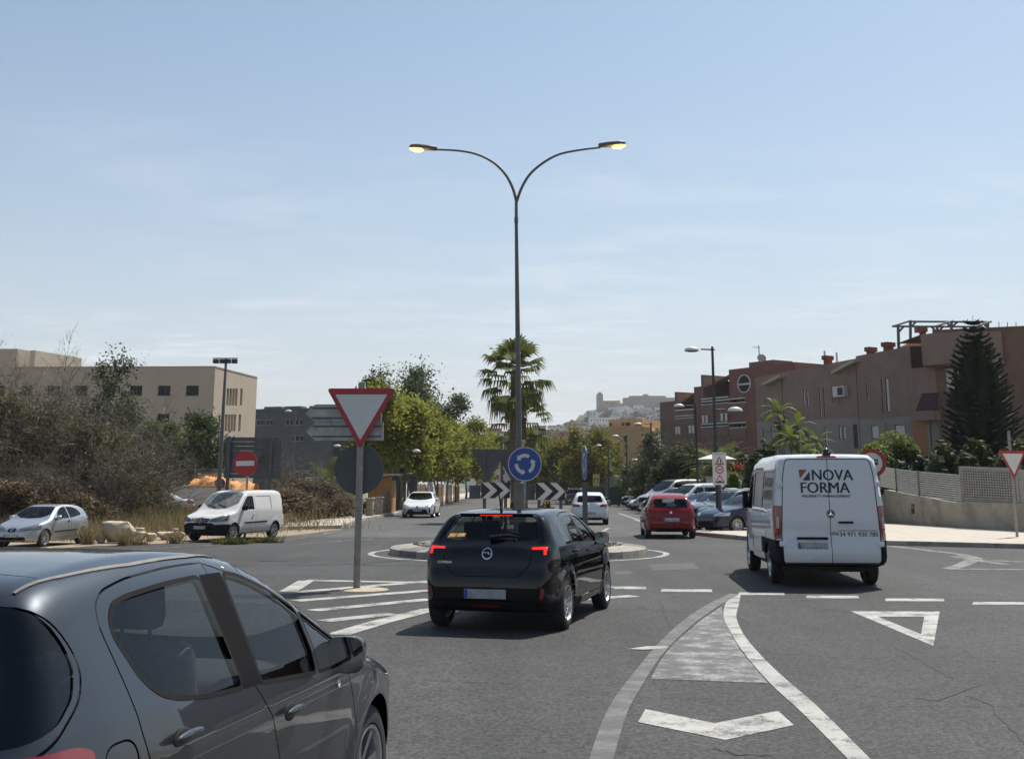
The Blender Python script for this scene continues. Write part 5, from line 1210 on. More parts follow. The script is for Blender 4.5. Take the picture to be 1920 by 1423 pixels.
for(y0,y1),(x0,x1)in(((758,791),(573,716)),((791.5,826),(573,719))):
 a=at(x0,(y0+y1)/2,Yp+.09);b=at(x1,(y0+y1)/2,Yp+.09);h=(y1-y0)/2150*Yp*.98
 B=Board(t,Vector((a.x,Yp+.09,a.z)),0);w=b.x-a.x
 o=B.plate('arrow_board',[(0,0),(h*.55,h/2),(w,h/2),(w,-h/2),(h*.55,-h/2)],M_['signback2'],-.015,.015)
 for z_ in(-h*.28,h*.28):B.plate('stiffener',[(h*.4,z_-.012),(w-.03,z_-.012),(w-.03,z_+.012),(h*.4,z_+.012)],M_['zinc_d'],-.03,-.0155,o)
 B.plate('edge_strip',[(w-.03,-h/2),(w,-h/2),(w,h/2),(w-.03,h/2)],M_['signback2'],-.035,-.0155,o)
p=G(458.5,1011);t=empty('no_entry_sign',p,0,'red no-entry disc with white bar beside the dusty van','sign');post(t,p,zat(849,p.y),.075,.05)
B=Board(t,at(460,869,p.y-.06),R(-4));r_=22.5/2150*p.y;o=B.plate('sign_plate',circ(r_),M_['sred'],-.012,.012);B.plate('bar',[(-r_*.76,-r_*.2),(r_*.76,-r_*.17),(r_*.76,r_*.23),(-r_*.76,r_*.2)],M_['swhite'],-.016,-.0125,o);B.plate('sign_back',circ(r_*.97),M_['signback'],.0125,.016,o)
Yb=45.0;t=empty('direction_panel',(at(466,900,Yb).x,Yb,0),0,'large grey direction panel seen from behind, slats across two posts','sign')
a,b=at(424,819,Yb),at(526,896,Yb)
for i in range(9):
 z0=b.z+(a.z-b.z)*i/9;z1=b.z+(a.z-b.z)*(i+1)/9-.012
 q=MB();q.bbox(a.x,b.x,Yb-.02,Yb+.02,z0,z1,b=.006);q.build('slat',M_['signback'],t,30)
for u in(430,509):
 q=MB();x=at(u,850,Yb).x;q.bbox(x-.06,x+.06,Yb-.14,Yb-.022,.0,a.z+.02,b=.01);q.build('post',M_['zinc_d'],t,30)
o=MB();o.prism(rtri(.62,True,.04),lambda a_,b_,d:Vector((at(477,862,Yb-.3).x+a_,Yb-.3+d,at(477,862,Yb).z+b_)),-.01,.01);o.build('triangle_plate',M_['signback'],t)
def roundabout_sign(name,p,zc,r,rz,label,postw,pm,top):
 t=empty(name,(p.x,p.y,p.z),0,label,'sign','blue roundabout signs');q=MB();q.bbox(p.x-postw/2,p.x+postw/2,p.y-.03,p.y+.03,p.z-.1,top,b=.006);q.build('post',M_[pm],t,30)
 B=Board(t,Vector((p.x,p.y-.06,zc)),rz)
 o=B.plate('sign_plate',circ(r,48),M_['sblue'],-.012,.012);v,f=ring2d((0,0),r*.95,r*.995,48);B.flat('rim',v,f,M_['swhite'],-.0135,o)
 B.plate('sign_back',circ(r*.97),M_['signback2'],.0125,.016,o)
 for k in range(3):
  a0=R(49+120*k);v=[];n=9
  for i in range(n):
   a=a0+R(72)*i/(n-1);v+=[(r*.40*math.cos(a),r*.40*math.sin(a)),(r*.60*math.cos(a),r*.60*math.sin(a))]
  f=[(2*i,2*i+1,2*i+3,2*i+2)for i in range(n-1)]
  a=a0-R(1);b=a0-R(24);m_=len(v);v+=[(r*.30*math.cos(a0),r*.30*math.sin(a0)),(r*.70*math.cos(a0),r*.70*math.sin(a0)),(r*.5*math.cos(b),r*.5*math.sin(b))];f.append((m_,m_+1,m_+2))
  v2=[(-x,z)for x,z in v]
  B.flat('arrow',v2,f,M_['swhite'],-.0145,o)
 return t
ys=28.35;a=at(978,870,ys);roundabout_sign('roundabout_sign',Vector((at(984,900,ys).x,ys,.2)),a.z,31/2150*ys,0,'blue roundabout sign with three white arrows, facing the camera',.055,'zinc',a.z+.1).location
ys=30.2;a=at(1096,868,ys);roundabout_sign('roundabout_sign',Vector((a.x,ys,.18)),a.z,31/2150*ys,R(-84.5),'blue roundabout sign turned edge-on beside the white hatchback',.13,'zinc_d',zat(905,ys))
def chevron(us,ue,y0,y1,Yc,label,back):
 a,b=at(us,y0,Yc),at(ue,y1,Yc);w,h=b.x-a.x,a.z-b.z
 t=empty('chevron_board',((a.x+b.x)/2,Yc,.25),0,label,'sign','black and white chevron boards')
 B=Board(t,Vector((a.x,Yc,b.z)),0);o=B.plate('board',[(0,0),(w,0),(w,h),(0,h)],M_['sblack'],-.012,.012)
 n=2;pw=w/2.25
 for k in range(n):
  x0=.03+k*pw;sw=pw*.52
  v=[(x0,h),(x0+sw,h),(x0+sw+h*.55,h/2),(x0+sw,0),(x0,0),(x0+h*.55,h/2)]
  v=[(min(x,w-.005),z)for x,z in v];B.flat('chevron',v,[(0,1,2,5),(5,2,3,4)],M_['swhite'],-.0135,o)
 for fx in(.12,.85):
  q=MB();x=a.x+w*fx;q.bbox(x-.045,x+.045,Yc+.014,Yc+.08,.2,b.z+h*.9,b=.006);q.build('leg',M_['zinc_d'],t,30)
 c,d=at(back[0],y0+2,Yc+.3),at(back[1],y1,Yc+.2)
 q=MB();q.box(c.x,d.x,Yc+.25,Yc+.275,d.z,c.z-.05);q.build('rear_board',M_['signback'],t)
chevron(902,956,904.5,934,32.6,'black and white chevron board left of the lamp post',(880,901));chevron(1004,1060,905,937,32.6,'black and white chevron board right of the lamp post',(984,1003))
for(x0,x1,Y,xp),lab in zip(((882,950,46.0,908),(926,992,47.2,941)),('left one of two grey sign backs on the median','grey sign back on the median behind the blue roundabout sign')):
 a,b=at(x0,852,Y),at(x1,852,Y);w=b.x-a.x;t=empty('give_way_sign',((a.x+b.x)/2,Y,.14),0,lab,'sign','sign backs on the median')
 post(t,(at(xp,880,Y).x,Y-.06),zat(846,Y),.10,.08,'zinc_d',.1);B=Board(t,Vector(((a.x+b.x)/2,Y,zat(872,Y))),0)
 o=B.plate('sign_plate',rtri(w,True,.07),M_['signback'],-.015,.015);B.plate('sign_face',[(x*.9,z*.9)for x,z in rtri(w,True,.05)],M_['sred'],.016,.02,o)
p=G(1353,1000);Yp=p.y;t=empty('warning_sign',(p.x,p.y,.13),0,'tall white sign panel with two triangles and a 30 limit','sign')
q=MB();q.tube([(p.x,p.y,.12),(p.x,p.y,zat(850,Yp))],.045,12);q.build('post',M_['zinc_d'],t,40)
a,b=at(1335,848,Yp-.07),at(1363,909,Yp-.07);B=Board(t,Vector(((a.x+b.x)/2,Yp-.07,(a.z+b.z)/2)),R(-2));w,h=b.x-a.x,a.z-b.z
o=B.plate('panel',fillet([(-w/2,-h/2),(w/2,-h/2),(w/2,h/2),(-w/2,h/2)],.03),M_['swhite'],-.01,.01)
for zc,kind in((h*.245,'a'),(-h*.03,'c'),(-h*.31,'b')):
 if kind=='c':
  v,f=ring2d((0,zc),w*.22,w*.30);B.flat('symbol',v,f,M_['sred'],-.012,o);v,f=fit_text('30',-w*.15,w*.15,zc-w*.085,w*.17,.02);B.flat('lettering',v,f,M_['sblack'],-.013,o)
 else:
  s1,s2=w*.36,w*.22;T=[(-s1,zc-s1*.85),(s1,zc-s1*.85),(0,zc+s1*.85)];I=[(-s2*1.1,zc-s1*.6),(s2*1.1,zc-s1*.6),(0,zc+s2*.75)]
  B.flat('symbol',T+I,[(0,1,4,3),(1,2,5,4),(2,0,3,5)],M_['sred'],-.012,o)
  if kind=='a':
   for x in(-.05,.045):B.flat('pictogram',[(x-.015,zc-.13),(x+.02,zc-.13),(x+.012,zc+.0),(x-.012,zc+.0),(x+.018,zc+.02),(x-.018,zc+.02),(x,zc+.055)],[(0,1,2,3),(3,2,4,6,5)],M_['sblack'],-.013,o)
  else:B.flat('pictogram',[(-.13,zc-.14),(.13,zc-.14),(.06,zc-.09),(0,zc-.06),(-.06,zc-.09)],[(0,1,2,3,4)],M_['sblack'],-.013,o)
v,f=fit_text('ZONA 30',-w*.38,w*.38,h*.43,.035,.01);B.flat('lettering',v,f,M_['sblack'],-.012,o)
p=at(1638,990,34.0);t=empty('weight_limit_sign',(p.x,34.0,.13),0,'round red-rimmed 5,5t weight limit sign behind the white van','sign');q=MB();q.tube([(p.x,34,.12),(p.x,34,zat(846,34))],.035,12);q.build('post',M_['zinc_d'],t,40)
B=Board(t,at(1634.5,868,33.93),R(-8));r_=26/2150*34;o=B.plate('sign_plate',circ(r_),M_['sred'],-.012,.012);B.plate('sign_face',circ(r_*.72),M_['swhite'],-.016,-.0125,o);B.plate('sign_back',circ(r_*.97),M_['signback'],.0125,.016,o)
B.flat('pictogram',[(-.13,-.02),(.17,-.06),(.17,.11),(-.13,.11)],[(0,1,2,3)],M_['sblack'],-.017,o);v,f=fit_text('5,5t',-.10,.15,-.01,.10,.02);B.flat('lettering',v,f,M_['swhite'],-.018,o)
p=G(1908,1014);t=empty('give_way_sign',(p.x,p.y,.13),0,'give-way triangle on a thin post at the right edge of the photo','sign');post(t,p,zat(808,p.y),.08,.05,'zinc',.12)
B=Board(t,at(1900,871,p.y-.06),R(14));yield_face(B,1.02)
p=at(1118,922,112);t=empty('crossing_sign',(p.x,112,0),0,'small yellow and blue pedestrian crossing sign far up the street','sign');post(t,p,zat(880,112),.08,.05,'zinc_d')
B=Board(t,at(1118,900,111.9),0);o=B.plate('sign_plate',[(-.32,-.55),(.32,-.55),(.32,.55),(-.32,.55)],M_['syellow'],-.02,.02);B.plate('symbol_plate',[(-.2,-.2),(.2,-.2),(.2,.2),(-.2,.2)],M_['sblue'],-.03,-.021,o);B.flat('pictogram',[(-.13,-.13),(.13,-.13),(0,.14)],[(0,1,2)],M_['swhite'],-.031,o)
for u,v,Y,lab in((284,914,62,'small round no-parking sign half hidden by the dry bush'),(413,906,60,'small round no-parking sign behind the direction panel')):
 p=at(u,v,Y);t=empty('no_parking_sign',(p.x,Y,0),0,lab,'sign');post(t,p,p.z+.3,.06,.05,'zinc_d');B=Board(t,Vector((p.x,Y-.06,p.z)),R(8));o=B.plate('sign_plate',circ(.27),M_['sred'],-.01,.01);B.plate('sign_face',circ(.19),M_['sblue'],-.014,-.0105,o);B.flat('bar',[(-.16,.12),(-.12,.16),(.16,-.12),(.12,-.16)],[(0,1,2,3)],M_['sred'],-.015,o)
Yl=31.3;lb=at(974,960,Yl);t=empty('twin_arm_street_lamp',(lb.x,Yl,.3),0,'tall grey street lamp with two curved arms and lit yellow heads','street lamp')
zt=zat(378,Yl);xt=at(968,378,Yl).x
q=MB();q.tube([(lb.x,Yl,.2),(lb.x,Yl,zat(905,Yl)),(lb.x,Yl,zat(904,Yl))],[.145,.145,.10],16);q.build('base_sleeve',M_['lamp_g'],t,40)
q=MB();q.tube([(lb.x,Yl,.25),(lb.x,Yl,2.0),(xt,Yl,zat(415,Yl)),(xt,Yl,zt)],[.10,.09,.046,.044],16);q.build('post',M_['lamp_g'],t,60)
q=MB();q.tube([(xt,Yl,zat(418,Yl)),(xt,Yl,zat(408,Yl))],.058,16);q.build('collar',M_['lamp_g'],t,40)
for pts,(hx0,hx1),lab in(([(968,378),(962,355),(948,328),(925,305),(895,290),(860,283),(816,281)],(820,767),'l'),([(969,378),(977,355),(993,328),(1018,306),(1048,290),(1085,282),(1126,277)],(1122,1174),'r')):
 C=catmull(pts,5,False);P=[at(u,v,Yl)for u,v in C];n=len(P)
 q=MB();q.tube(P,[.043-.016*i/(n-1)for i in range(n)],12);arm=q.build('arm',M_['lamp_g'],t,60)
 vm=pts[-1][1]-(3 if lab=='l' else 5);a,b=at(hx0,vm+(2 if lab=='l' else 2),Yl),at(hx1,vm-(2 if lab=='l' else 2),Yl);d=(b-a);Lh=d.length;d.normalize()
 side=Vector((0,1,0));up=side.cross(d)if lab=='l' else d.cross(side);up=up if up.z>0 else-up
 Mh=Matrix(((d.x,side.x,up.x,a.x),(d.y,side.y,up.y,a.y),(d.z,side.z,up.z,a.z),(0,0,0,1)))
 q=MB();prof=[(0,.05,.05),(.03,.10,.075),(.36,.13,.095),(.7,.15,.10),(.92,.12,.075),(1.0,.03,.03)]
 vs=[];n=12
 for s_,hw,hh in prof:
  for j in range(n):
   w_=2*PI*j/n;vs.append(Mh@Vector((s_*Lh,hw*math.cos(w_),(hh if math.sin(w_)>0 else hh*.55)*math.copysign(abs(math.sin(w_))**.6,math.sin(w_)))))
 q.add(vs,[(i*n+j,i*n+(j+1)%n,(i+1)*n+(j+1)%n,(i+1)*n+j)for i in range(5)for j in range(n)]+[tuple(range(n)),tuple(range(5*n,6*n))]);hd=q.build('lamp_head',M_['lamp_g'],t,50)
 q=MB();vs=[];prof=[(.46,.02,-.02),(.52,.11,-.085),(.78,.12,-.10),(.96,.06,-.055),(.99,.01,-.01)]
 for s_,hw,zz in prof:
  for j in range(7):vs.append(Mh@Vector((s_*Lh,hw*math.cos(PI*j/6),zz*math.sin(PI*j/6)**.6-.022)))
 q.add(vs,[(i*7+j,i*7+j+1,(i+1)*7+j+1,(i+1)*7+j)for i in range(4)for j in range(6)]);q.build('lens',M_['lamp_lit'],hd,60)
 ld=bpy.data.lights.new('bulb','POINT');ld.energy=25;ld.color=(1,.7,.3);ld.shadow_soft_size=.08;lo=bpy.data.objects.new('bulb',ld);COL.objects.link(lo);lo.parent=hd;lo.location=Mh@Vector((.72*Lh,0,-.25))-Vector(t.location)
def dome_lamp(X,Y,H,label,arm=1.0,arms=((-1,0.0),),group='domed street lamps',name='street_lamp',headr=.19,m='lampiron',z0=0.1):
 t=empty(name,(X,Y,z0),0,label,'street lamp',group)
 q=MB();q.tube([(X,Y,z0),(X,Y,z0+1.2),(X,Y,H)],[.085,.07,.05],10);q.tube([(X,Y,z0),(X,Y,z0+.25)],.12,10);q.build('post',M_[m],t,50)
 for sx,dz in arms:
  z=H-.12+dz
  q=MB();q.tube([(X-sx*.1,Y,z),(X+sx*arm*.45,Y,z+.02)],.03,8);a=q.build('arm',M_[m],t,50)
  q=MB();Mh=Matrix.Translation((X+sx*arm*.8,Y,z))@Matrix.Diagonal((1.5,1,1,1));q.lathe([(headr,-.05),(headr*1.02,0),(headr*.8,.07),(headr*.4,.11),(0,.12)],20,Mh,caps=False);h=q.build('lamp_head',M_['lampdome'],t,50)
  q=MB();q.lathe([(0,-.09),(headr*.6,-.085),(headr,-.05)],20,Mh,caps=False);q.build('reflector_bowl',M_[m],h,50)
p=at(1347,990,44.5);dome_lamp(p.x,44.5,zat(650,44.5),'iron street lamp before the brick flats with one high and one low head',1.0,((-1,0.0),(1,zat(771,44.5)-zat(658,44.5))),headr=.19)
for u,vt,Y,lab in((1308,757,62,'iron street lamp left of the white sign panel'),(1223,792,78,'iron street lamp in front of the ochre flats'),(1176,815,94,'iron street lamp before the left corner of the ochre flats'),(1141,833,112,'thin iron street lamp behind the pedestrian crossing sign'),(1119,846,132,'far iron street lamp next in line toward the town')):
 p=at(u,900,Y);dome_lamp(p.x,Y,zat(vt,Y),lab,1.1)
for u,v,Y,lab in((1237,851,88,'low white lamp head before the dark trees'),(1187,862,108,'small lamp head against the bright green palm'),(1050,857,150,'tiny lamp head at the edge of the olive trees'),(756,910,78,None)):
 if lab:p=at(u,v,Y);dome_lamp(p.x+.8,Y,p.z+.1,lab,.8,headr=.19)
for u,vt,Y,lab in((759,842,66,'thin dark lamp post nearest the left pavement trees'),(820,848,98,'thin dark lamp post beside the white saloon'),(854,858,122,'thin dark lamp post far along the left pavement')):
 p=at(u,900,Y);dome_lamp(p.x,Y,zat(vt,Y),lab,.8,((1,0),),headr=.15)
for u,vt,Y,lab in((549,768,92,'slim street lamp in front of the dark grey building'),(406,778,86,'slim street lamp behind the floodlight mast'),(645,833,84,'low lamp with a white head above the parked cars')):
 p=at(u,900,Y);dome_lamp(p.x,Y,zat(vt,Y),lab,.7,((-1,0),),headr=.18,m='lamp_g')
Ym=58.0;a,b=at(424,672,Ym),at(409,935,Ym);t=empty('floodlight_mast',(b.x,Ym,0),0,'tall thin mast with a crossbar of floodlights before the beige building','floodlight')
q=MB();q.tube([(b.x,Ym,0),(a.x,Ym,a.z)],[.13,.06],12);q.build('post',M_['lamp_g'],t,60)
l_,r_=at(400,671,Ym),at(446,671,Ym);q=MB();q.bar((l_.x,Ym,a.z),(r_.x,Ym,a.z),.06,.05);q.build('crossbar',M_['lamp_g'],t)
for f_ in(.12,.38,.62,.88):
 x=l_.x+(r_.x-l_.x)*f_;q=MB();q.bbox(x-.14,x+.14,Ym-.12,Ym+.05,a.z-.26,a.z-.05,b=.02);q.build('floodlight',M_['lampiron'],t,30)
M_['bin_g']=mat('container_green',(.015,.05,.035),.5,var=.15);M_['bin_k']=mat('container_grey',(.04,.042,.045),.5,var=.15)
def container(X,Y,w,h,m,label):
 t=empty('waste_container',(X,Y,0),0,label,'container','waste containers')
 q=MB();prof=[(-w/2,.18),(w/2,.18),(w/2*1.05,h*.75),(w/2*.9,h*.95),(0,h),(-w/2*.9,h*.95),(-w/2*1.05,h*.75)]
 q.prism(prof,lambda a,b,d:Vector((X+a,Y+d,b)),-.55,.55);q.build('body',M_[m],t)
 q=MB();q.box(X-w/2*1.06,X+w/2*1.06,Y-.58,Y+.58,h*.73,h*.77);q.build('lid_rim',M_['bin_k'],t)
 for sx in(-1,1):q=MB();q.box(X+sx*w*.4-.06,X+sx*w*.4+.06,Y-.4,Y+.4,0,.2);q.build('foot',M_['lampiron'],t)
for u,Y,w,h,m,lab in((1151,104,1.0,1.75,'bin_g','dark green waste container beside the parked row'),(1122,108,1.1,1.7,'bin_k','grey domed waste container left of the green one'),(1105,110,1.0,1.6,'bin_k','grey waste container nearest the street')):
 container(at(u,930,Y).x,Y,w,h,m,lab)
# ================================================================== buildings, walls, fences
M_['render_b']=mat('beige_render',(.40,.335,.26),.85,var=.06,vscale=.4,dirt=((.33,.28,.22),.5,.4))
M_['render_w']=mat('white_render',(.50,.47,.42),.85,var=.1,vscale=.8,dirt=((.30,.26,.21),1.2,.6))
M_['slate']=mat('dark_cladding',(.035,.042,.055),.5,var=.12,vscale=.5)
M_['bglass']=mat('building_glass',(.012,.014,.016),.25,spec=.12)
M_['frame_d']=mat('dark_frame',(.03,.03,.03),.5)
M_['frame_w']=mat('white_frame',(.55,.54,.52),.5)
M_['brick']=mat('red_brown_brick',(.18,.105,.08),.85,var=.16,vscale=1.2,bump=.25,bscale=12,dirt=((.085,.045,.036),.6,.5))
M_['brick2']=mat('dull_brick',(.25,.175,.138),.85,var=.12,vscale=1.0,bump=.25,bscale=12,dirt=((.17,.115,.09),.6,.5))
M_['brick_r']=mat('red_brick',(.18,.075,.055),.85,var=.15,vscale=1.2,bump=.25,bscale=12)
M_['greyr']=mat('grey_render',(.27,.235,.20),.85,var=.1,vscale=.8,dirt=((.15,.13,.115),1,.5))
M_['orange']=mat('orange_render',(.33,.165,.075),.85,var=.1,vscale=.8,dirt=((.24,.12,.06),1,.5))
M_['ochre']=mat('ochre_render',(.47,.30,.145),.85,var=.06,vscale=.4)
M_['shut']=mat('white_shutter',(.55,.54,.52),.55)
M_['cream']=mat('cream_fascia',(.42,.35,.26),.7)
M_['tile']=mat('roof_tile',(.34,.17,.10),.85,var=.2,vscale=1)
M_['steel']=mat('pergola_steel',(.10,.105,.105),.5,metal=.4)
M_['rust']=mat('rusty_chimney',(.16,.065,.045),.8,var=.2,vscale=4)
M_['wood']=mat('timber_boards',(.40,.20,.065),.7,var=.25,vscale=3)
M_['tarp']=mat('orange_tarp',(.62,.27,.07),.75,var=.15,vscale=2,bump=.6,bscale=3)
M_['fence']=mat('fence_paint',(.33,.315,.275),.65,var=.1,vscale=3,dirt=((.2,.18,.15),4,.5))
M_['wallr']=mat('wall_render',(.36,.315,.25),.9,var=.12,vscale=.9,bump=.2,bscale=20,dirt=((.17,.15,.125),.8,.75))
def holes_wall(q,W,a0,a1,z0,ztop,rects,depth=.16):
 xs=sorted({a0,a1,*[x for r in rects for x in r[:2]if a0<x<a1]});zs=sorted({z0,*[z for r in rects for z in r[2:4]if z>z0]})
 ins=lambda x,z:any(r[0]<x<r[1]and r[2]<z<r[3]for r in rects)
 for xa,xb in zip(xs[:-1],xs[1:]):
  for i,za in enumerate(zs):
   zb=zs[i+1]if i+1<len(zs)else None;xm=(xa+xb)/2
   if zb is not None and ins(xm,(za+zb)/2):continue
   if zb is None:q.add([W.P(xa,za),W.P(xb,za),W.P(xb,ztop(xb)),W.P(xa,ztop(xa))],[(0,1,2,3)])
   else:q.add([W.P(xa,za),W.P(xb,za),W.P(xb,zb),W.P(xa,zb)],[(0,1,2,3)])
 for x0,x1,b0,b1 in rects:
  f=[(x0,b0),(x1,b0),(x1,b1),(x0,b1)]
  for(p,r)in zip(f,f[1:]+f[:1]):q.add([W.P(*p),W.P(*r),W.P(*r,-depth),W.P(*p,-depth)],[(0,1,2,3)])
def rect_px(W,u0,u1,v0,v1):
 a0,z1=W.hit(u0,v0);a1,z0=W.hit(u1,v1);return(min(a0,a1),max(a0,a1),z0,z1)
def window(root,W,r,depth=.16,frame='frame_d',glass='bglass',mull=1,sill=None,name='window'):
 x0,x1,z0,z1=r;fw=.06
 q=MB()
 for p,s_ in(((x0,z0),(x1,z0+fw)),((x0,z1-fw),(x1,z1)),((x0,z0+fw),(x0+fw,z1-fw)),((x1-fw,z0+fw),(x1,z1-fw))):
  vs=[W.P(a,b,o)for o in(-depth+.01,-depth+.05)for a,b in((p[0],p[1]),(s_[0],p[1]),(s_[0],s_[1]),(p[0],s_[1]))];q.add(vs,[(0,1,2,3),(7,6,5,4),(0,4,5,1),(1,5,6,2),(2,6,7,3),(3,7,4,0)])
 for k in range(1,mull+1):
  x=x0+(x1-x0)*k/(mull+1);vs=[W.P(a,b,o)for o in(-depth+.01,-depth+.045)for a,b in((x-fw/2,z0+fw),(x+fw/2,z0+fw),(x+fw/2,z1-fw),(x-fw/2,z1-fw))];q.add(vs,[(0,1,2,3),(7,6,5,4),(0,4,5,1),(1,5,6,2),(2,6,7,3),(3,7,4,0)])
 o=q.build(name,M_[frame],root)
 q=MB();q.add([W.P(x0,z0,-depth+.012),W.P(x1,z0,-depth+.012),W.P(x1,z1,-depth+.012),W.P(x0,z1,-depth+.012)],[(0,1,2,3)]);q.build('pane',M_[glass],o)
 if sill:
  q=MB();vs=[W.P(a,b,d)for d in(.003,.07)for a,b in((x0-.05,z0-.06),(x1+.05,z0-.06),(x1+.05,z0-.005),(x0-.05,z0-.005))];q.add(vs,[(0,1,2,3),(7,6,5,4),(0,4,5,1),(1,5,6,2),(2,6,7,3),(3,7,4,0)]);q.build('sill',M_[sill],o)
 return o
def slab(W,x0,x1,z0,z1,d0,d1,q=None):
 q=q or MB();vs=[W.P(a,b,d)for d in(d0,d1)for a,b in((x0,z0),(x1,z0),(x1,z1),(x0,z1))]
 return q.add(vs,[(0,1,2,3),(7,6,5,4),(0,4,5,1),(1,5,6,2),(2,6,7,3),(3,7,4,0)])
def X_(u,Y):return at(u,900,Y).x
A,Bc,C=(X_(-90,131),131),(X_(393,130),130),(X_(474,143),143)
t=empty('apartment_building',(Bc[0],Bc[1],0),0,'beige three-storey block with a sunlit end wall, far left','building')
W=Wall(A,Bc);zt=at(393,688,130).z;W2=Wall(Bc,C)
rows=[(723,741),(775.5,793)];cols=[(349,372),(296.5,319),(244,266),(193,215),(141,163),(89,111),(37,59),(-15,7)]
rects=[rect_px(W,a-(2 if i else 0),b-(2 if i else 0),v0,v1)for i,(v0,v1)in enumerate(rows)for a,b in cols]+[rect_px(W,a-5,b-5,827,845)for a,b in cols]
q=MB();holes_wall(q,W,0,W.L,0,lambda a:zt,rects,.3)
sl=[]
for(v0,v1),dx in(((728,760.5),0),((776.5,808.5),-3)):
 for a,b in((425.5,428.5),(431,434),(436.4,439.2),(441.6,444.4),(451,453.8)):sl.append(rect_px(W2,a+dx,b+dx,v0,v1))
q2=MB();holes_wall(q2,W2,0,W2.L,0,lambda a:zt,sl,.35)
q.build('wall',M_['render_b'],t);q2.build('wall',M_['render_b'],t)
q=MB();q.add([(A[0],A[1],zt-.3),(Bc[0],Bc[1],zt-.3),(C[0],C[1],zt-.3),(A[0],A[1]+12,zt-.3)],[(0,1,2,3)]);q.add([(A[0],A[1]+12,0),(C[0],C[1],0),(C[0],C[1],zt),(A[0],A[1]+12,zt)],[(0,1,2,3)]);q.build('roof',M_['render_w'],t)
for r in rects:window(t,W,r,.3,'frame_d','bglass',1,'frame_d')
for r in sl:q=MB();slab(W2,r[0],r[1],r[2],r[3],-.34,-.30,q);q.build('slit_window',M_['ochre'],t)
q=MB();slab(W,0,W.L,zt-.02,zt+.10,-.25,.06,q);slab(W2,.06,W2.L,zt-.02,zt+.10,-.25,.06,q);q.build('parapet_cap',M_['render_b'],t)
for(ua,ub,Ya,Yb_,v)in((-60,12,147,153.5,654),(37,47,146,152,657)):
 a,b=(X_(ua,Ya),Ya),(X_(ub,Ya),Ya);c=(b[0]+2.6,Yb_+3);z1=at(ub,v,Ya).z;q=MB()
 q.add([(p[0],p[1],zz)for zz in(zt-.4,z1)for p in(a,b,c,(a[0]+2.6,c[1]))],[(0,1,5,4),(1,2,6,5),(2,3,7,6),(3,0,4,7),(4,5,6,7)]);q.build('stair_head',M_['render_b'],t)
W=Wall((X_(466,190),190),(X_(622,186),186));zt=at(560,770,188).z
t=empty('office_building',(W.A.x,190,0),0,'dark grey clad building with small paired windows behind the beige block','building')
rects=[rect_px(W,a,b,v0,v1)for a,b,v0,v1 in((480,486,787,797.5),(487.5,493,787,797.5),(498,504,787,797.5),(505,511,787,797.5),(535,541,786,797),(542,548,786,797),(553,559,786,797),(560.5,567,786,797),(545,552,816,827),(553,560,816,827),(561,568,816,827),(588,596,790,800))]
q=MB();holes_wall(q,W,0,W.L,0,lambda a:zt,rects,.2);q.build('wall',M_['slate'],t)
for r in rects:window(t,W,r,.2,'frame_w','bglass',0)
q=MB();slab(W,-.2,W.L+.2,zt,zt+.35,-6,.3,q);q.build('roof',M_['slate'],t)
for u0,u1 in((490,522),(528,560),(575,605)):q=MB();a,_=W.hit(u0,760);b,_=W.hit(u1,760);slab(W,a,b,zt+.36,zt+.8,-3,-1,q);q.build('roof_unit',M_['lamp_g'],t)
slab(W,0,W.L,0,zt,-12,-11.8,q:=MB());q.build('rear_wall',M_['slate'],t)
Wh=Wall((X_(1418,72.7),72.7),(X_(1744,62),62))
def house(name,label,us,top_px,boundary_px,items,chim=(),depth=7):
 a0,a1=Wh.hit(us[0],800)[0],Wh.hit(us[1],800)[0]
 t=empty(name,(Wh.P(a0,0).x,Wh.P(a0,0).y,0),0,label,'house','terraced brick houses')
 T=[Wh.hit(*p)for p in top_px];zt=lambda a:float(np.interp(a,[p[0]for p in T],[p[1]for p in T]))
 zb=Wh.hit(*boundary_px)[1]
 rects=[rect_px(Wh,*i[:4])for i in items]
 up=[r for r in rects if r[3]>zb];lo=[r for r in rects if r[3]<=zb]
 q=MB();holes_wall(q,Wh,a0,a1,zb,zt,[(r[0],r[1],max(r[2],zb),r[3])for r in up],.14);q.build('upper_wall',M_['brick2'],t)
 q=MB();holes_wall(q,Wh,a0,a1,0,lambda a:zb-.002,[r for r in lo],.14);q.build('lower_wall',M_['greyr'],t)
 q=MB();q.add([Wh.P(a0,zt(a0)),Wh.P(a1,zt(a1)),Wh.P(a1,zt(a1)+.5,-depth),Wh.P(a0,zt(a0)+.5,-depth)],[(0,1,2,3)]);q.build('roof',M_['tile'],t)
 q=MB()
 for a in(a0,a1):q.add([Wh.P(a,0),Wh.P(a,0,-depth),Wh.P(a,zt(a)+.5,-depth),Wh.P(a,zt(a))],[(0,1,2,3)])
 q.build('party_wall',M_['brick'],t)
 for i,r in zip(items,rects):
  k=i[4]
  if k=='s':o=window(t,Wh,r,.14,'frame_d','bglass',0);m_=(r[0]+r[1])/2;q=MB();slab(Wh,r[0]+.03,m_+(r[1]-r[0])*.40,r[2]+.03,r[3]-.03,-.10,-.06,q);q.build('shutter',M_['shut'],o)
  elif k=='d':q=MB();slab(Wh,r[0],r[1],r[2],r[3],-.135,-.10,q);q.build('door',M_['slate'],t)
  else:window(t,Wh,r,.14,'frame_w','bglass',0)
 for u0,u1,v0,v1 in chim:
  a,z1=Wh.hit(u0,v0);b,z0=Wh.hit(u1,v1);w=b-a;q=MB();slab(Wh,a+w*.15,b-w*.15,z0-.3,z1-.25,-1.2,-.7,q);slab(Wh,a,b,z1-.25,z1,-1.3,-.6,q);q.build('chimney',M_['rust'],t)
 return t,zt,a0,a1
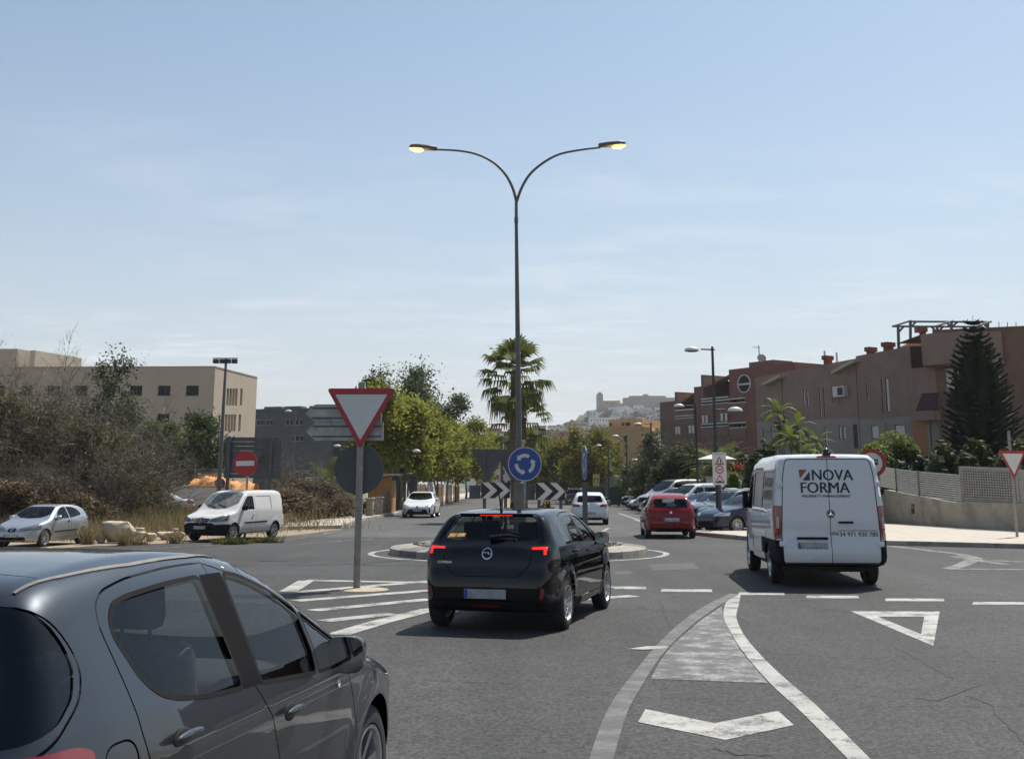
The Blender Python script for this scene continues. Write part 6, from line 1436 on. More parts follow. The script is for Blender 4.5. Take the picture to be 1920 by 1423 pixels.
t1,z1f,a10,a11=house('terraced_house','nearest brick terraced house, with the steel pergola on its roof',(1612,1716),[(1612,667),(1716,647)],(1660,783),[(1651,1657,711,776,'w'),(1659,1669,709,772,'s'),(1633,1648,798,822,'s'),(1660,1663,791,822,'w'),(1677,1698,797,822,'s'),(1623.5,1630,719,750,'w')],((1607,1618,650,672),(1638,1652,641,661)))
t2,z2f,_,_=house('terraced_house','middle brick terraced house, with an air conditioner on its wall',(1470,1611),[(1470,698),(1611,671)],(1540,786),[(1505,1510,731,762,'s'),(1511.5,1516.5,731,762,'s'),(1535,1541,727,783,'s'),(1542.5,1548,727,783,'s'),(1559,1566,725,756,'w'),(1546,1552,801,836,'s'),(1572,1578,799,823,'s'),(1579.5,1586,799,823,'s'),(1599,1610,796,840,'d'),(1508,1514,806,845,'w')],((1527,1536,666,682),))
t3,z3f,_,_=house('terraced_house','farthest brick terraced house, behind the banana plants',(1419,1469),[(1419,708),(1469,699)],(1445,790),[(1434,1437,742,788,'s'),(1439,1442,742,788,'w'),(1429.5,1433,801,840,'s'),(1446,1451,801,838,'s')])
for T_,u,v in((t2,1579,734.5),):
 a,z=Wh.hit(u,v);q=MB();slab(Wh,a-.42,a+.42,z-.3,z+.3,.01,.35,q);o=q.build('air_conditioner',M_['frame_w'],T_);q=MB();slab(Wh,a-.05,a+.35,z-.22,z+.22,.352,.36,q);q.build('fan_grille',M_['frame_d'],o)
for T_,(u0,v0),(u1,v1)in((t2,(1569,697),(1612,674)),(t3,(1439,719),(1471,704))):
 a,z0=Wh.hit(u0,v0);b,z1=Wh.hit(u1,v1);q=MB();q.add([Wh.P(a,z0,.5),Wh.P(b,z1,.5),Wh.P(b,z1,-.1),Wh.P(a,z0,-.1),Wh.P(a,z0-.16,.5),Wh.P(b,z1-.16,.5),Wh.P(b,z1-.16,-.1),Wh.P(a,z0-.16,-.1)],[(0,1,2,3),(7,6,5,4),(0,4,5,1),(1,5,6,2),(2,6,7,3),(3,7,4,0)]);q.build('porch_roof',M_['cream'],T_)
q=MB();a,z=Wh.hit(1530,690);b,zz=Wh.hit(1588,662);q.add([Wh.P(a,z,-1.5),Wh.P(b,zz,-1.5),Wh.P(b,zz-.1,-6),Wh.P(a,z,-6),Wh.P(b+1.2,z-.1,-1.5),Wh.P(b+1.2,z-.1,-6)],[(0,1,2,3),(1,4,5,2),(0,4,1)]);q.build('dormer',M_['tile'],t2)
for u,v0,v1 in((1503,654,692),(1525.5,657,686)):
 a,z1=Wh.hit(u,v0);_,z0=Wh.hit(u,v1);q=MB();q.tube([Wh.P(a,z0,-2),Wh.P(a,z1,-2)],.06,8);q.build('vent_pipe',M_['frame_w'],t2)
for u0,u1,v0,v1 in((1461,1472,679,690),(1473,1481,680,690)):
 a,z1=Wh.hit(u0,v0);b,z0=Wh.hit(u1,v1);q=MB();slab(Wh,a,b,z0,z1,-4,-3.2,q);q.build('roof_unit',M_['lamp_g'],t3)
Wc=Wall((X_(1717,61.8),61.8),(X_(1768,60.6),60.6));Wd=Wall((X_(1768,60.6),60.6),(X_(1768,60.6)+(X_(2000,58.5)-X_(1768,60.6))*3.2,60.6-2.1*3.2))
t=empty('corner_house',(Wc.A.x,Wc.A.y,0),0,'brick corner house with a curved parapet and a dark awning, behind the conifer','house')
zp,zq=Wc.hit(1740,688)[1],at(1800,619,60).z
q=MB();slab(Wc,0,Wc.L,Wc.hit(1740,783)[1],zp,-5,0,q);q.build('upper_wall',M_['brick2'],t);q=MB();slab(Wc,0,Wc.L*.55,0,Wc.hit(1740,783)[1],-5,-.003,q);q.build('lower_wall',M_['orange'],t);q=MB();slab(Wc,Wc.L*.55+.004,Wc.L,0,Wc.hit(1740,783)[1],-5,-.003,q);q.build('lower_wall',M_['greyr'],t)
q=MB();n=10;cx_,cy_=(Wc.P(Wc.L+.3,0,-1.6)).xy;P=[]
r0=2.35
for i in range(n+1):
 a=R(205+75*i/n);P.append((cx_+r0*math.cos(a),cy_+r0*math.sin(a)))
P=P+[(P[-1][0]+1.2,P[-1][1]+.05)];m_=len(P);z1a=at(1750,628,60.5).z
q.add([(x,y,zp)for x,y in P]+[(x,y,z1a)for x,y in P],[(i,i+1,m_+i+1,m_+i)for i in range(m_-1)]);q.add([(x,y,zp)for x,y in P]+[(cx_,cy_+3,zp)],[tuple(range(m_+1))]);q.add([(x,y,z1a)for x,y in P]+[(cx_+2,cy_+3,z1a),(P[0][0],cy_+3,z1a)],[tuple(range(m_+2))]);q.build('curved_parapet',M_['brick2'],t,40)
rw_=[rect_px(Wd,1771,1800,691,733),rect_px(Wd,1778,1800,799,832)]
q=MB();holes_wall(q,Wd,0,Wd.L,0,lambda a:zq,rw_,.2);slab(Wd,0,Wd.L,zq,zq+.08,-6,.05,q);q.build('wall',M_['brick'],t)
o=window(t,Wd,rw_[0],.2,'frame_w','bglass',1);q=MB();slab(Wd,rw_[0][0]+.05,rw_[0][0]+(rw_[0][1]-rw_[0][0])*.62,rw_[0][2]+.05,rw_[0][3]-.05,-.14,-.08,q);q.build('shutter',M_['shut'],o)
o=window(t,Wd,rw_[1],.2,'frame_w','bglass',0)
for k in range(5):x=rw_[1][0]+(rw_[1][1]-rw_[1][0])*(k+.5)/5;q=MB();q.tube([Wd.P(x,rw_[1][2],-.03),Wd.P(x,rw_[1][3]-.5,-.03)],.015,6);q.build('window_bar',M_['frame_d'],o)
a0,z1=Wc.hit(1728,738);a1,z0=Wc.hit(1764,770);q=MB();q.add([Wc.P(a0+.05,z1,.05),Wc.P(a1,z1,.05),Wc.P(a1-.05,z0,.55),Wc.P(a0-.1,z0,.55)],[(0,1,2,3)]);q.add([Wc.P(a0+.05,z1,.02),Wc.P(a1,z1,.02),Wc.P(a1-.05,z0,.52),Wc.P(a0-.1,z0,.52)],[(3,2,1,0)]);q.build('awning',mat('maroon_awning',(.075,.022,.03),.8),t)
a0,z1=Wc.hit(1726,772);a1,z0=Wc.hit(1764,788);q=MB();slab(Wc,a0,a1,z0,z1,.0,.7,q);q.build('balcony',M_['brick2'],t)
q=MB();a,_=Wc.hit(1754,800);q.tube([Wc.P(a,0,.5),Wc.P(a,Wc.hit(1754,788)[1],.5)],.04,8);q.build('balcony_post',M_['frame_d'],t)
tp=empty('roof_pergola',(Wh.P(a11,0).x,63,8),0,'steel pergola frame standing on the roof beside the conifer','pergola')
Yp_=63.5;q=MB()
def pg(a,b,w=.12):
 q=MB();q.bar(at(*a),at(*b),w,w);q.build('beam',M_['steel'],tp)
F_,Bk=63.5,66.0
for u,v0,v1,Y in((1684,612,652,F_),(1707,603,646,Bk),(1757,611,628,F_),(1784,604,628,Bk),(1852,605,626,Bk),(1831,612,624,F_)):pg((u,v0,Y),(u+(1 if Y==F_ else 0),v1,Y),.13)
for a,b in(((1673,612,F_),(1842,613,F_)),((1704,603,Bk),(1858,604,Bk)),((1674,612,F_),(1707,601.5,Bk)),((1754,612,F_),(1786,602,Bk)),((1828,613,F_),(1858,603,Bk)),((1684,624,F_),(1694,613,F_)),((1757,624,F_),(1747,613,F_)),((1757,624,F_),(1768,613,F_)),((1707,614,Bk),(1717,604,Bk)),((1784,614,Bk),(1774,604,Bk)),((1784,614,Bk),(1795,604,Bk)),((1852,614,Bk),(1842,605,Bk))):pg(a,b,.10)
q=MB();q.bbox(*(lambda p:(p.x-.3,p.x+.3,66.6,67.2,zat(622,66.6),zat(611,66.6)))(at(1730,615,66.6)),b=.03);q.tube([at(1730,640,66.9),at(1730,620,66.9)],.2,8);o=q.build('chimney',M_['rust'],t1,30)
q=MB();a_,b_,c_=at(1660,663,64),at(1752,618,68),at(1752,640,68);q.add([at(1664,660,64.2),at(1756,622,66.5),at(1756,640,66.5),at(1664,668,64.2)],[(0,1,2,3)]);q.build('roof_slope',M_['cream'],t1)
for u in(1873,1889,1905):q=MB();q.tube([at(u,622,60.5),at(u,604,60.5)],.02,5);q.tube([at(u+2,622,60.5),at(u,608,60.5)],.012,5);q.build('reinforcement_bar',M_['frame_d'],t)
Wf=Wall((X_(1237,140),140),(X_(1490,122),122))
t=empty('apartment_building',(Wf.A.x,Wf.A.y,0),0,'stepped red brick flats with a big round window, right of the street','building')
secs=[(1237,1265,753),(1265,1301,768),(1301,1314,725),(1314,1366,745),(1366,1490,686)]
opens={1:[(1268,1300,782,799)],3:[(1317,1365,755,772),(1317,1365,797,815)],4:[(1367,1398,750,771),(1369,1399,795,818)],0:[]}
for i,(u0,u1,v)in enumerate(secs):
 a0,zt=Wf.hit(u0,v)[0],Wf.hit((u0+u1)/2,v)[1];a1=Wf.hit(u1,v)[0];rc=[rect_px(Wf,*o_)for o_ in opens.get(i,[])];a0+=.003
 m_='brick' if i%2==0 and i else 'brick_r' if i==4 else 'brick'
 q=MB();holes_wall(q,Wf,a0,a1,0,lambda a:zt,rc,1.2);slab(Wf,a0,a1,0,zt-.005,-9,-8.8,q)
 q.add([Wf.P(a0,0),Wf.P(a0,0,-9),Wf.P(a0,zt,-9),Wf.P(a0,zt)],[(0,1,2,3)]);q.add([Wf.P(a1,0),Wf.P(a1,0,-9),Wf.P(a1,zt,-9),Wf.P(a1,zt)],[(0,1,2,3)]);q.add([Wf.P(a0,zt),Wf.P(a1,zt),Wf.P(a1,zt,-9),Wf.P(a0,zt,-9)],[(0,1,2,3)])
 q.build('wall',M_['brick_r' if i in(2,4)else 'brick'],t)
 for r in rc:
  o=window(t,Wf,r,1.2,'frame_w','bglass',3,name='glazed_balcony')
  q=MB();slab(Wf,r[0]-.1,r[1]+.1,r[2]+.95,r[2]+1.05,.003,.12,q);q.build('rail',M_['frame_w'],o);q=MB();slab(Wf,r[0]-.1,r[1]+.1,r[2]-.25,r[2]+.9,.003,.10,q);q.build('balcony_front',M_['brick'],o)
  q=MB();slab(Wf,r[0]-.1,r[1]+.1,r[3]+.02,r[3]+.14,.003,.10,q);q.build('lintel',M_['frame_w'],o)
for(u0,u1,v0,v1,ur)in((1314,1366,703,745,'c'),(1265,1301,735,768,'c')):
 a0,z1=Wf.hit(u0,v0);a1,z0=Wf.hit(u1,v1);q=MB();slab(Wf,a0,a1,z0,z1-.6,-4,-3.8,q);q.build('terrace_wall',M_['brick'],t);q=MB();slab(Wf,a0,a0+.35,z0,z1,-4,.0,q);q.build('terrace_pier',M_['brick'],t)
 q=MB();q.add([Wf.P(a0,z1-1.6,-.2),Wf.P(a1,z1-.3,-.2),Wf.P(a1,z1+.2,-4),Wf.P(a0,z1-.4,-4)],[(0,1,2,3)]);q.build('terrace_roof',M_['cream'],t)
 q=MB();slab(Wf,a0,a1,z0+.002,z0+.14,-.1,.1,q);q.build('rail',M_['frame_w'],t);q=MB();slab(Wf,a0+.8,a0+2.2,z0+.2,z1-1.9,-3.79,-3.7,q);q.build('terrace_door',M_['render_b'],t)
a,z=Wf.hit(1396,719.5);rr=17/2150*128
q=MB();n=40
for k in range(n):
 a_,b_=2*PI*k/n,2*PI*(k+1)/n
 q.add([Wf.P(a+r_*math.cos(w_),z+r_*math.sin(w_),d)for d in(.004,.12)for r_,w_ in((rr*.90,a_),(rr*.90,b_),(rr,b_),(rr,a_))],[(4,5,6,7),(0,4,5,1),(2,3,7,6)])
o=q.build('round_window',M_['frame_w'],t);q=MB();q.add([Wf.P(a+rr*.9*math.cos(2*PI*k/n),z+rr*.9*math.sin(2*PI*k/n),.010)for k in range(n)],[tuple(range(n))]);q.build('pane',M_['bglass'],o);q=MB();slab(Wf,a-rr*.9,a+rr*.9,z-.12,z+.05,.012,.1,q);q.build('transom',M_['frame_w'],o)
for u0,u1,v0,v1 in((1392,1438,679,686),):a0,z1=Wf.hit(u0,v0);a1,z0=Wf.hit(u1,v1);q=MB();slab(Wf,a0,a1,z0-.1,z1,-4,-1,q);q.build('stair_head',M_['brick'],t)
p=at(1424,680,127);q=MB();q.tube([p,p+Vector((0,0,1.9))],.05,6);q.bar(p+Vector((-.7,0,1.7)),p+Vector((.1,0,1.7)),.04,.04)
for k in range(4):q.bar(p+Vector((-.65+.2*k,-.3,1.7)),p+Vector((-.65+.2*k,.3,1.7)),.03,.03)
q.build('tv_aerial',M_['frame_d'],t)
q=MB();q.lathe([(0,-.12),(.3,-.07),(.5,.03)],20,Matrix.Translation(p+Vector((.2,-.3,.45)))@Matrix.Rotation(R(70),4,'X'),caps=False);q.build('satellite_dish',M_['cream'],t,40)
M_['towel']=mat('white_towel',(.6,.6,.58),.9)
for u,v in((1320,780),(1326.5,780),(1355,776),(1363,776),(1270,801),(1275,801),(1295,799),(1301,799)):
 a,z=Wf.hit(u,v);q=MB();slab(Wf,a-.17,a+.17,z-.8,z,.125,.16,q);slab(Wf,a-.22,a+.22,z-.05,z+.05,.11,.19,q);q.build('hanging_towel',M_['towel'],t)
Wo=Wall((X_(1118,172),172),(X_(1204,168),168));Wo2=Wall((X_(1204,168),168),(X_(1219,176),176));Wo0=Wall((X_(1094,196),196),(X_(1118,172),172))
t=empty('apartment_building',(Wo.A.x,172,0),0,'ochre flat-roofed block below the old town hill','building')
zt,zu=Wo.hit(1160,801)[1],Wo.hit(1160,785)[1]
rc=[rect_px(Wo,1169,1176,817,828),rect_px(Wo,1169,1176,834,842),rect_px(Wo,1169,1176,848,856),rect_px(Wo,1127,1131,822,828)]
q=MB();holes_wall(q,Wo,0,Wo.L,0,lambda a:zt,rc,.4);q.add([Wo.P(0,zt),Wo.P(Wo.L,zt),Wo.P(Wo.L,zt,-10),Wo.P(0,zt,-10)],[(0,1,2,3)]);q.build('wall',M_['ochre'],t)
for r in rc:window(t,Wo,r,.4,'frame_d','bglass',0)
for W_,za in((Wo0,zt*.97),(Wo2,zt*.9)):q=MB();holes_wall(q,W_,0,W_.L,0,lambda a:za,[],.3);q.build('side_wall',M_['ochre'],t)
a0,a1=Wo.hit(1129,790)[0],Wo.hit(1193,790)[0];q=MB();slab(Wo,a0,a1,zt+.004,zu,-8,-2,q);q.build('penthouse',M_['ochre'],t)
for u0,u1 in((1132,1135),(1155,1158),(1162,1170),(1180,1183)):r0,r1=Wo.hit(u0,790)[0],Wo.hit(u1,790)[0];q=MB();slab(Wo,r0,r1,zt+.3,zt+(zu-zt)*.6,-1.99,-1.9,q);q.build('window',M_['bglass'],t)
for k,v in enumerate((800,822)):
 a,z=Wo2.hit(1208,v);q=MB();slab(Wo2,.5,Wo2.L,z-1.2,z-.2,.01,1.4,q);q.build('balcony',M_['ochre'],t);q=MB();slab(Wo2,.7,Wo2.L-.3,z-3.4,z-1.3,.004,.06,q);q.build('window',M_['bglass'],t)
e=[G(1500,987),G(1662,985.5),G(1796,995.5),G(1935,1003.5)];
segs=[(e[0],e[1]),(e[1],e[2]),(e[2],e[2]+(e[3]-e[2])*3.2)]
t=empty('garden_wall',e[1],0,'low rendered wall with rust stains behind the right pavement','wall')
for i,(a,b)in enumerate(segs):
 W=Wall(a,b);ztop=[(945,915),(918,943),(941,945)][i]
 za,zb=at(1662 if i<2 else 1796,ztop[0]if i else 920,(e[1]if i<2 else e[2]).y).z,at(1796 if i<2 else 1935,ztop[1],(e[2]if i<2 else e[3]).y).z
 if i==0:za,zb=1.35,1.35
 q=MB();L_=W.L-.004;q.add([W.P(0,.1),W.P(L_,.1),W.P(L_,zb),W.P(0,za),W.P(0,.1,-.3),W.P(L_,.1,-.3),W.P(L_,zb,-.3),W.P(0,za,-.3)],[(0,1,2,3),(7,6,5,4),(3,2,6,7),(0,3,7,4),(1,5,6,2)]);q.build('wall_section',M_['wallr'],t)
 if i==1:Wm,zma,zmb=W,za,zb
 if i==2:Wn,zna,znb=W,za,zb
a,z=Wm.hit(1712,954);q=MB();slab(Wm,a-.13,a+.13,z-.2,z+.2,.003,.03,q);o=q.build('meter_box',M_['frame_d'],t);q=MB();slab(Wm,a-.08,a+.08,z+.02,z+.14,.031,.036,q);q.build('meter_glass',M_['greyr'],o)
def slat_panel(W,u0,u1,v0l,v0r,v1l,v1r,label,lattice=False,vert=False):
 a0,a1=W.hit(u0,920)[0],W.hit(u1,920)[0];zt0,zt1=W.hit(u0,v0l)[1],W.hit(u1,v0r)[1];zb0,zb1=W.hit(u0,v1l)[1],W.hit(u1,v1r)[1]
 p=W.P((a0+a1)/2,zb0,-.15);t=empty('fence_panel',(p.x,p.y,zb0),0,label,'fence','fence panels on the garden wall')
 lerp=lambda f,top:(zt0+(zt1-zt0)*f)if top else(zb0+(zb1-zb0)*f)
 for a,f in((a0,0),(a1,1)):
  q=MB();slab(W,a-.035,a+.035,lerp(f,0)-.1,lerp(f,1)+.03,-.19,-.11,q);q.build('post',M_['fence'],t)
 if lattice:
  n,m_=22,13
  for k in range(1,n):f=k/n;a=a0+(a1-a0)*f;q=MB();slab(W,a-.020,a+.020,lerp(f,0),lerp(f,1),-.145,-.135,q);q.build('lath',M_['fence'],t)
  for k in range(m_+1):
   g=k/m_;z0_,z1_=zb0+(zt0-zb0)*g,zb1+(zt1-zb1)*g;q=MB();w=.024 if 0<k<m_ else .05
   q.add([W.P(a0,z0_-w,-.16),W.P(a1,z1_-w,-.16),W.P(a1,z1_+w,-.16),W.P(a0,z0_+w,-.16),W.P(a0,z0_-w,-.15),W.P(a1,z1_-w,-.15),W.P(a1,z1_+w,-.15),W.P(a0,z0_+w,-.15)],[(0,1,2,3),(7,6,5,4),(0,4,5,1),(2,6,7,3)]);q.build('lath',M_['fence'],t)
 elif vert:
  for k in range(1,9):f=k/9;a=a0+(a1-a0)*f;q=MB();slab(W,a-.05,a+.05,lerp(f,0),lerp(f,1),-.16,-.14,q);q.build('slat',M_['fence'],t)
 else:
  n=13;tilt=.5
  for k in range(n):
   g0,g1=(k+.12)/n,(k+.80)/n;z=[zb0+(zt0-zb0)*g0,zb1+(zt1-zb1)*g0,zb1+(zt1-zb1)*g1,zb0+(zt0-zb0)*g1]
   q=MB();q.add([W.P(a0+.03,z[0],-.12),W.P(a1-.03,z[1],-.12),W.P(a1-.03,z[2],-.155),W.P(a0+.03,z[3],-.155),W.P(a0+.03,z[0],-.13),W.P(a1-.03,z[1],-.13),W.P(a1-.03,z[2],-.165),W.P(a0+.03,z[3],-.165)],[(0,1,2,3),(7,6,5,4),(0,4,5,1),(2,6,7,3)]);q.build('slat',M_['fence'],t)
slat_panel(Wm,1645,1676,873,878,912,918,'slatted fence panel right behind the weight limit sign');slat_panel(Wm,1676,1718,878,883,925,934,'middle slatted fence panel on the sloping wall');slat_panel(Wm,1718,1796,883,889,935,944,'longest slatted fence panel, ending at the lattice')
slat_panel(Wn,1797,1902,876,880,938,943,'square lattice fence panel beside the give-way sign',True);slat_panel(Wn,1904,1935,880,881,943,945,'upright slatted fence panel at the right edge of the photo',vert=True);slat_panel(Wn,1938,2060,881,885,945,951,'slatted fence panel just outside the right edge')
def block(name,label,cat,u0,u1,v0,Y,m,v1=None,depth=.3,group=None):
 a,b=X_(u0,Y),X_(u1,Y);z1=zat(v0,Y,(u0+u1)/2);z0=0 if v1 is None else zat(v1,Y)
 t=empty(name,((a+b)/2,Y,z0),0,label,cat,group);q=MB();q.bbox(a,b,Y,Y+depth,z0,z1,b=.03);q.build('body',M_[m],t,30);q=MB();q.bbox(a-.05,b+.05,Y-.05,Y+depth+.05,z1+.002,z1+.08,b=.02);q.build('coping',M_['cream'],t,30);return t
block('garden_wall','pale garden wall behind the silver minibus','wall',1262,1292,890,88,'wallr');block('gate_pier','white gate pier behind the white people carrier','pier',1325,1345,896,70,'render_w');block('gate_pier','slim white pier topped with brick behind the parked row','pier',1290,1297,868,86,'render_w');block('garden_wall','low wall with red flowers left of the white van','wall',1366,1412,888,66,'wallr')
block('garden_wall','pinkish wall behind the waste containers','wall',1120,1170,893,120,'wallr',depth=1)
tu=empty('parasol',(X_(1342,66),66,0),0,'white garden parasol behind the white sign panel','parasol');q=MB();pz=zat(861,66);q.lathe([(1.15,pz-.0),(.6,pz+.18),(0,pz+.34)],8,Matrix.Translation((X_(1345,66),66,0)),caps=False);q.build('canopy',M_['frame_w'],tu);q=MB();q.tube([(X_(1345,66),66,0),(X_(1345,66),66,pz+.3)],.03,6);q.build('pole',M_['frame_w'],tu)
block('yard_wall','grey white yard wall behind the dry grass','wall',276,424,913,64,'render_w')
Yc=68.0;a,b=X_(276,Yc),X_(412,Yc);z=zat(881,Yc);t=empty('carport',((a+b)/2,Yc,0),0,'low carport with a thin dark flat roof behind the yard wall','carport')
q=MB();q.bbox(a,b,Yc-1.5,Yc+3,z-.10,z+.06,b=.02);q.build('roof',M_['frame_d'],t,30)
for u in(288,380):x=X_(u,Yc);q=MB();q.tube([(x,Yc-1.3,0),(x,Yc-1.3,z-.1)],.04,8);q.build('post',M_['lamp_g'],t)
t=empty('trailer',(X_(322,70),70,0),0,'pale grey box trailer under the carport','trailer');q=MB();q.bbox(X_(284,70),X_(362,70),70,71.8,.5,zat(887,70),b=.06);q.build('body',M_['greyr'],t,30);q=MB();q.bbox(X_(290,70),X_(358,70),69.96,69.999,1.0,1.08,b=.01);q.build('rubbing_strip',M_['frame_d'],t)
for u in(300,345):
 q=MB();q.lathe([(.12,-.09),(.33,-.09),(.33,.09),(.12,.09)],20,Matrix.Translation((X_(u,70),70.1,.34))@Matrix.Rotation(PI/2,4,'X'),True);q.build('wheel',M_['tyre'],t)
t=empty('covered_heap',(X_(420,66),66,0),0,'heap under an orange and white tarpaulin behind the direction panel','heap')
rg=random.Random(8);bm=bmesh.new();bmesh.ops.create_grid(bm,x_segments=36,y_segments=12,size=1)
xa,xb=X_(358,66),X_(482,66)
for v_ in bm.verts:
 f=(v_.co.x+1)/2;g=1-abs(v_.co.y)**2.5;hgt=(zat(905,66)+(zat(893,66)-zat(905,66))*math.exp(-((f-.32)/.25)**2))*g
 v_.co=Vector((xa+(xb-xa)*f,66+v_.co.y*1.6,max(0,hgt+.07*math.sin(f*31)+.06*math.sin(v_.co.y*9+f*17))))
q=MB();q.addbm(bm);q.build('tarpaulin',M_['tarp'],t,60)
q=MB();q.prism([(X_(366,67.8),0),(X_(412,67.8),0),(X_(410,67.8),zat(886,67.8)),(X_(368,67.8),zat(889,67.8))],lambda a_,b_,d:Vector((a_,67.8+d,b_)),0,.8);q.build('crate',M_['frame_w'],t)
Y=74.0;t=empty('timber_shelter',(X_(605,Y),Y,0),0,'open timber shelter with a pale flat roof in the car park','shelter');z=zat(899,Y)
q=MB();q.bbox(X_(578,Y),X_(634,Y),Y-1,Y+3,z,z+.14,b=.02);q.build('roof',M_['render_w'],t,30);q=MB();q.bbox(X_(580,Y),X_(632,Y),Y-.98,Y-.9,z-.3,z-.01,b=.02);q.build('fascia',M_['wood'],t,30)
for u in(584,616):q=MB();x=X_(u,Y);q.bbox(x-.09,x+.09,Y-.9,Y-.72,0,z-.3,b=.015);q.build('post',M_['wood'],t,30)
Y=71.0;t=empty('timber_kiosk',(X_(713,Y),Y,0),0,'orange timber kiosk behind the first pavement tree','kiosk');z=zat(900,Y)
x0,x1=X_(690,Y),X_(735,Y);n=9
for k in range(n):q=MB();w=(x1-x0)/n;q.bbox(x0+k*w+.008,x0+(k+1)*w-.008,Y,Y+.06,.1,z+.25*k/n,b=.008);q.build('board',M_['wood'],t,30)
q=MB();q.bbox(x0,x1,Y+.07,Y+2.6,.1,z,b=.02);q.build('box',M_['wood'],t,30);q=MB();q.bbox(x0-.3,x1+.5,Y-.4,Y+2.9,z+.27,z+.38,b=.02);q.build('roof',M_['render_w'],t,30)
block('gate_pier','pale stone pier under the round sign plate','pier',662,671,934,62,'wallr',depth=.5);block('gate_pier','pale stone pier beside the first pavement tree','pier',687,700,936,64,'wallr',depth=.5);block('low_wall','low stone wall in front of the timber kiosk','wall',700,718,934,67,'wallr');block('low_wall','low pale wall of the car park behind the dry bush','wall',628,660,938,64,'wallr',depth=.4)
Y=80.0;t=empty('entrance_gate',(X_(765,Y),Y,0),0,'dark metal entrance gate with a grey canopy on the left pavement','gate')
for k in range(8):q=MB();x=X_(740+5*k,Y);q.bbox(x-.06,x+.06,Y,Y+.05,.15,zat(900+(k%2)*4,Y),b=.01);q.build('bar',M_['slate'],t,30)
for u in(742,776):q=MB();x=X_(u,Y);q.bbox(x-.25,x+.25,Y-.1,Y+.4,.1,zat(893,Y),b=.02);q.build('pier',M_['signback'],t,30)
q=MB();z=zat(888,Y);q.add([(X_(736,Y),Y-.6,z),(X_(782,Y),Y-.6,z),(X_(782,Y),Y+2,z),(X_(736,Y),Y+2,z),(X_(758,Y),Y+.7,z+.55)],[(0,1,4),(1,2,4),(2,3,4),(3,0,4),(3,2,1,0)]);q.build('canopy',M_['lamp_g'],t)
for i,(u0,u1,v,Y,m)in enumerate(((784,800,908,86,'wood'),(801,812,905,92,'frame_w'),(818,832,907,100,'wood'),(836,848,909,112,'brick2'),(850,862,911,124,'wood'))):
 x0,x1=X_(u0,Y),X_(u1,Y);t=empty('boarded_fence',((x0+x1)/2,Y,.1),0,('short timber fence just past the dark gate','white board fence behind the white saloon','brown timber fence beside the lamp post','dark red fence section further along the pavement','last timber fence visible under the trees')[i],'fence','fences along the left pavement')
 n=5
 for k in range(n):q=MB();w=(x1-x0)/n;q.bbox(x0+k*w+.01,x0+(k+1)*w-.01,Y,Y+.05,.1,zat(v,Y)+.06*(k%2),b=.008);q.build('board',M_[m],t,30)
# ================================================================== trees, shrubs, grass, rocks
def leaf_mat(name,c1,c2,tr=.35,rough=.55,clump=.9):
 m=bpy.data.materials.new(name);m.use_nodes=True
 nt=m.node_tree;L=nt.links.new;nt.nodes.clear()
 out=nt.nodes.new('ShaderNodeOutputMaterial');b=nt.nodes.new('ShaderNodeBsdfPrincipled');b.inputs['Roughness'].default_value=rough;b.inputs['Specular IOR Level'].default_value=.12
 g=nt.nodes.new('ShaderNodeNewGeometry');t=nt.nodes.new('ShaderNodeTexCoord');n=nt.nodes.new('ShaderNodeTexNoise');n.inputs['Scale'].default_value=clump;n.inputs['Detail'].default_value=3
 L(t.outputs['Object'],n.inputs['Vector'])
 a=nt.nodes.new('ShaderNodeMath');a.operation='MULTIPLY_ADD';a.inputs[1].default_value=.55;L(g.outputs['Random Per Island'],a.inputs[0])
 s=nt.nodes.new('ShaderNodeMapRange');s.inputs['From Min'].default_value=.35;s.inputs['From Max'].default_value=.65;s.inputs['To Min'].default_value=-.15;s.inputs['To Max'].default_value=.6;L(n.outputs['Fac'],s.inputs['Value']);L(s.outputs[0],a.inputs[2])
 x=nt.nodes.new('ShaderNodeMixRGB');x.use_clamp=True;x.inputs[1].default_value=(*c1,1);x.inputs[2].default_value=(*c2,1);L(a.outputs[0],x.inputs[0]);L(x.outputs[0],b.inputs['Base Color'])
 tl=nt.nodes.new('ShaderNodeBsdfTranslucent');L(x.outputs[0],tl.inputs[0]);mx=nt.nodes.new('ShaderNodeMixShader');mx.inputs[0].default_value=tr;L(b.outputs[0],mx.inputs[1]);L(tl.outputs[0],mx.inputs[2]);L(mx.outputs[0],out.inputs[0])
 return m
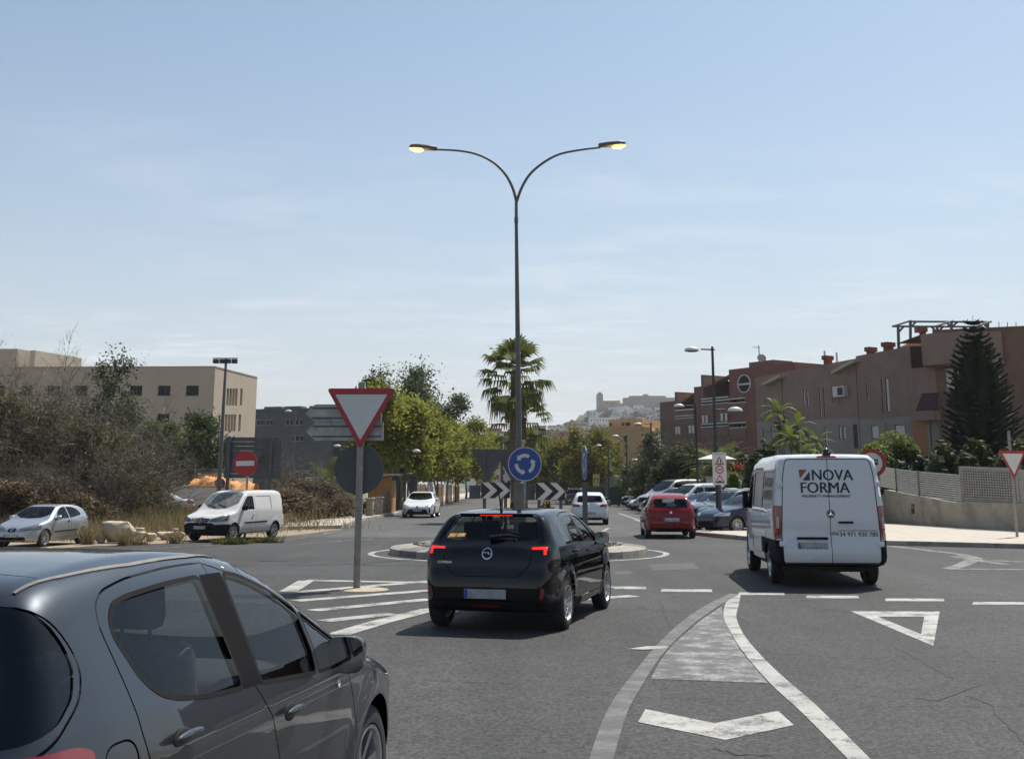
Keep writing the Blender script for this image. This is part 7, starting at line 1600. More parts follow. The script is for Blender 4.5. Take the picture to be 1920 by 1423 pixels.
LM=dict(plane=leaf_mat('plane_leaves',(.105,.122,.017),(.29,.30,.045),.5),dark=leaf_mat('dark_leaves',(.028,.045,.016),(.080,.105,.034),.3),poplar=leaf_mat('poplar_leaves',(.035,.05,.022),(.09,.11,.055),.35),hedge=leaf_mat('hedge_leaves',(.07,.11,.014),(.19,.25,.03),.45,clump=3),olive=leaf_mat('olive_leaves',(.085,.09,.016),(.24,.225,.045),.45),palm=leaf_mat('palm_leaves',(.055,.075,.018),(.18,.19,.055),.4,clump=2),palmb=leaf_mat('palm_bright',(.05,.08,.015),(.14,.175,.03),.4,clump=3),drypalm=leaf_mat('dry_palm',(.14,.10,.05),(.26,.20,.11),.2),conifer=leaf_mat('conifer_needles',(.014,.028,.018),(.036,.060,.032),.15),feather=leaf_mat('feathery_leaves',(.035,.048,.020),(.095,.108,.045),.35),mid=leaf_mat('mid_leaves',(.055,.072,.024),(.14,.165,.06),.35),olivd=leaf_mat('dull_olive_leaves',(.075,.068,.030),(.18,.16,.075),.3),twig=leaf_mat('dry_twigs',(.095,.080,.062),(.22,.19,.145),.0),grass=leaf_mat('dry_grass',(.17,.13,.065),(.34,.275,.155),.3),shrub=leaf_mat('dry_shrub',(.085,.058,.034),(.19,.145,.085),.25),weed=leaf_mat('green_weed',(.07,.085,.02),(.17,.16,.05),.35),tamar=leaf_mat('tamarisk_green',(.06,.085,.022),(.14,.175,.05),.35))
M_['bark']=mat('bark',(.17,.14,.11),.9,var=.35,vscale=5,bump=.6,bscale=15)
M_['bark_d']=mat('dark_bark',(.055,.045,.036),.9,var=.35,vscale=5,bump=.6,bscale=15)
M_['palmtrunk']=mat('palm_trunk',(.12,.085,.055),.95,var=.4,vscale=7,bump=.8,bscale=12)
def quads_mesh(name,V,m):
 """V: (n,4,3) array of quads"""
 n=len(V);me=bpy.data.meshes.new(name);me.vertices.add(4*n);me.loops.add(4*n);me.polygons.add(n)
 me.vertices.foreach_set('co',np.ascontiguousarray(V,np.float32).ravel());me.loops.foreach_set('vertex_index',np.arange(4*n,dtype=np.int32));me.polygons.foreach_set('loop_start',np.arange(0,4*n,4,dtype=np.int32));me.polygons.foreach_set('loop_total',np.full(n,4,np.int32))
 me.materials.append(m);me.update(calc_edges=True);return me
def unit(v):return v/np.maximum(np.linalg.norm(v,axis=1),1e-9)[:,None]
def leaves(C,size,rng,aspect=1.8,up=.3,fold=0.0,outdir=None,droop=0.0):
 n=len(C);N=rng.normal(size=(n,3));N[:,2]=np.abs(N[:,2])+up
 if outdir is not None:N+=outdir*1.2
 N=unit(N);T=unit(np.cross(N,rng.normal(size=(n,3))))
 if droop:T=unit(T+np.array([0,0,-droop]));N=unit(np.cross(np.cross(T,N),T)+1e-6)
 B=np.cross(N,T);s=size*rng.uniform(.6,1.3,(n,1));a,b=T*s*aspect/2,B*s/2
 return np.stack([C-a,C+b-a*.15,C+a,C-b-a*.15],1)
def grow_branches(rng,base,height,spread,levels=3,n0=7,trunk_r=.14,clear=.35,wig=.12,up=.5):
 """tapered trunk with limbs; returns tubes [(pts, radii)] and twig tips"""
 tubes=[];tips=[]
 top=np.array(base)+[rng.normal()*.05*height,rng.normal()*.05*height,height*.8]
 K=6;P=[np.array(base)+(top-base)*k/K+np.r_[rng.normal(size=2)*.015*height*(k>0),0]for k in range(K+1)]
 tubes.append((P,[trunk_r*(1-.75*k/K)*(1.25 if k==0 else 1)for k in range(K+1)]))
 def rec(p,d,L_,r,lev):
  pts=[p];q=p;dd=d
  for k in range(4):
   dd=dd+rng.normal(size=3)*wig+np.array([0,0,.06*up]);dd/=np.linalg.norm(dd);q=q+dd*L_/4;pts.append(q)
  tubes.append((pts,[r*(1-.7*k/4)for k in range(5)]))
  if lev<=0:tips.append(q);return
  tips.append(q)
  for _ in range(rng.integers(2,4)):
   f=rng.integers(2,5);nd=dd+rng.normal(size=3)*.65;nd[2]+=.15*up;nd/=np.linalg.norm(nd);rec(pts[f],nd,L_*rng.uniform(.5,.75),r*.5,lev-1)
 for i in range(n0):
  f=clear+(1-clear)*(i+.5)/n0;p=P[0]+(P[-1]-P[0])*f;a=i*2.4+rng.uniform(-.4,.4)
  el=rng.uniform(.25,.7)+.5*(f-clear);d=np.array([math.cos(a)*math.cos(el),math.sin(a)*math.cos(el),math.sin(el)])
  rec(p,d,spread*rng.uniform(.45,.75)*(1.1-.5*max(0,f-.5)),trunk_r*.38,levels-1)
 return tubes,np.array(tips)
def tubes_mesh(name,tubes,m,n=6):
 q=MB()
 for pts,rs in tubes:q.tube([Vector(p)for p in pts],list(rs),n if rs[0]>.03 else 4,False)
 return q.mesh(name,m,60,fix=False)
TREES={}
def tree_kit(key,seed,height,spread,leafm,nleaf,lsize,clump=.55,trunk_r=.14,clear=.35,levels=3,n0=7,bark='bark',aspect=1.8,up=.5,droop=0.0,flat=1.0,shell=True):
 rng=np.random.default_rng(seed);tubes,tips=grow_branches(rng,np.zeros(3),height,spread,levels,n0,trunk_r,clear,up=up)
 idx=rng.integers(0,len(tips),nleaf);wgt=rng.uniform(.5,1.5,len(tips))[idx]
 C=tips[idx]+rng.normal(size=(nleaf,3))*clump*wgt[:,None]*np.array([1,1,.75*flat])
 C=C[C[:,2]>height*clear*.75]
 TREES[key]=(tubes_mesh('trunk',tubes,M_[bark]),quads_mesh('crown',leaves(C,lsize,rng,aspect,.3,droop=droop),LM[leafm]))
def tree(key,X,Y,label,group=None,s=1.0,rz=0.0,name='tree',z=0.0,sz=1.0,cat='tree'):
 t=empty(name,(X,Y,z),rz,label,cat,group);t.scale=(s,s,s*sz)
 a,b=TREES[key];inst('trunk',a,t);inst('crown',b,t);return t
for i in range(3):tree_kit('plane%d'%i,11+i,8.2,3.4,'plane',17000,.19,.50,.15,.34,3,8)
for i in range(2):tree_kit('dark%d'%i,31+i,11,3.6,'mid',26000,.17,.62,.2,.25,3,9,'bark_d')
for i in range(2):tree_kit('olive%d'%i,41+i,7.5,3.8,'olive',16000,.20,.62,.18,.22,3,8)
for i in range(2):tree_kit('feather%d'%i,51+i,6.5,3.6,'feather',18000,.19,.60,.2,.06,3,9,'bark_d',3.0,droop=.5)
tree_kit('poplar',61,9.5,2.2,'poplar',3200,.105,.30,.12,.3,3,9,'bark_d',up=1.6)
tree_kit('poplar2',65,9.0,2.6,'poplar',9000,.10,.42,.12,.2,3,9,'bark_d',up=1.2)
tree_kit('tamar',71,4.6,2.9,'tamar',18000,.11,.46,.12,.05,3,8,'bark_d',2.6)
tree_kit('pine',81,6.2,1.9,'dark',14000,.11,.36,.1,.06,3,10,'bark_d',2.2)
ordn=('nearest','second','third','fourth','fifth','sixth','seventh','eighth','ninth')
for i,(u,Y,s)in enumerate(((728,71,.82),(752,79,.86),(778,88,.84),(800,97,.84),(816,107,.84),(838,118,.86),(858,132,.88),(874,150,.92),(887,172,.95))):
 tree('plane%d'%(i%3),X_(u,Y),Y,('%s yellow-green plane tree of the row on the left pavement'%ordn[i]),'plane trees on the left pavement',s,i*1.7,'plane_tree',.14)
for i,(u,Y,s,k)in enumerate(((752,118,1.12,'dark0'),(806,128,1.08,'dark1'),(780,140,1.02,'dark0'),(700,112,.8,'dark1'))):
 tree(k,X_(u,Y),Y,('tall dark tree rising behind the first plane trees','rounded dark tree right of the tall dark one','dark tree between the two tall ones','lower dark tree just behind the give-way triangle')[i],'dark trees behind the plane trees',s,i*2.1,'broadleaf_tree')
for i,(u,Y,s,k)in enumerate(((1062,128,.78,'olive0'),(1098,118,.80,'olive1'),(1082,150,.88,'olive0'),(1040,165,.85,'olive1'),(1130,140,.82,'olive0'),(1022,190,.9,'olive1'),(1012,150,.66,'olive0'))):
 tree(k,X_(u,Y),Y,('olive-green tree behind the edge-on sign','rounded yellow-green tree before the ochre flats','olive-green tree seen between its two neighbours','far green tree at the left of the right-hand row','olive-green tree left of the far lamp posts','farthest green tree of the right-hand row','low green tree just right of the lamp post')[i],'trees along the right carriageway',s,i*1.9,'broadleaf_tree')
for i,(u,Y,s,k)in enumerate(((1275,78,.55,'feather0'),(1240,88,.56,'feather1'),(1300,90,.48,'feather0'),(1212,100,.50,'feather1'),(1186,112,.46,'feather0'),(1330,84,.45,'feather1'),(1395,80,.40,'feather0'))):
 tree(k,X_(u,Y),Y,('dark feathery tree behind the silver minibus','dark feathery tree behind the black crossover','feathery tree in front of the brick flats','dark tree behind the third street lamp','dark tree beside the bright green palm','low feathery shrub tree behind the white parasol','low feathery shrub tree left of the panel van')[i],'feathery trees behind the parked row',s,i*2.3,'tamarisk_tree')
tree('poplar',X_(193,50),50,'thin leafy poplar sticking up out of the bare bushes',None,.80,.4,'poplar_tree');tree('poplar2',X_(215,52),52,'fuller grey-green poplar beside the thin one',None,.60,1.4,'poplar_tree')
tree('tamar',X_(285,80),80,'green tamarisk in front of the beige block',None,.98,.3,'tamarisk_tree');tree('tamar',X_(326,84),84,'lower green tamarisk beside the pine',None,.92,2.3,'tamarisk_tree');tree('pine',X_(381,80),80,'young dark pine left of the floodlight mast',None,1.02,.9,'pine_tree')
def twig_kit(key,seed,h,w,n_main=16,levels=4,m='twig',leafn=0):
 rng=np.random.default_rng(seed);V=[];tubes=[]
 def ribbon(p,q,r):
  d=q-p;s=np.cross(d,rng.normal(size=3));s=s/max(np.linalg.norm(s),1e-6)*r;V.append([p-s,q-s*.5,q+s*.5,p+s])
 def rec(p,d,L_,r,lev):
  q=p;dd=d
  for k in range(3):
   dd=dd+rng.normal(size=3)*.22;dd[2]+=.05;dd/=np.linalg.norm(dd);q2=q+dd*L_/3;ribbon(q,q2,r*(1-.2*k));q=q2
   if lev>0:
    for _ in range(2 if lev>1 else 3):
     nd=dd+rng.normal(size=3)*.7;nd/=np.linalg.norm(nd);rec(q,nd,L_*rng.uniform(.42,.68),r*.55,lev-1)
 for i in range(n_main):
  a=rng.uniform(0,2*PI);el=rng.uniform(.45,1.4);rr=rng.uniform(0,.35)*w
  p=np.array([math.cos(a)*rr,math.sin(a)*rr,0.]);d=np.array([math.cos(a)*math.cos(el)*w/h,math.sin(a)*math.cos(el)*w/h,math.sin(el)]);d/=np.linalg.norm(d)
  L0=h*rng.uniform(.35,.5);K=5;pts=[p];dd=d
  for k in range(K):dd=dd+rng.normal(size=3)*.16;dd/=np.linalg.norm(dd);pts.append(pts[-1]+dd*L0*.42)
  tubes.append((pts,[.05*h/5*(1-.16*k)for k in range(K+1)]))
  for k in range(1,K+1):
   for _ in range(2):nd=dd+rng.normal(size=3)*.75;nd[2]+=.1;nd/=np.linalg.norm(nd);rec(pts[k],nd,L0*rng.uniform(.4,.7),.020*h/5,levels-2)
 TREES[key]=(tubes_mesh('trunk',tubes,M_['bark_d']),quads_mesh('crown',np.array(V),LM[m]))
twig_kit('twig0',5,6.4,4.6,24,4);twig_kit('twig1',6,5.6,4.4,24,4);twig_kit('twig2',7,3.4,2.8,18,4)
for i,(u,Y,s,k)in enumerate(((62,47,.92,'twig0'),(150,46,.76,'twig1'),(212,47,.60,'twig0'),(8,44,.70,'twig1'),(118,52,.78,'twig1'),(185,43.5,.50,'twig0'),(-40,48,.9,'twig0'),(248,46.5,.40,'twig1'),(30,41.5,.40,'twig1'),(118,42,.40,'twig0'))):
 tree(k,X_(u,Y),Y,('tall bare brown bush above the silver hatchback','bare brown bush right of the silver hatchback','broad bare bush behind the rocks','bare bush at the left edge of the photo','tallest bare bush behind the others, under the poplar','low bare bush just behind the rocks','bare bush cut by the left edge','bare bush at the right end of the thicket','low dry bush behind the silver roof, left part','low dry bush behind the silver roof, right part')[i],'bare bushes on the left',s,i*1.3,'bare_bush',cat='bush')
tree('twig2',X_(566,58),58,'round bare bush right of the direction panel',None,.98,.5,'bare_bush',cat='bush');tree('twig2',X_(590,64),64,'bare bush in front of the timber shelter',None,.72,2.5,'bare_bush',cat='bush')
tree_kit('scrub',91,3.0,3.2,'shrub',9000,.13,.42,.05,.0,3,10,'bark_d',2.4)
tree_kit('scrubg',92,5.2,3.4,'olivd',12000,.11,.5,.08,.0,3,10,'bark_d',2.4)
for i,(u,Y,s,sz)in enumerate(((70,46.0,.72,1.0),(190,45.5,.58,1.0),(-20,46.5,.76,1.0),(130,44.8,.6,.9),(232,45.5,.48,.9))):tree('scrubg',X_(u,Y),Y,('dull green scrub inside the bare thicket, above the silver car','dull green scrub behind the rocks','dull green scrub at the left edge','dull green scrub in the middle of the thicket','dull green scrub at the right end of the thicket')[i],'scrub in the thicket',s,i*1.1,'green_scrub',sz=sz,cat='bush')
for i,(u,Y,s,sz)in enumerate(((575,59,.62,.62),(612,62,.60,.6),(548,54,.5,.6),(640,64,.45,.6),(225,44.5,.42,.8),(150,41,.40,.7),(20,40,.45,.8),(85,41.5,.42,.8),(300,50,.42,.5),(340,50,.36,.5),(262,44,.32,.5))):
 tree('scrub',X_(u,Y),Y,('brown dry shrub right of the dusty van','brown dry shrub under the timber shelter','low brown shrub behind the dusty van','small dry shrub at the pier','dry shrub behind the largest rock','dry shrub right of the silver hatchback','dry shrub at the left edge','dry shrub above the silver roof','dry shrub left of the dusty van','dry shrub behind the dusty van bonnet','low dry shrub over the rocks')[i],'dry shrubs on the verge',s,i*2.0,'dry_shrub',sz=sz,cat='bush')
def grass_patch(name,label,spots,n,h,m,seed,z=.01,wid=.012):
 rng=np.random.default_rng(seed);V=[]
 per=n//len(spots)
 for(X,Y,rx,ry,hs)in spots:
  c=rng.normal(size=(per,2))*[rx/2,ry/2]+[X,Y];k=per
  base=np.c_[c,np.full(k,z)];d=rng.normal(size=(k,3))*.35;d[:,2]=1;d=unit(d)*(h*hs*rng.uniform(.45,1.2,(k,1)));s=unit(np.cross(d,rng.normal(size=(k,3))))*wid*rng.uniform(.6,1.6,(k,1));mid=base+d*.55;bend=rng.normal(size=(k,3))*.12*h;tip=base+d+bend
  V.append(np.stack([base-s,mid-s*.8,mid+s*.8,base+s],1));V.append(np.stack([mid-s*.8,tip-s*.15,tip+s*.15,mid+s*.8],1))
 o=inst(name,quads_mesh(name,np.concatenate(V),LM[m]));tag(o,label,'grass',kind='stuff');return o
gs=[(X_(u,Y),Y,rx,ry,hs)for u,Y,rx,ry,hs in((300,43,3,1.6,.9),(345,43.5,2.4,1.6,.85),(262,44,2,1.5,.9),(380,46,3,2,1.1),(450,48,4,2,.9),(545,58,1.4,.5,.9),(605,64,1.4,.5,.8),(330,52,4,2,.9),(390,57,4,1.5,.9),(210,41,2,.8,.8),(120,39.5,3,1.2,.9),(30,38.5,3,1.5,.9))]
grass_patch('dry_grass','tall dry yellow grass on the verge among rocks and bushes',gs,15000,.85,'grass',3,wid=.010)
grass_patch('dry_grass','small yellow grass tufts between the rocks',[(X_(u,Y),Y,rx,ry,hs)for u,Y,rx,ry,hs in((172,35.4,.16,.2,.8),(240,34.8,.14,.12,.6),(250,35.2,.12,.12,.55),(334,36.2,.2,.15,.4),(266,35.2,.3,.1,.2))],700,.8,'grass',4,wid=.010)
gw=[(X_(u,Y),Y,rx,ry,hs)for u,Y,rx,ry,hs in((310,44,2,1.5,1.2),(350,46,2,1.5,1.1),(40,40,2,1,1.2),(630,67,1.0,.5,.8),(590,62,1.0,.5,.7),(440,35.6,.5,.15,.16),(500,36.6,.5,.15,.14))]
grass_patch('green_weeds','green and olive weeds growing through the dry grass',gw,3500,.8,'weed',9,wid=.016)
M_['rock']=mat('limestone',(.46,.385,.28),.9,var=.22,vscale=3,bump=.9,bscale=5,dirt=((.20,.16,.11),2.2,.65))
def rock(u0,u1,v0,v1,label,seed,zup=0.0):
 p=G((u0+u1)/2,v1)if not zup else None
 Y=p.y if p else zup[1];w=(u1-u0)/2150*Y;h=(v1-v0)/2150*Y;x=at((u0+u1)/2,v1,Y).x;z0=0 if p else at(900,v1,Y).z
 rng=np.random.default_rng(seed);bm=bmesh.new();bmesh.ops.create_icosphere(bm,subdivisions=3,radius=1)
 pl=unit(np.r_[rng.normal(size=(11,3))*[1,1,.5],[[.05,.1,1],[0,-.25,1]]]);dd=np.r_[rng.uniform(.5,.8,11),.45,.5]
 for v_ in bm.verts:
  c=np.array(v_.co);e=pl@c
  k=min([1.0]+[dd[i]/e[i]for i in range(13)if e[i]>.05]);c=c*k*(1+.025*rng.normal());v_.co=Vector((c[0]*w*.58,c[1]*w*.5,c[2]*h*.62))
 zmin=min(v_.co.z for v_ in bm.verts);zmax=max(v_.co.z for v_ in bm.verts)
 for v_ in bm.verts:v_.co.z=(v_.co.z-zmin)/(zmax-zmin)*h-.04
 q=MB();q.addbm(bm);o=q.build('rock',M_['rock'],None,35,loc=Vector((0,0,0)));o.location=(x,Y+w*.2,z0);return tag(o,label,'rock','limestone rocks on the verge')
rock(186,246,976,1014,'largest limestone rock, flat-topped slab lying over the others',2,(0,36.0));rock(192,222,996,1017,'grey rock under the left end of the big slab',3);rock(176,195,996,1019,'small pale rock beside the silver hatchback',4);rock(214,246,994,1018,'rock under the right end of the big slab',12);rock(247,273,994,1016,'rounded rock right of the big slab',5);rock(271,291,997,1015.5,'dark-sided rock in the middle of the row',6);rock(288,338,995,1013,'long low pale rock at the right end',7);rock(246,270,987,998,'thin flat rock lying on the rounded one',8,(0,37.2));rock(322,334,988,996,'small rock lying on the long pale one',9,(0,37.6));rock(168,180,1012,1021,'smallest stone at the foot of the rocks',10)
def fan_frond(q_list,rng,base,d,L_,size,n=13,droop=.5):
 """a palmate leaf: stalk plus a fan of narrow blades bending down at the tips"""
 d=d/np.linalg.norm(d);side=np.cross(d,[0,0,1.]);side/=max(np.linalg.norm(side),1e-6);upv=np.cross(side,d)
 hub=base+d*L_+np.array([0,0,-.06*L_])
 w=.012;q_list.append([base-side*w,hub-side*w,hub+side*w,base+side*w])
 for i in range(n):
  a=(i/(n-1)-.5)*2.7;dr=d*math.cos(a)+side*math.sin(a);dr=dr/np.linalg.norm(dr);l=size*(1-.25*abs(a)/1.35)*rng.uniform(.9,1.1)
  mid=hub+dr*l*.55+upv*.05*size;tip=hub+dr*l*(.95-.25*droop)+np.array([0,0,-droop*l*.55]);s=np.cross(dr,upv);s=s/max(np.linalg.norm(s),1e-6)*size*.055
  q_list.append([hub,mid-s,mid+s,hub+s*.1]);q_list.append([mid-s,tip,tip+s*.1,mid+s])
def fan_palm(key,seed,H,n=46,size=.85,stalk=.75,skirt=30,r=.16):
 rng=np.random.default_rng(seed);V=[];D=[]
 pts=[np.array([.03*math.sin(k),.03*math.cos(k*1.3),H*k/8])for k in range(9)]
 for i in range(n):
  a=i*2.4;el=1.35-2.2*(i/n)**.9+rng.normal()*.1;d=np.array([math.cos(a)*math.cos(el),math.sin(a)*math.cos(el),math.sin(el)]);fan_frond(V,rng,pts[-1]+np.array([0,0,.05-.5*i/n]),d,stalk*rng.uniform(.8,1.15),size*rng.uniform(.85,1.15),13,.25+.75*i/n)
 for i in range(skirt):
  a=rng.uniform(0,2*PI);el=-1.0-rng.uniform(0,.4);d=np.array([math.cos(a)*math.cos(el),math.sin(a)*math.cos(el),math.sin(el)]);fan_frond(D,rng,pts[-1]+np.array([0,0,-.4-1.2*rng.uniform()]),d,stalk*.5,size*.8,9,1.0)
 tb=[(pts,[r*1.3]+[r]*8)]
 rings=[]
 TREES[key]=(tubes_mesh('trunk',tb,M_['palmtrunk'],12),quads_mesh('crown',np.array(V),LM['palm']),quads_mesh('dead_skirt',np.array(D),LM['drypalm']))
def palm(key,X,Y,label,s=1.0,rz=0.0,z=.14,group=None):
 t=empty('palm_tree',(X,Y,z),rz,label,'palm tree',group);t.scale=(s,)*3
 for nm,me in zip(('trunk','crown','dead_skirt'),TREES[key]):inst(nm,me,t)
 return t
fan_palm('fan0',1,6.9,50,1.12,1.15,9,.17);fan_palm('fan1',2,5.2,34,1.05,1.1,10,.17)
palm('fan0',X_(963,58),58,'tall fan palm in the median behind the lamp post',1.04,.3);palm('fan1',X_(980,60.5),60.5,'lower fan palm with a thick crown beside the tall one',.98,1.0);palm('fan1',X_(986,78),78,'small fan palm further back in the median',.80,2.0)
def feather_palm(key,seed,H,n,L_,m='palm',dry=0,r=.2,arch_=1.0,leafl=.4):
 rng=np.random.default_rng(seed);V=[];D=[]
 for i in range(n+dry):
  a=i*2.4+rng.uniform(-.2,.2);f=i/(n+dry);el=1.3-1.7*f;T=V if i<n else D
  h=np.array([math.cos(a),math.sin(a),0.]);p=np.array([0,0,H]);d=h*math.cos(el)+np.array([0,0,math.sin(el)]);l=L_*rng.uniform(.8,1.1);K=9
  for k in range(K):
   d=d+np.array([0,0,-.16*arch_]);d/=np.linalg.norm(d);q2=p+d*l/K;s=np.cross(d,[0,0,1.]);s/=max(np.linalg.norm(s),1e-6);w=leafl*math.sin(PI*(k+.8)/(K+1))**.7
   T.append([p-s*.012,q2-s*.01,q2+s*.01,p+s*.012])
   for j in range(3):
    b=p+(q2-p)*j/3
    for sg in(-1,1):
     t2=b+(s*sg*w+d*w*.6+np.array([0,0,-.12*w]));o=d*.028;T.append([b-o,t2-o*.2,t2+o*.2,b+o])
   p=q2
 tb=[([np.array([0,0,H*k/4])for k in range(5)],[r*1.2]+[r]*4)]
 TREES[key]=(tubes_mesh('trunk',tb,M_['palmtrunk'],10),quads_mesh('crown',np.array(V),LM[m]),quads_mesh('dead_skirt',np.array(D if D else V[:2]),LM['drypalm']))
feather_palm('date',3,2.3,46,2.6,'palm',16,.28);palm('date',X_(1352,72),72,'bushy date palm with dry lower fronds behind the white sign panel',1.12,.4,.01);
feather_palm('small',4,2.0,26,2.2,'palmb',0,.14);palm('small',X_(1192,104),104,'bright green palm behind the parked row',1.15,.2,.01,'small palms');palm('small',X_(1168,116),116,'small palm left of the bright green one',1.0,1.2,.01,'small palms');palm('small',X_(614,62),62,'green palm fronds between the bare bush and the round sign plate',.92,1.2,.01,'small palms')
def banana(key,seed,stems):
 rng=np.random.default_rng(seed);V=[];tb=[]
 for(x,y,H,n,Lf)in stems:
  tb.append(([np.array([x,y,H*k/4])for k in range(5)],[.10,.09,.08,.08,.06]))
  for i in range(n):
   a=i*2.4+rng.uniform(-.3,.3);el=1.25-1.2*i/n;h=np.array([math.cos(a),math.sin(a),0.]);p=np.array([x,y,H-.25*i/n]);d=h*math.cos(el)+np.array([0,0,math.sin(el)]);K=7;s=np.cross(h,[0,0,1.])
   for k in range(K):
    d=d+np.array([0,0,-.24]);d/=np.linalg.norm(d);q2=p+d*Lf/K;w0=.13*math.sin(PI*min(1,(k+.25)/K))**.6;w1=.13*math.sin(PI*min(1,(k+1.1)/K*.97))**.6
    jit=rng.uniform(.85,1.1)
    V.append([p,q2,q2+s*w1*jit+[0,0,-.25*w1],p+s*w0+[0,0,-.25*w0]]);V.append([p,q2,q2-s*w1*jit+[0,0,-.25*w1],p-s*w0+[0,0,-.25*w0]]);p=q2
 TREES[key]=(tubes_mesh('stem',tb,M_['bark'],8),quads_mesh('crown',np.array(V),LM['palmb']))
banana('ban0',5,[(0,0,5.0,13,1.15),(-.5,.3,4.0,9,.95)]);banana('ban1',6,[(0,0,4.3,11,1.0),(.45,.2,3.2,9,.9)]);banana('ban2',7,[(0,0,3.7,11,.95)])
for u,Y,k,lab in((1466,51,'ban0','tallest banana plant in front of the brick houses'),(1500,50,'ban1','middle banana plant with upright leaves'),(1487,49,'ban2','lower banana plant between the two taller ones'),(1536,51,'ban2','banana plant just above the panel van roof')):
 X=X_(u,Y);t=empty('banana_plant',(X,Y,0),u,lab,'plant','banana plants');inst('stem',TREES[k][0],t);inst('crown',TREES[k][1],t)
def norfolk():
 rng=np.random.default_rng(4);V=[];tb=[([np.array([0,0,9.6*k/10])for k in range(11)],[.16*(1-k/10.6)for k in range(11)])]
 z=.7;lev=0
 while z<9.45:
  f=z/9.6;L_=2.35*(1-f)**.62*(.55+.45*min(1,z/2.2))+.12;nb=13 if f<.85 else 6
  for i in range(nb):
   a=2*PI*i/nb+lev*.5+rng.normal()*.08;h=np.array([math.cos(a),math.sin(a),0.]);s=np.array([-h[1],h[0],0.]);K=max(4,int(L_/.13));l=L_*rng.uniform(.85,1.08)
   pr=np.array([0,0,z])
   for k in range(K):
    g=(k+1)/K;p=np.array([0,0,z])+h*l*g+np.array([0,0,(-.06*math.sin(PI*g)+.24*g*g)*l]);w=(.30*(1-.65*g)+.05)*(.45+.55*min(1,L_))
    V.append([pr-s*.02,p-s*.02,p+s*.02,pr+s*.02])
    for sg in(-1,1):
     for m_ in range(3):
      b=pr+(p-pr)*m_/3;t2=b+s*sg*w*rng.uniform(.8,1.1)+h*w*.5+np.array([0,0,rng.uniform(.0,.12)]);o=h*.035;V.append([b-o,t2-o*.4,t2+o*.4,b+o]);o2=np.array([0,0,.035]);V.append([b-o2,t2-o2*.4,t2+o2*.4,b+o2])
    pr=p
  z+=.26 if f<.86 else .34;lev+=1
 TREES['norfolk']=(tubes_mesh('trunk',tb,M_['bark_d'],8),quads_mesh('crown',np.array(V),LM['conifer']))
norfolk();Y=53.5;tree('norfolk',X_(1848,Y),Y,'dark tiered conifer with a spiky top before the corner house',None,(at(1834,585,Y).z)/9.75,.3,'norfolk_pine',0)
def bush(label,u0,u1,v0,Y,depth,m,n,ls,seed,name='hedge',flat=False,zb=0.0,cat='hedge',group=None):
 rng=np.random.default_rng(seed);a,b=X_(u0,Y),X_(u1,Y);w=(b-a)/2;h=zat(v0,Y)-zb;X=(a+b)/2
 t=empty(name,(X,Y,zb),0,label,cat,group)
 U=unit(rng.normal(size=(n,3)));U[:,2]=np.abs(U[:,2]);e=.28 if flat else .8
 P=np.sign(U)*np.abs(U)**e;P/=np.maximum(1.0,np.abs(P).max(1))[:,None]if flat else 1.0
 P=P*rng.uniform(.78,1.03,(n,1))*(1+.10*np.sin(5*P[:,:1]+3*P[:,1:2]));C=P*np.array([w,depth/2,h])
 inst('foliage',quads_mesh('foliage',leaves(C,ls,rng,1.8,.2,outdir=U),LM[m]),t)
 tb=[]
 for i in range(14):
  x=rng.uniform(-.8,.8)*w;y=rng.uniform(-.5,.5)*depth/2;tb.append(([np.array([x,y,0]),np.array([x*1.05,y,h*.4]),np.array([x*1.1+.1,y,h*.75])],[.05,.035,.01]))
 inst('stem',tubes_mesh('stem',tb,M_['bark_d']),t)
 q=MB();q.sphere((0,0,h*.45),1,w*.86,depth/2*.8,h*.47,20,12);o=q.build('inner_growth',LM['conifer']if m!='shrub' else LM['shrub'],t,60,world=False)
bush('round bright green bush behind the slatted fence',1598,1738,823,57,3.0,'hedge',17000,.10,1,'round_bush',cat='bush')
bush('clipped bright green hedge left of the white sign panel',1293,1340,887,76,2.0,'hedge',3000,.16,2,flat=True);bush('clipped green hedge between the sign panel and the white van',1362,1412,894,60,1.8,'hedge',3500,.13,3,flat=True);bush('small bright hedge far along the parked row',1172,1196,920,110,1.8,'hedge',900,.16,4,flat=True)
for i,(u0,u1,v0,Y,m,lab)in enumerate(((1735,1800,842,50,'dark','dark leafy shrub under the orange wall'),(1785,1870,838,49,'dark','dark shrub in front of the conifer trunk'),(1855,1960,836,48,'dark','dark shrub behind the give-way sign on the right'),(1395,1470,838,58,'dark','dark shrub at the left end of the brick houses'),(1440,1600,848,56,'dark','long dark shrub behind the panel van'),(1655,1760,858,56,'conifer','low dark hedge along the slatted fence'),(1320,1420,850,74,'conifer','dark hedge behind the parasol'),(1180,1300,862,116,'dark','dark thicket behind the parked row'))):
 bush(lab,u0,u1,v0,Y,2.2,m,3500,.17,20+i,'shrub',cat='shrub',group='dark garden shrubs')
bush('orange brown dry bush at the nose of the median',1012,1036,938,46.5,.9,'grass',1200,.09,40,'median_bush',zb=.14,cat='bush');bush('green bush in the median beside the palm foot',958,978,935,50,1.0,'weed',900,.12,41,'median_bush',zb=.14,cat='bush')
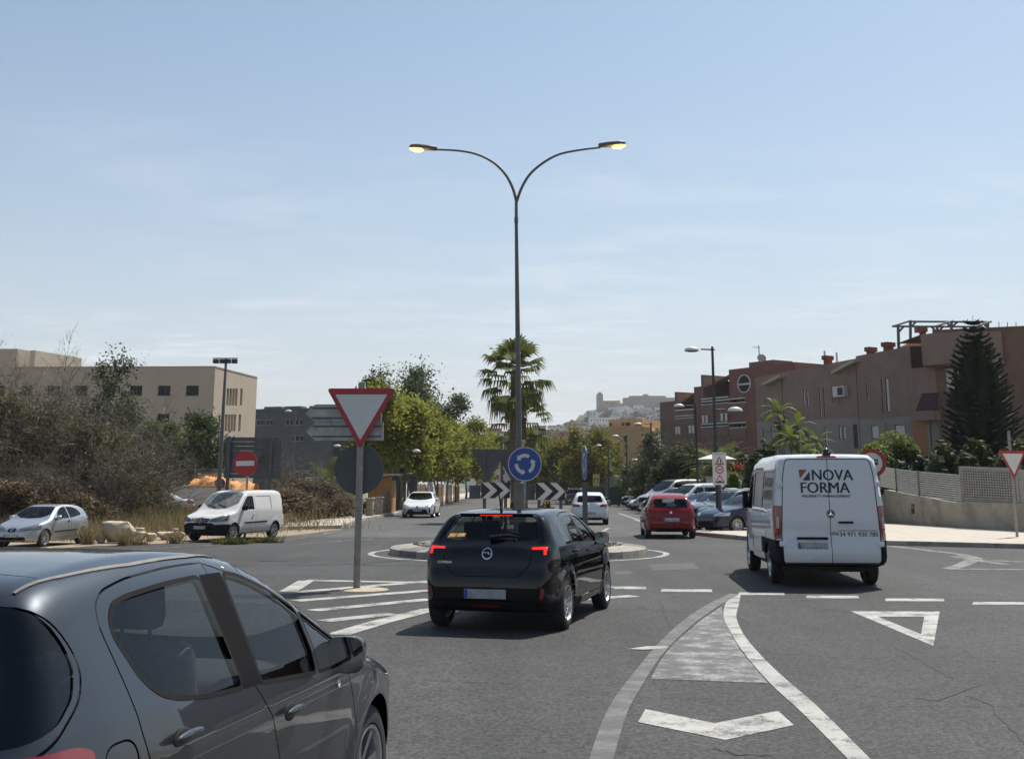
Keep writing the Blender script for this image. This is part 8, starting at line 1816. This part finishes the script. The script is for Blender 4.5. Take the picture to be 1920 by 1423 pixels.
for i,u in enumerate((1380,1386,1397,1402)):
 t=empty('flower_pot',(X_(u,65.9),65.9,zat(888,66)),0,('leftmost red geranium on the low wall','second red geranium on the low wall','third red geranium on the low wall','rightmost red geranium on the low wall')[i],'plant','geraniums on the low wall');rng=np.random.default_rng(i)
 inst('leaves',quads_mesh('leaves',leaves(rng.normal(size=(90,3))*.12+[0,.1,.2],.10,rng),LM['hedge']),t);inst('flowers',quads_mesh('flowers',leaves(rng.normal(size=(40,3))*.11+[0,.05,.34],.09,rng),M_['st_r']),t);q=MB();q.lathe([(.09,.0),(.13,.2)],12,Matrix.Translation((0,.1,.085)));q.build('pot',M_['tile'],t,40,world=False)
# ================================================================== the town, the old town hill, the air
M_['far_w']=mat('far_white_wall',(.66,.64,.61),.85,var=.08,vscale=.2)
M_['far_p']=mat('far_pink_wall',(.40,.28,.215),.85,var=.08,vscale=.1)
M_['far_o']=mat('far_ochre_wall',(.47,.36,.24),.85,var=.08,vscale=.1)
M_['far_s']=mat('far_stone',(.30,.265,.22),.9,var=.15,vscale=.08)
M_['hillm']=mat('hill_scrub',(.10,.105,.065),.95,var=.35,vscale=.03,dirt=((.26,.23,.17),.05,.6))
rg=random.Random(12)
def town_block(u0,u1,v,Y,m,label,depth=14,floors=6):
 W=Wall((X_(u0,Y),Y),(X_(u1,Y+rg.uniform(-4,4)),Y));zt=zat(v,Y,(u0+u1)/2);t=empty('apartment_building',(W.A.x,Y,0),0,label,'building','distant town buildings')
 q=MB();slab(W,0,W.L,0,zt,-depth,0,q);q.build('wall',M_[m],t);q=MB();slab(W,-.3,W.L+.3,zt+.01,zt+.5,-depth-.3,.3,q);q.build('roof',M_['tile' if rg.random()<.5 else 'far_o'],t)
 n=max(2,int(W.L/3.4));fh=3.1
 for k in range(int(zt/fh)):
  for j in range(n):
   a=W.L*(j+.5)/n;z=zt-2.6-k*fh
   if z<1 or z<CAM_H-4:continue
   q=MB();slab(W,a-.6,a+.6,z,z+1.4,.01,.05,q);q.build('window',M_['bglass'],t)
cells=[(893,914,818,330,'far_p'),(912,938,806,360,'far_p'),(936,962,812,340,'far_w'),(992,1012,810,330,'far_p'),(1010,1036,815,300,'far_p'),(1034,1062,811,330,'far_p'),(1058,1088,813,300,'far_p'),(1084,1108,808,320,'far_o'),(872,900,822,420,'far_w'),(1030,1052,800,480,'far_w'),(1062,1092,797,520,'far_o'),(1000,1024,800,560,'far_p'),(1216,1240,815,260,'far_w'),(960,990,820,380,'far_o'),(880,896,806,520,'far_w')]
for i,(a,b,v,Y,m)in enumerate(cells):
 town_block(a,b,v,Y,m,('pinkish block left of the palm, behind the plane trees','wider pinkish block just left of the palm','white block behind the palm','pinkish block right of the lamp post','pinkish block behind the small palm','pinkish flats above the olive trees','pinkish flats left of the ochre block','ochre block adjoining the ochre flats','low white block far behind the plane trees','white block on the lower slope','pale ochre block on the lower slope','pink block on the lower slope behind the palm','white block between the ochre flats and the brick flats','ochre block right behind the palm trunk','white block at the far end of the tree row')[i])
HY=1250.0
sk=[(860,872),(930,842),(985,822),(1020,806),(1040,800),(1060,793),(1080,784),(1095,777),(1109,769),(1120,763),(1140,760),(1170,757),(1200,756),(1260,755),(1330,762),(1420,800),(1500,850)]
n_=90;nd=26;q=MB();vs=[]
hx=[X_(u,HY)for u,v in sk];hz=[zat(v,HY,u)for u,v in sk]
rng=np.random.default_rng(2);nz=rng.normal(size=(n_+1,nd+1))
def hill_z(x,f):
 top=float(np.interp(x,hx,hz));return max(-2,top*max(f,0)**.9 if f<=1 else top*max(0,1-(f-1)*1.2))
for i in range(n_+1):
 x=hx[0]+(hx[-1]-hx[0])*i/n_
 for j in range(nd+1):
  f=1.6*j/nd;vs.append((x,HY-330+330*f,hill_z(x,f)+nz[i,j]*1.2*(f>.02)))
q.add(vs,[(i*(nd+1)+j,(i+1)*(nd+1)+j,(i+1)*(nd+1)+j+1,i*(nd+1)+j+1)for i in range(n_)for j in range(nd)]);o=q.build('hill',M_['hillm'],None,60);o['kind']='structure'
def on_hill(u,f):
 Y=HY-330+330*f;x=X_(u,Y);return x,Y,hill_z(x,f)
proto={}
def far_house(X,Y,z,w,d,h,m,i):
 key=m
 t=empty('hill_house',(X,Y,z),rg.uniform(-.4,.4),'small pale house among the many on the old town hill','house','houses on the old town hill')
 if key not in proto:
  q=MB();q.box(-.5,.5,-.5,.5,-.6,1);wm=q.mesh('wall',M_[m]);q=MB();q.box(-.52,.52,-.52,.52,1.001,1.06);rm=q.mesh('roof',M_['far_s']);q=MB();q.box(-.1,.1,-.52,-.505,.45,.72);nm=q.mesh('window',M_['bglass']);proto[key]=(wm,rm,nm)
 wm,rm,nm=proto[key];t.scale=(w,d,h);inst('wall',wm,t);inst('roof',rm,t)
 inst('window',nm,t,(-.25,0,0));inst('window',nm,t,(.22,0,0))
cnt=0
for i in range(900):
 u=rg.uniform(1000,1262);f=rg.uniform(.4,.86)
 x,Y,z=on_hill(u,f);
 dens=.85 if u>1150 and .5<f<.85 else(.62 if f<.7 else .4)
 if z<25 or rg.random()>dens*.30:continue
 far_house(x,Y,z,rg.uniform(6,12),rg.uniform(6,10),rg.uniform(4,7.5),'far_w' if rg.random()<.75 else 'far_o',i);cnt+=1
 if cnt>190:break
tree_kit('hilltree',95,8,4.5,'dark',700,1.4,1.3,.3,.1,2,7,'bark_d')
for i in range(120):
 u=rg.uniform(1030,1180)if i<55 else rg.uniform(1180,1260);f=rg.uniform(.45,.9 if u<1120 else .8);x,Y,z=on_hill(u,f);tree('hilltree',x,Y,'dark tree on the slope of the old town hill','trees on the old town hill',rg.uniform(.5,.95),rg.random()*6,'hill_tree',z-.5)
t=empty('cathedral',(X_(1130,HY-30),HY-30,60),0,'old cathedral with a square bell tower on the hilltop','cathedral');Yk=HY-30
def kb(name,u0,u1,v0,v1,m,d0=0,dep=14,root=t):
 q=MB();q.box(X_(u0,Yk),X_(u1,Yk),Yk+d0,Yk+d0+dep,zat(v1,Yk),zat(v0,Yk));return q.build(name,M_[m],root)
kb('tower',1122,1133,738.5,778,'far_s');kb('belfry',1124.5,1130.5,735,738.5,'far_s',2,8);kb('nave',1133.2,1166,751,765,'far_o',2,20);kb('buttress',1121,1160,765,784,'far_s',-2,10)
q=MB();a,b,zz0,zz1=X_(1132.5,Yk),X_(1166,Yk),zat(751,Yk),zat(747,Yk);q.add([(a,Yk+1,zz0),(b,Yk+1,zz0),(b-2,Yk+12,zz1),(a,Yk+12,zz1),(a,Yk+23,zz0),(b,Yk+23,zz0)],[(0,1,2,3),(3,2,5,4),(1,5,2)]);q.build('roof',M_['far_o'],t)
for k in range(5):u=1136+5*k;kb('window',u,u+1.4,754,757,'bglass',1.9,.05)
t2=empty('castle',(X_(1215,Yk),Yk,60),0,'long pale castle walls along the hilltop right of the cathedral','castle')
kb('wall',1172,1184,746,770,'far_s',-3,14,t2);kb('wall',1184.1,1252,742,768,'far_s',0,16,t2);kb('tower',1211,1220,738.5,741.9,'far_s',4,8,t2);kb('wall',1252.1,1300,745,770,'far_s',2,14,t2);kb('bastion',1150,1172,757,776,'far_s',-8,10,t2)
t3=empty('church',(X_(1170,Yk-60),Yk-60,50),0,'white gabled church on the slope below the cathedral','church');Yk=HY-90
q=MB();a,b=X_(1163,Yk),X_(1190,Yk);z0,z1,z2=zat(783,Yk),zat(768,Yk),zat(759,Yk);q.prism([(a,z0),(b,z0),(b,z1),((a+b)/2,z2),(a,z1)],lambda x,z,d:Vector((x,Yk+d,z)),0,18);q.build('wall',M_['far_w'],t3);kb('door',1174,1176,768,772,'bglass',-.1,.05,t3)
t4=empty('convent',(X_(1115,Yk-60),Yk-60,40),0,'long white building with a row of dark windows on the lower slope','building');Yk=HY-150
kb('wall',1107,1150,783,797,'far_w',0,14,t4)
for k in range(7):kb('window',1110+5.6*k,1112+5.6*k,786,789,'bglass',-.1,.05,t4)
q=MB();q.box(-2600,2600,-350,4100,-1.2,175)
hzm=bpy.data.materials.new('haze_air');hzm.use_nodes=True;nt=hzm.node_tree;nt.nodes.clear();out=nt.nodes.new('ShaderNodeOutputMaterial');pv=nt.nodes.new('ShaderNodeVolumePrincipled')
pv.inputs['Color'].default_value=(.86,.90,.96,1);pv.inputs['Density'].default_value=.00018;pv.inputs['Anisotropy'].default_value=.1;nt.links.new(pv.outputs[0],out.inputs['Volume'])
o=q.build('haze',hzm);o['kind']='stuff'
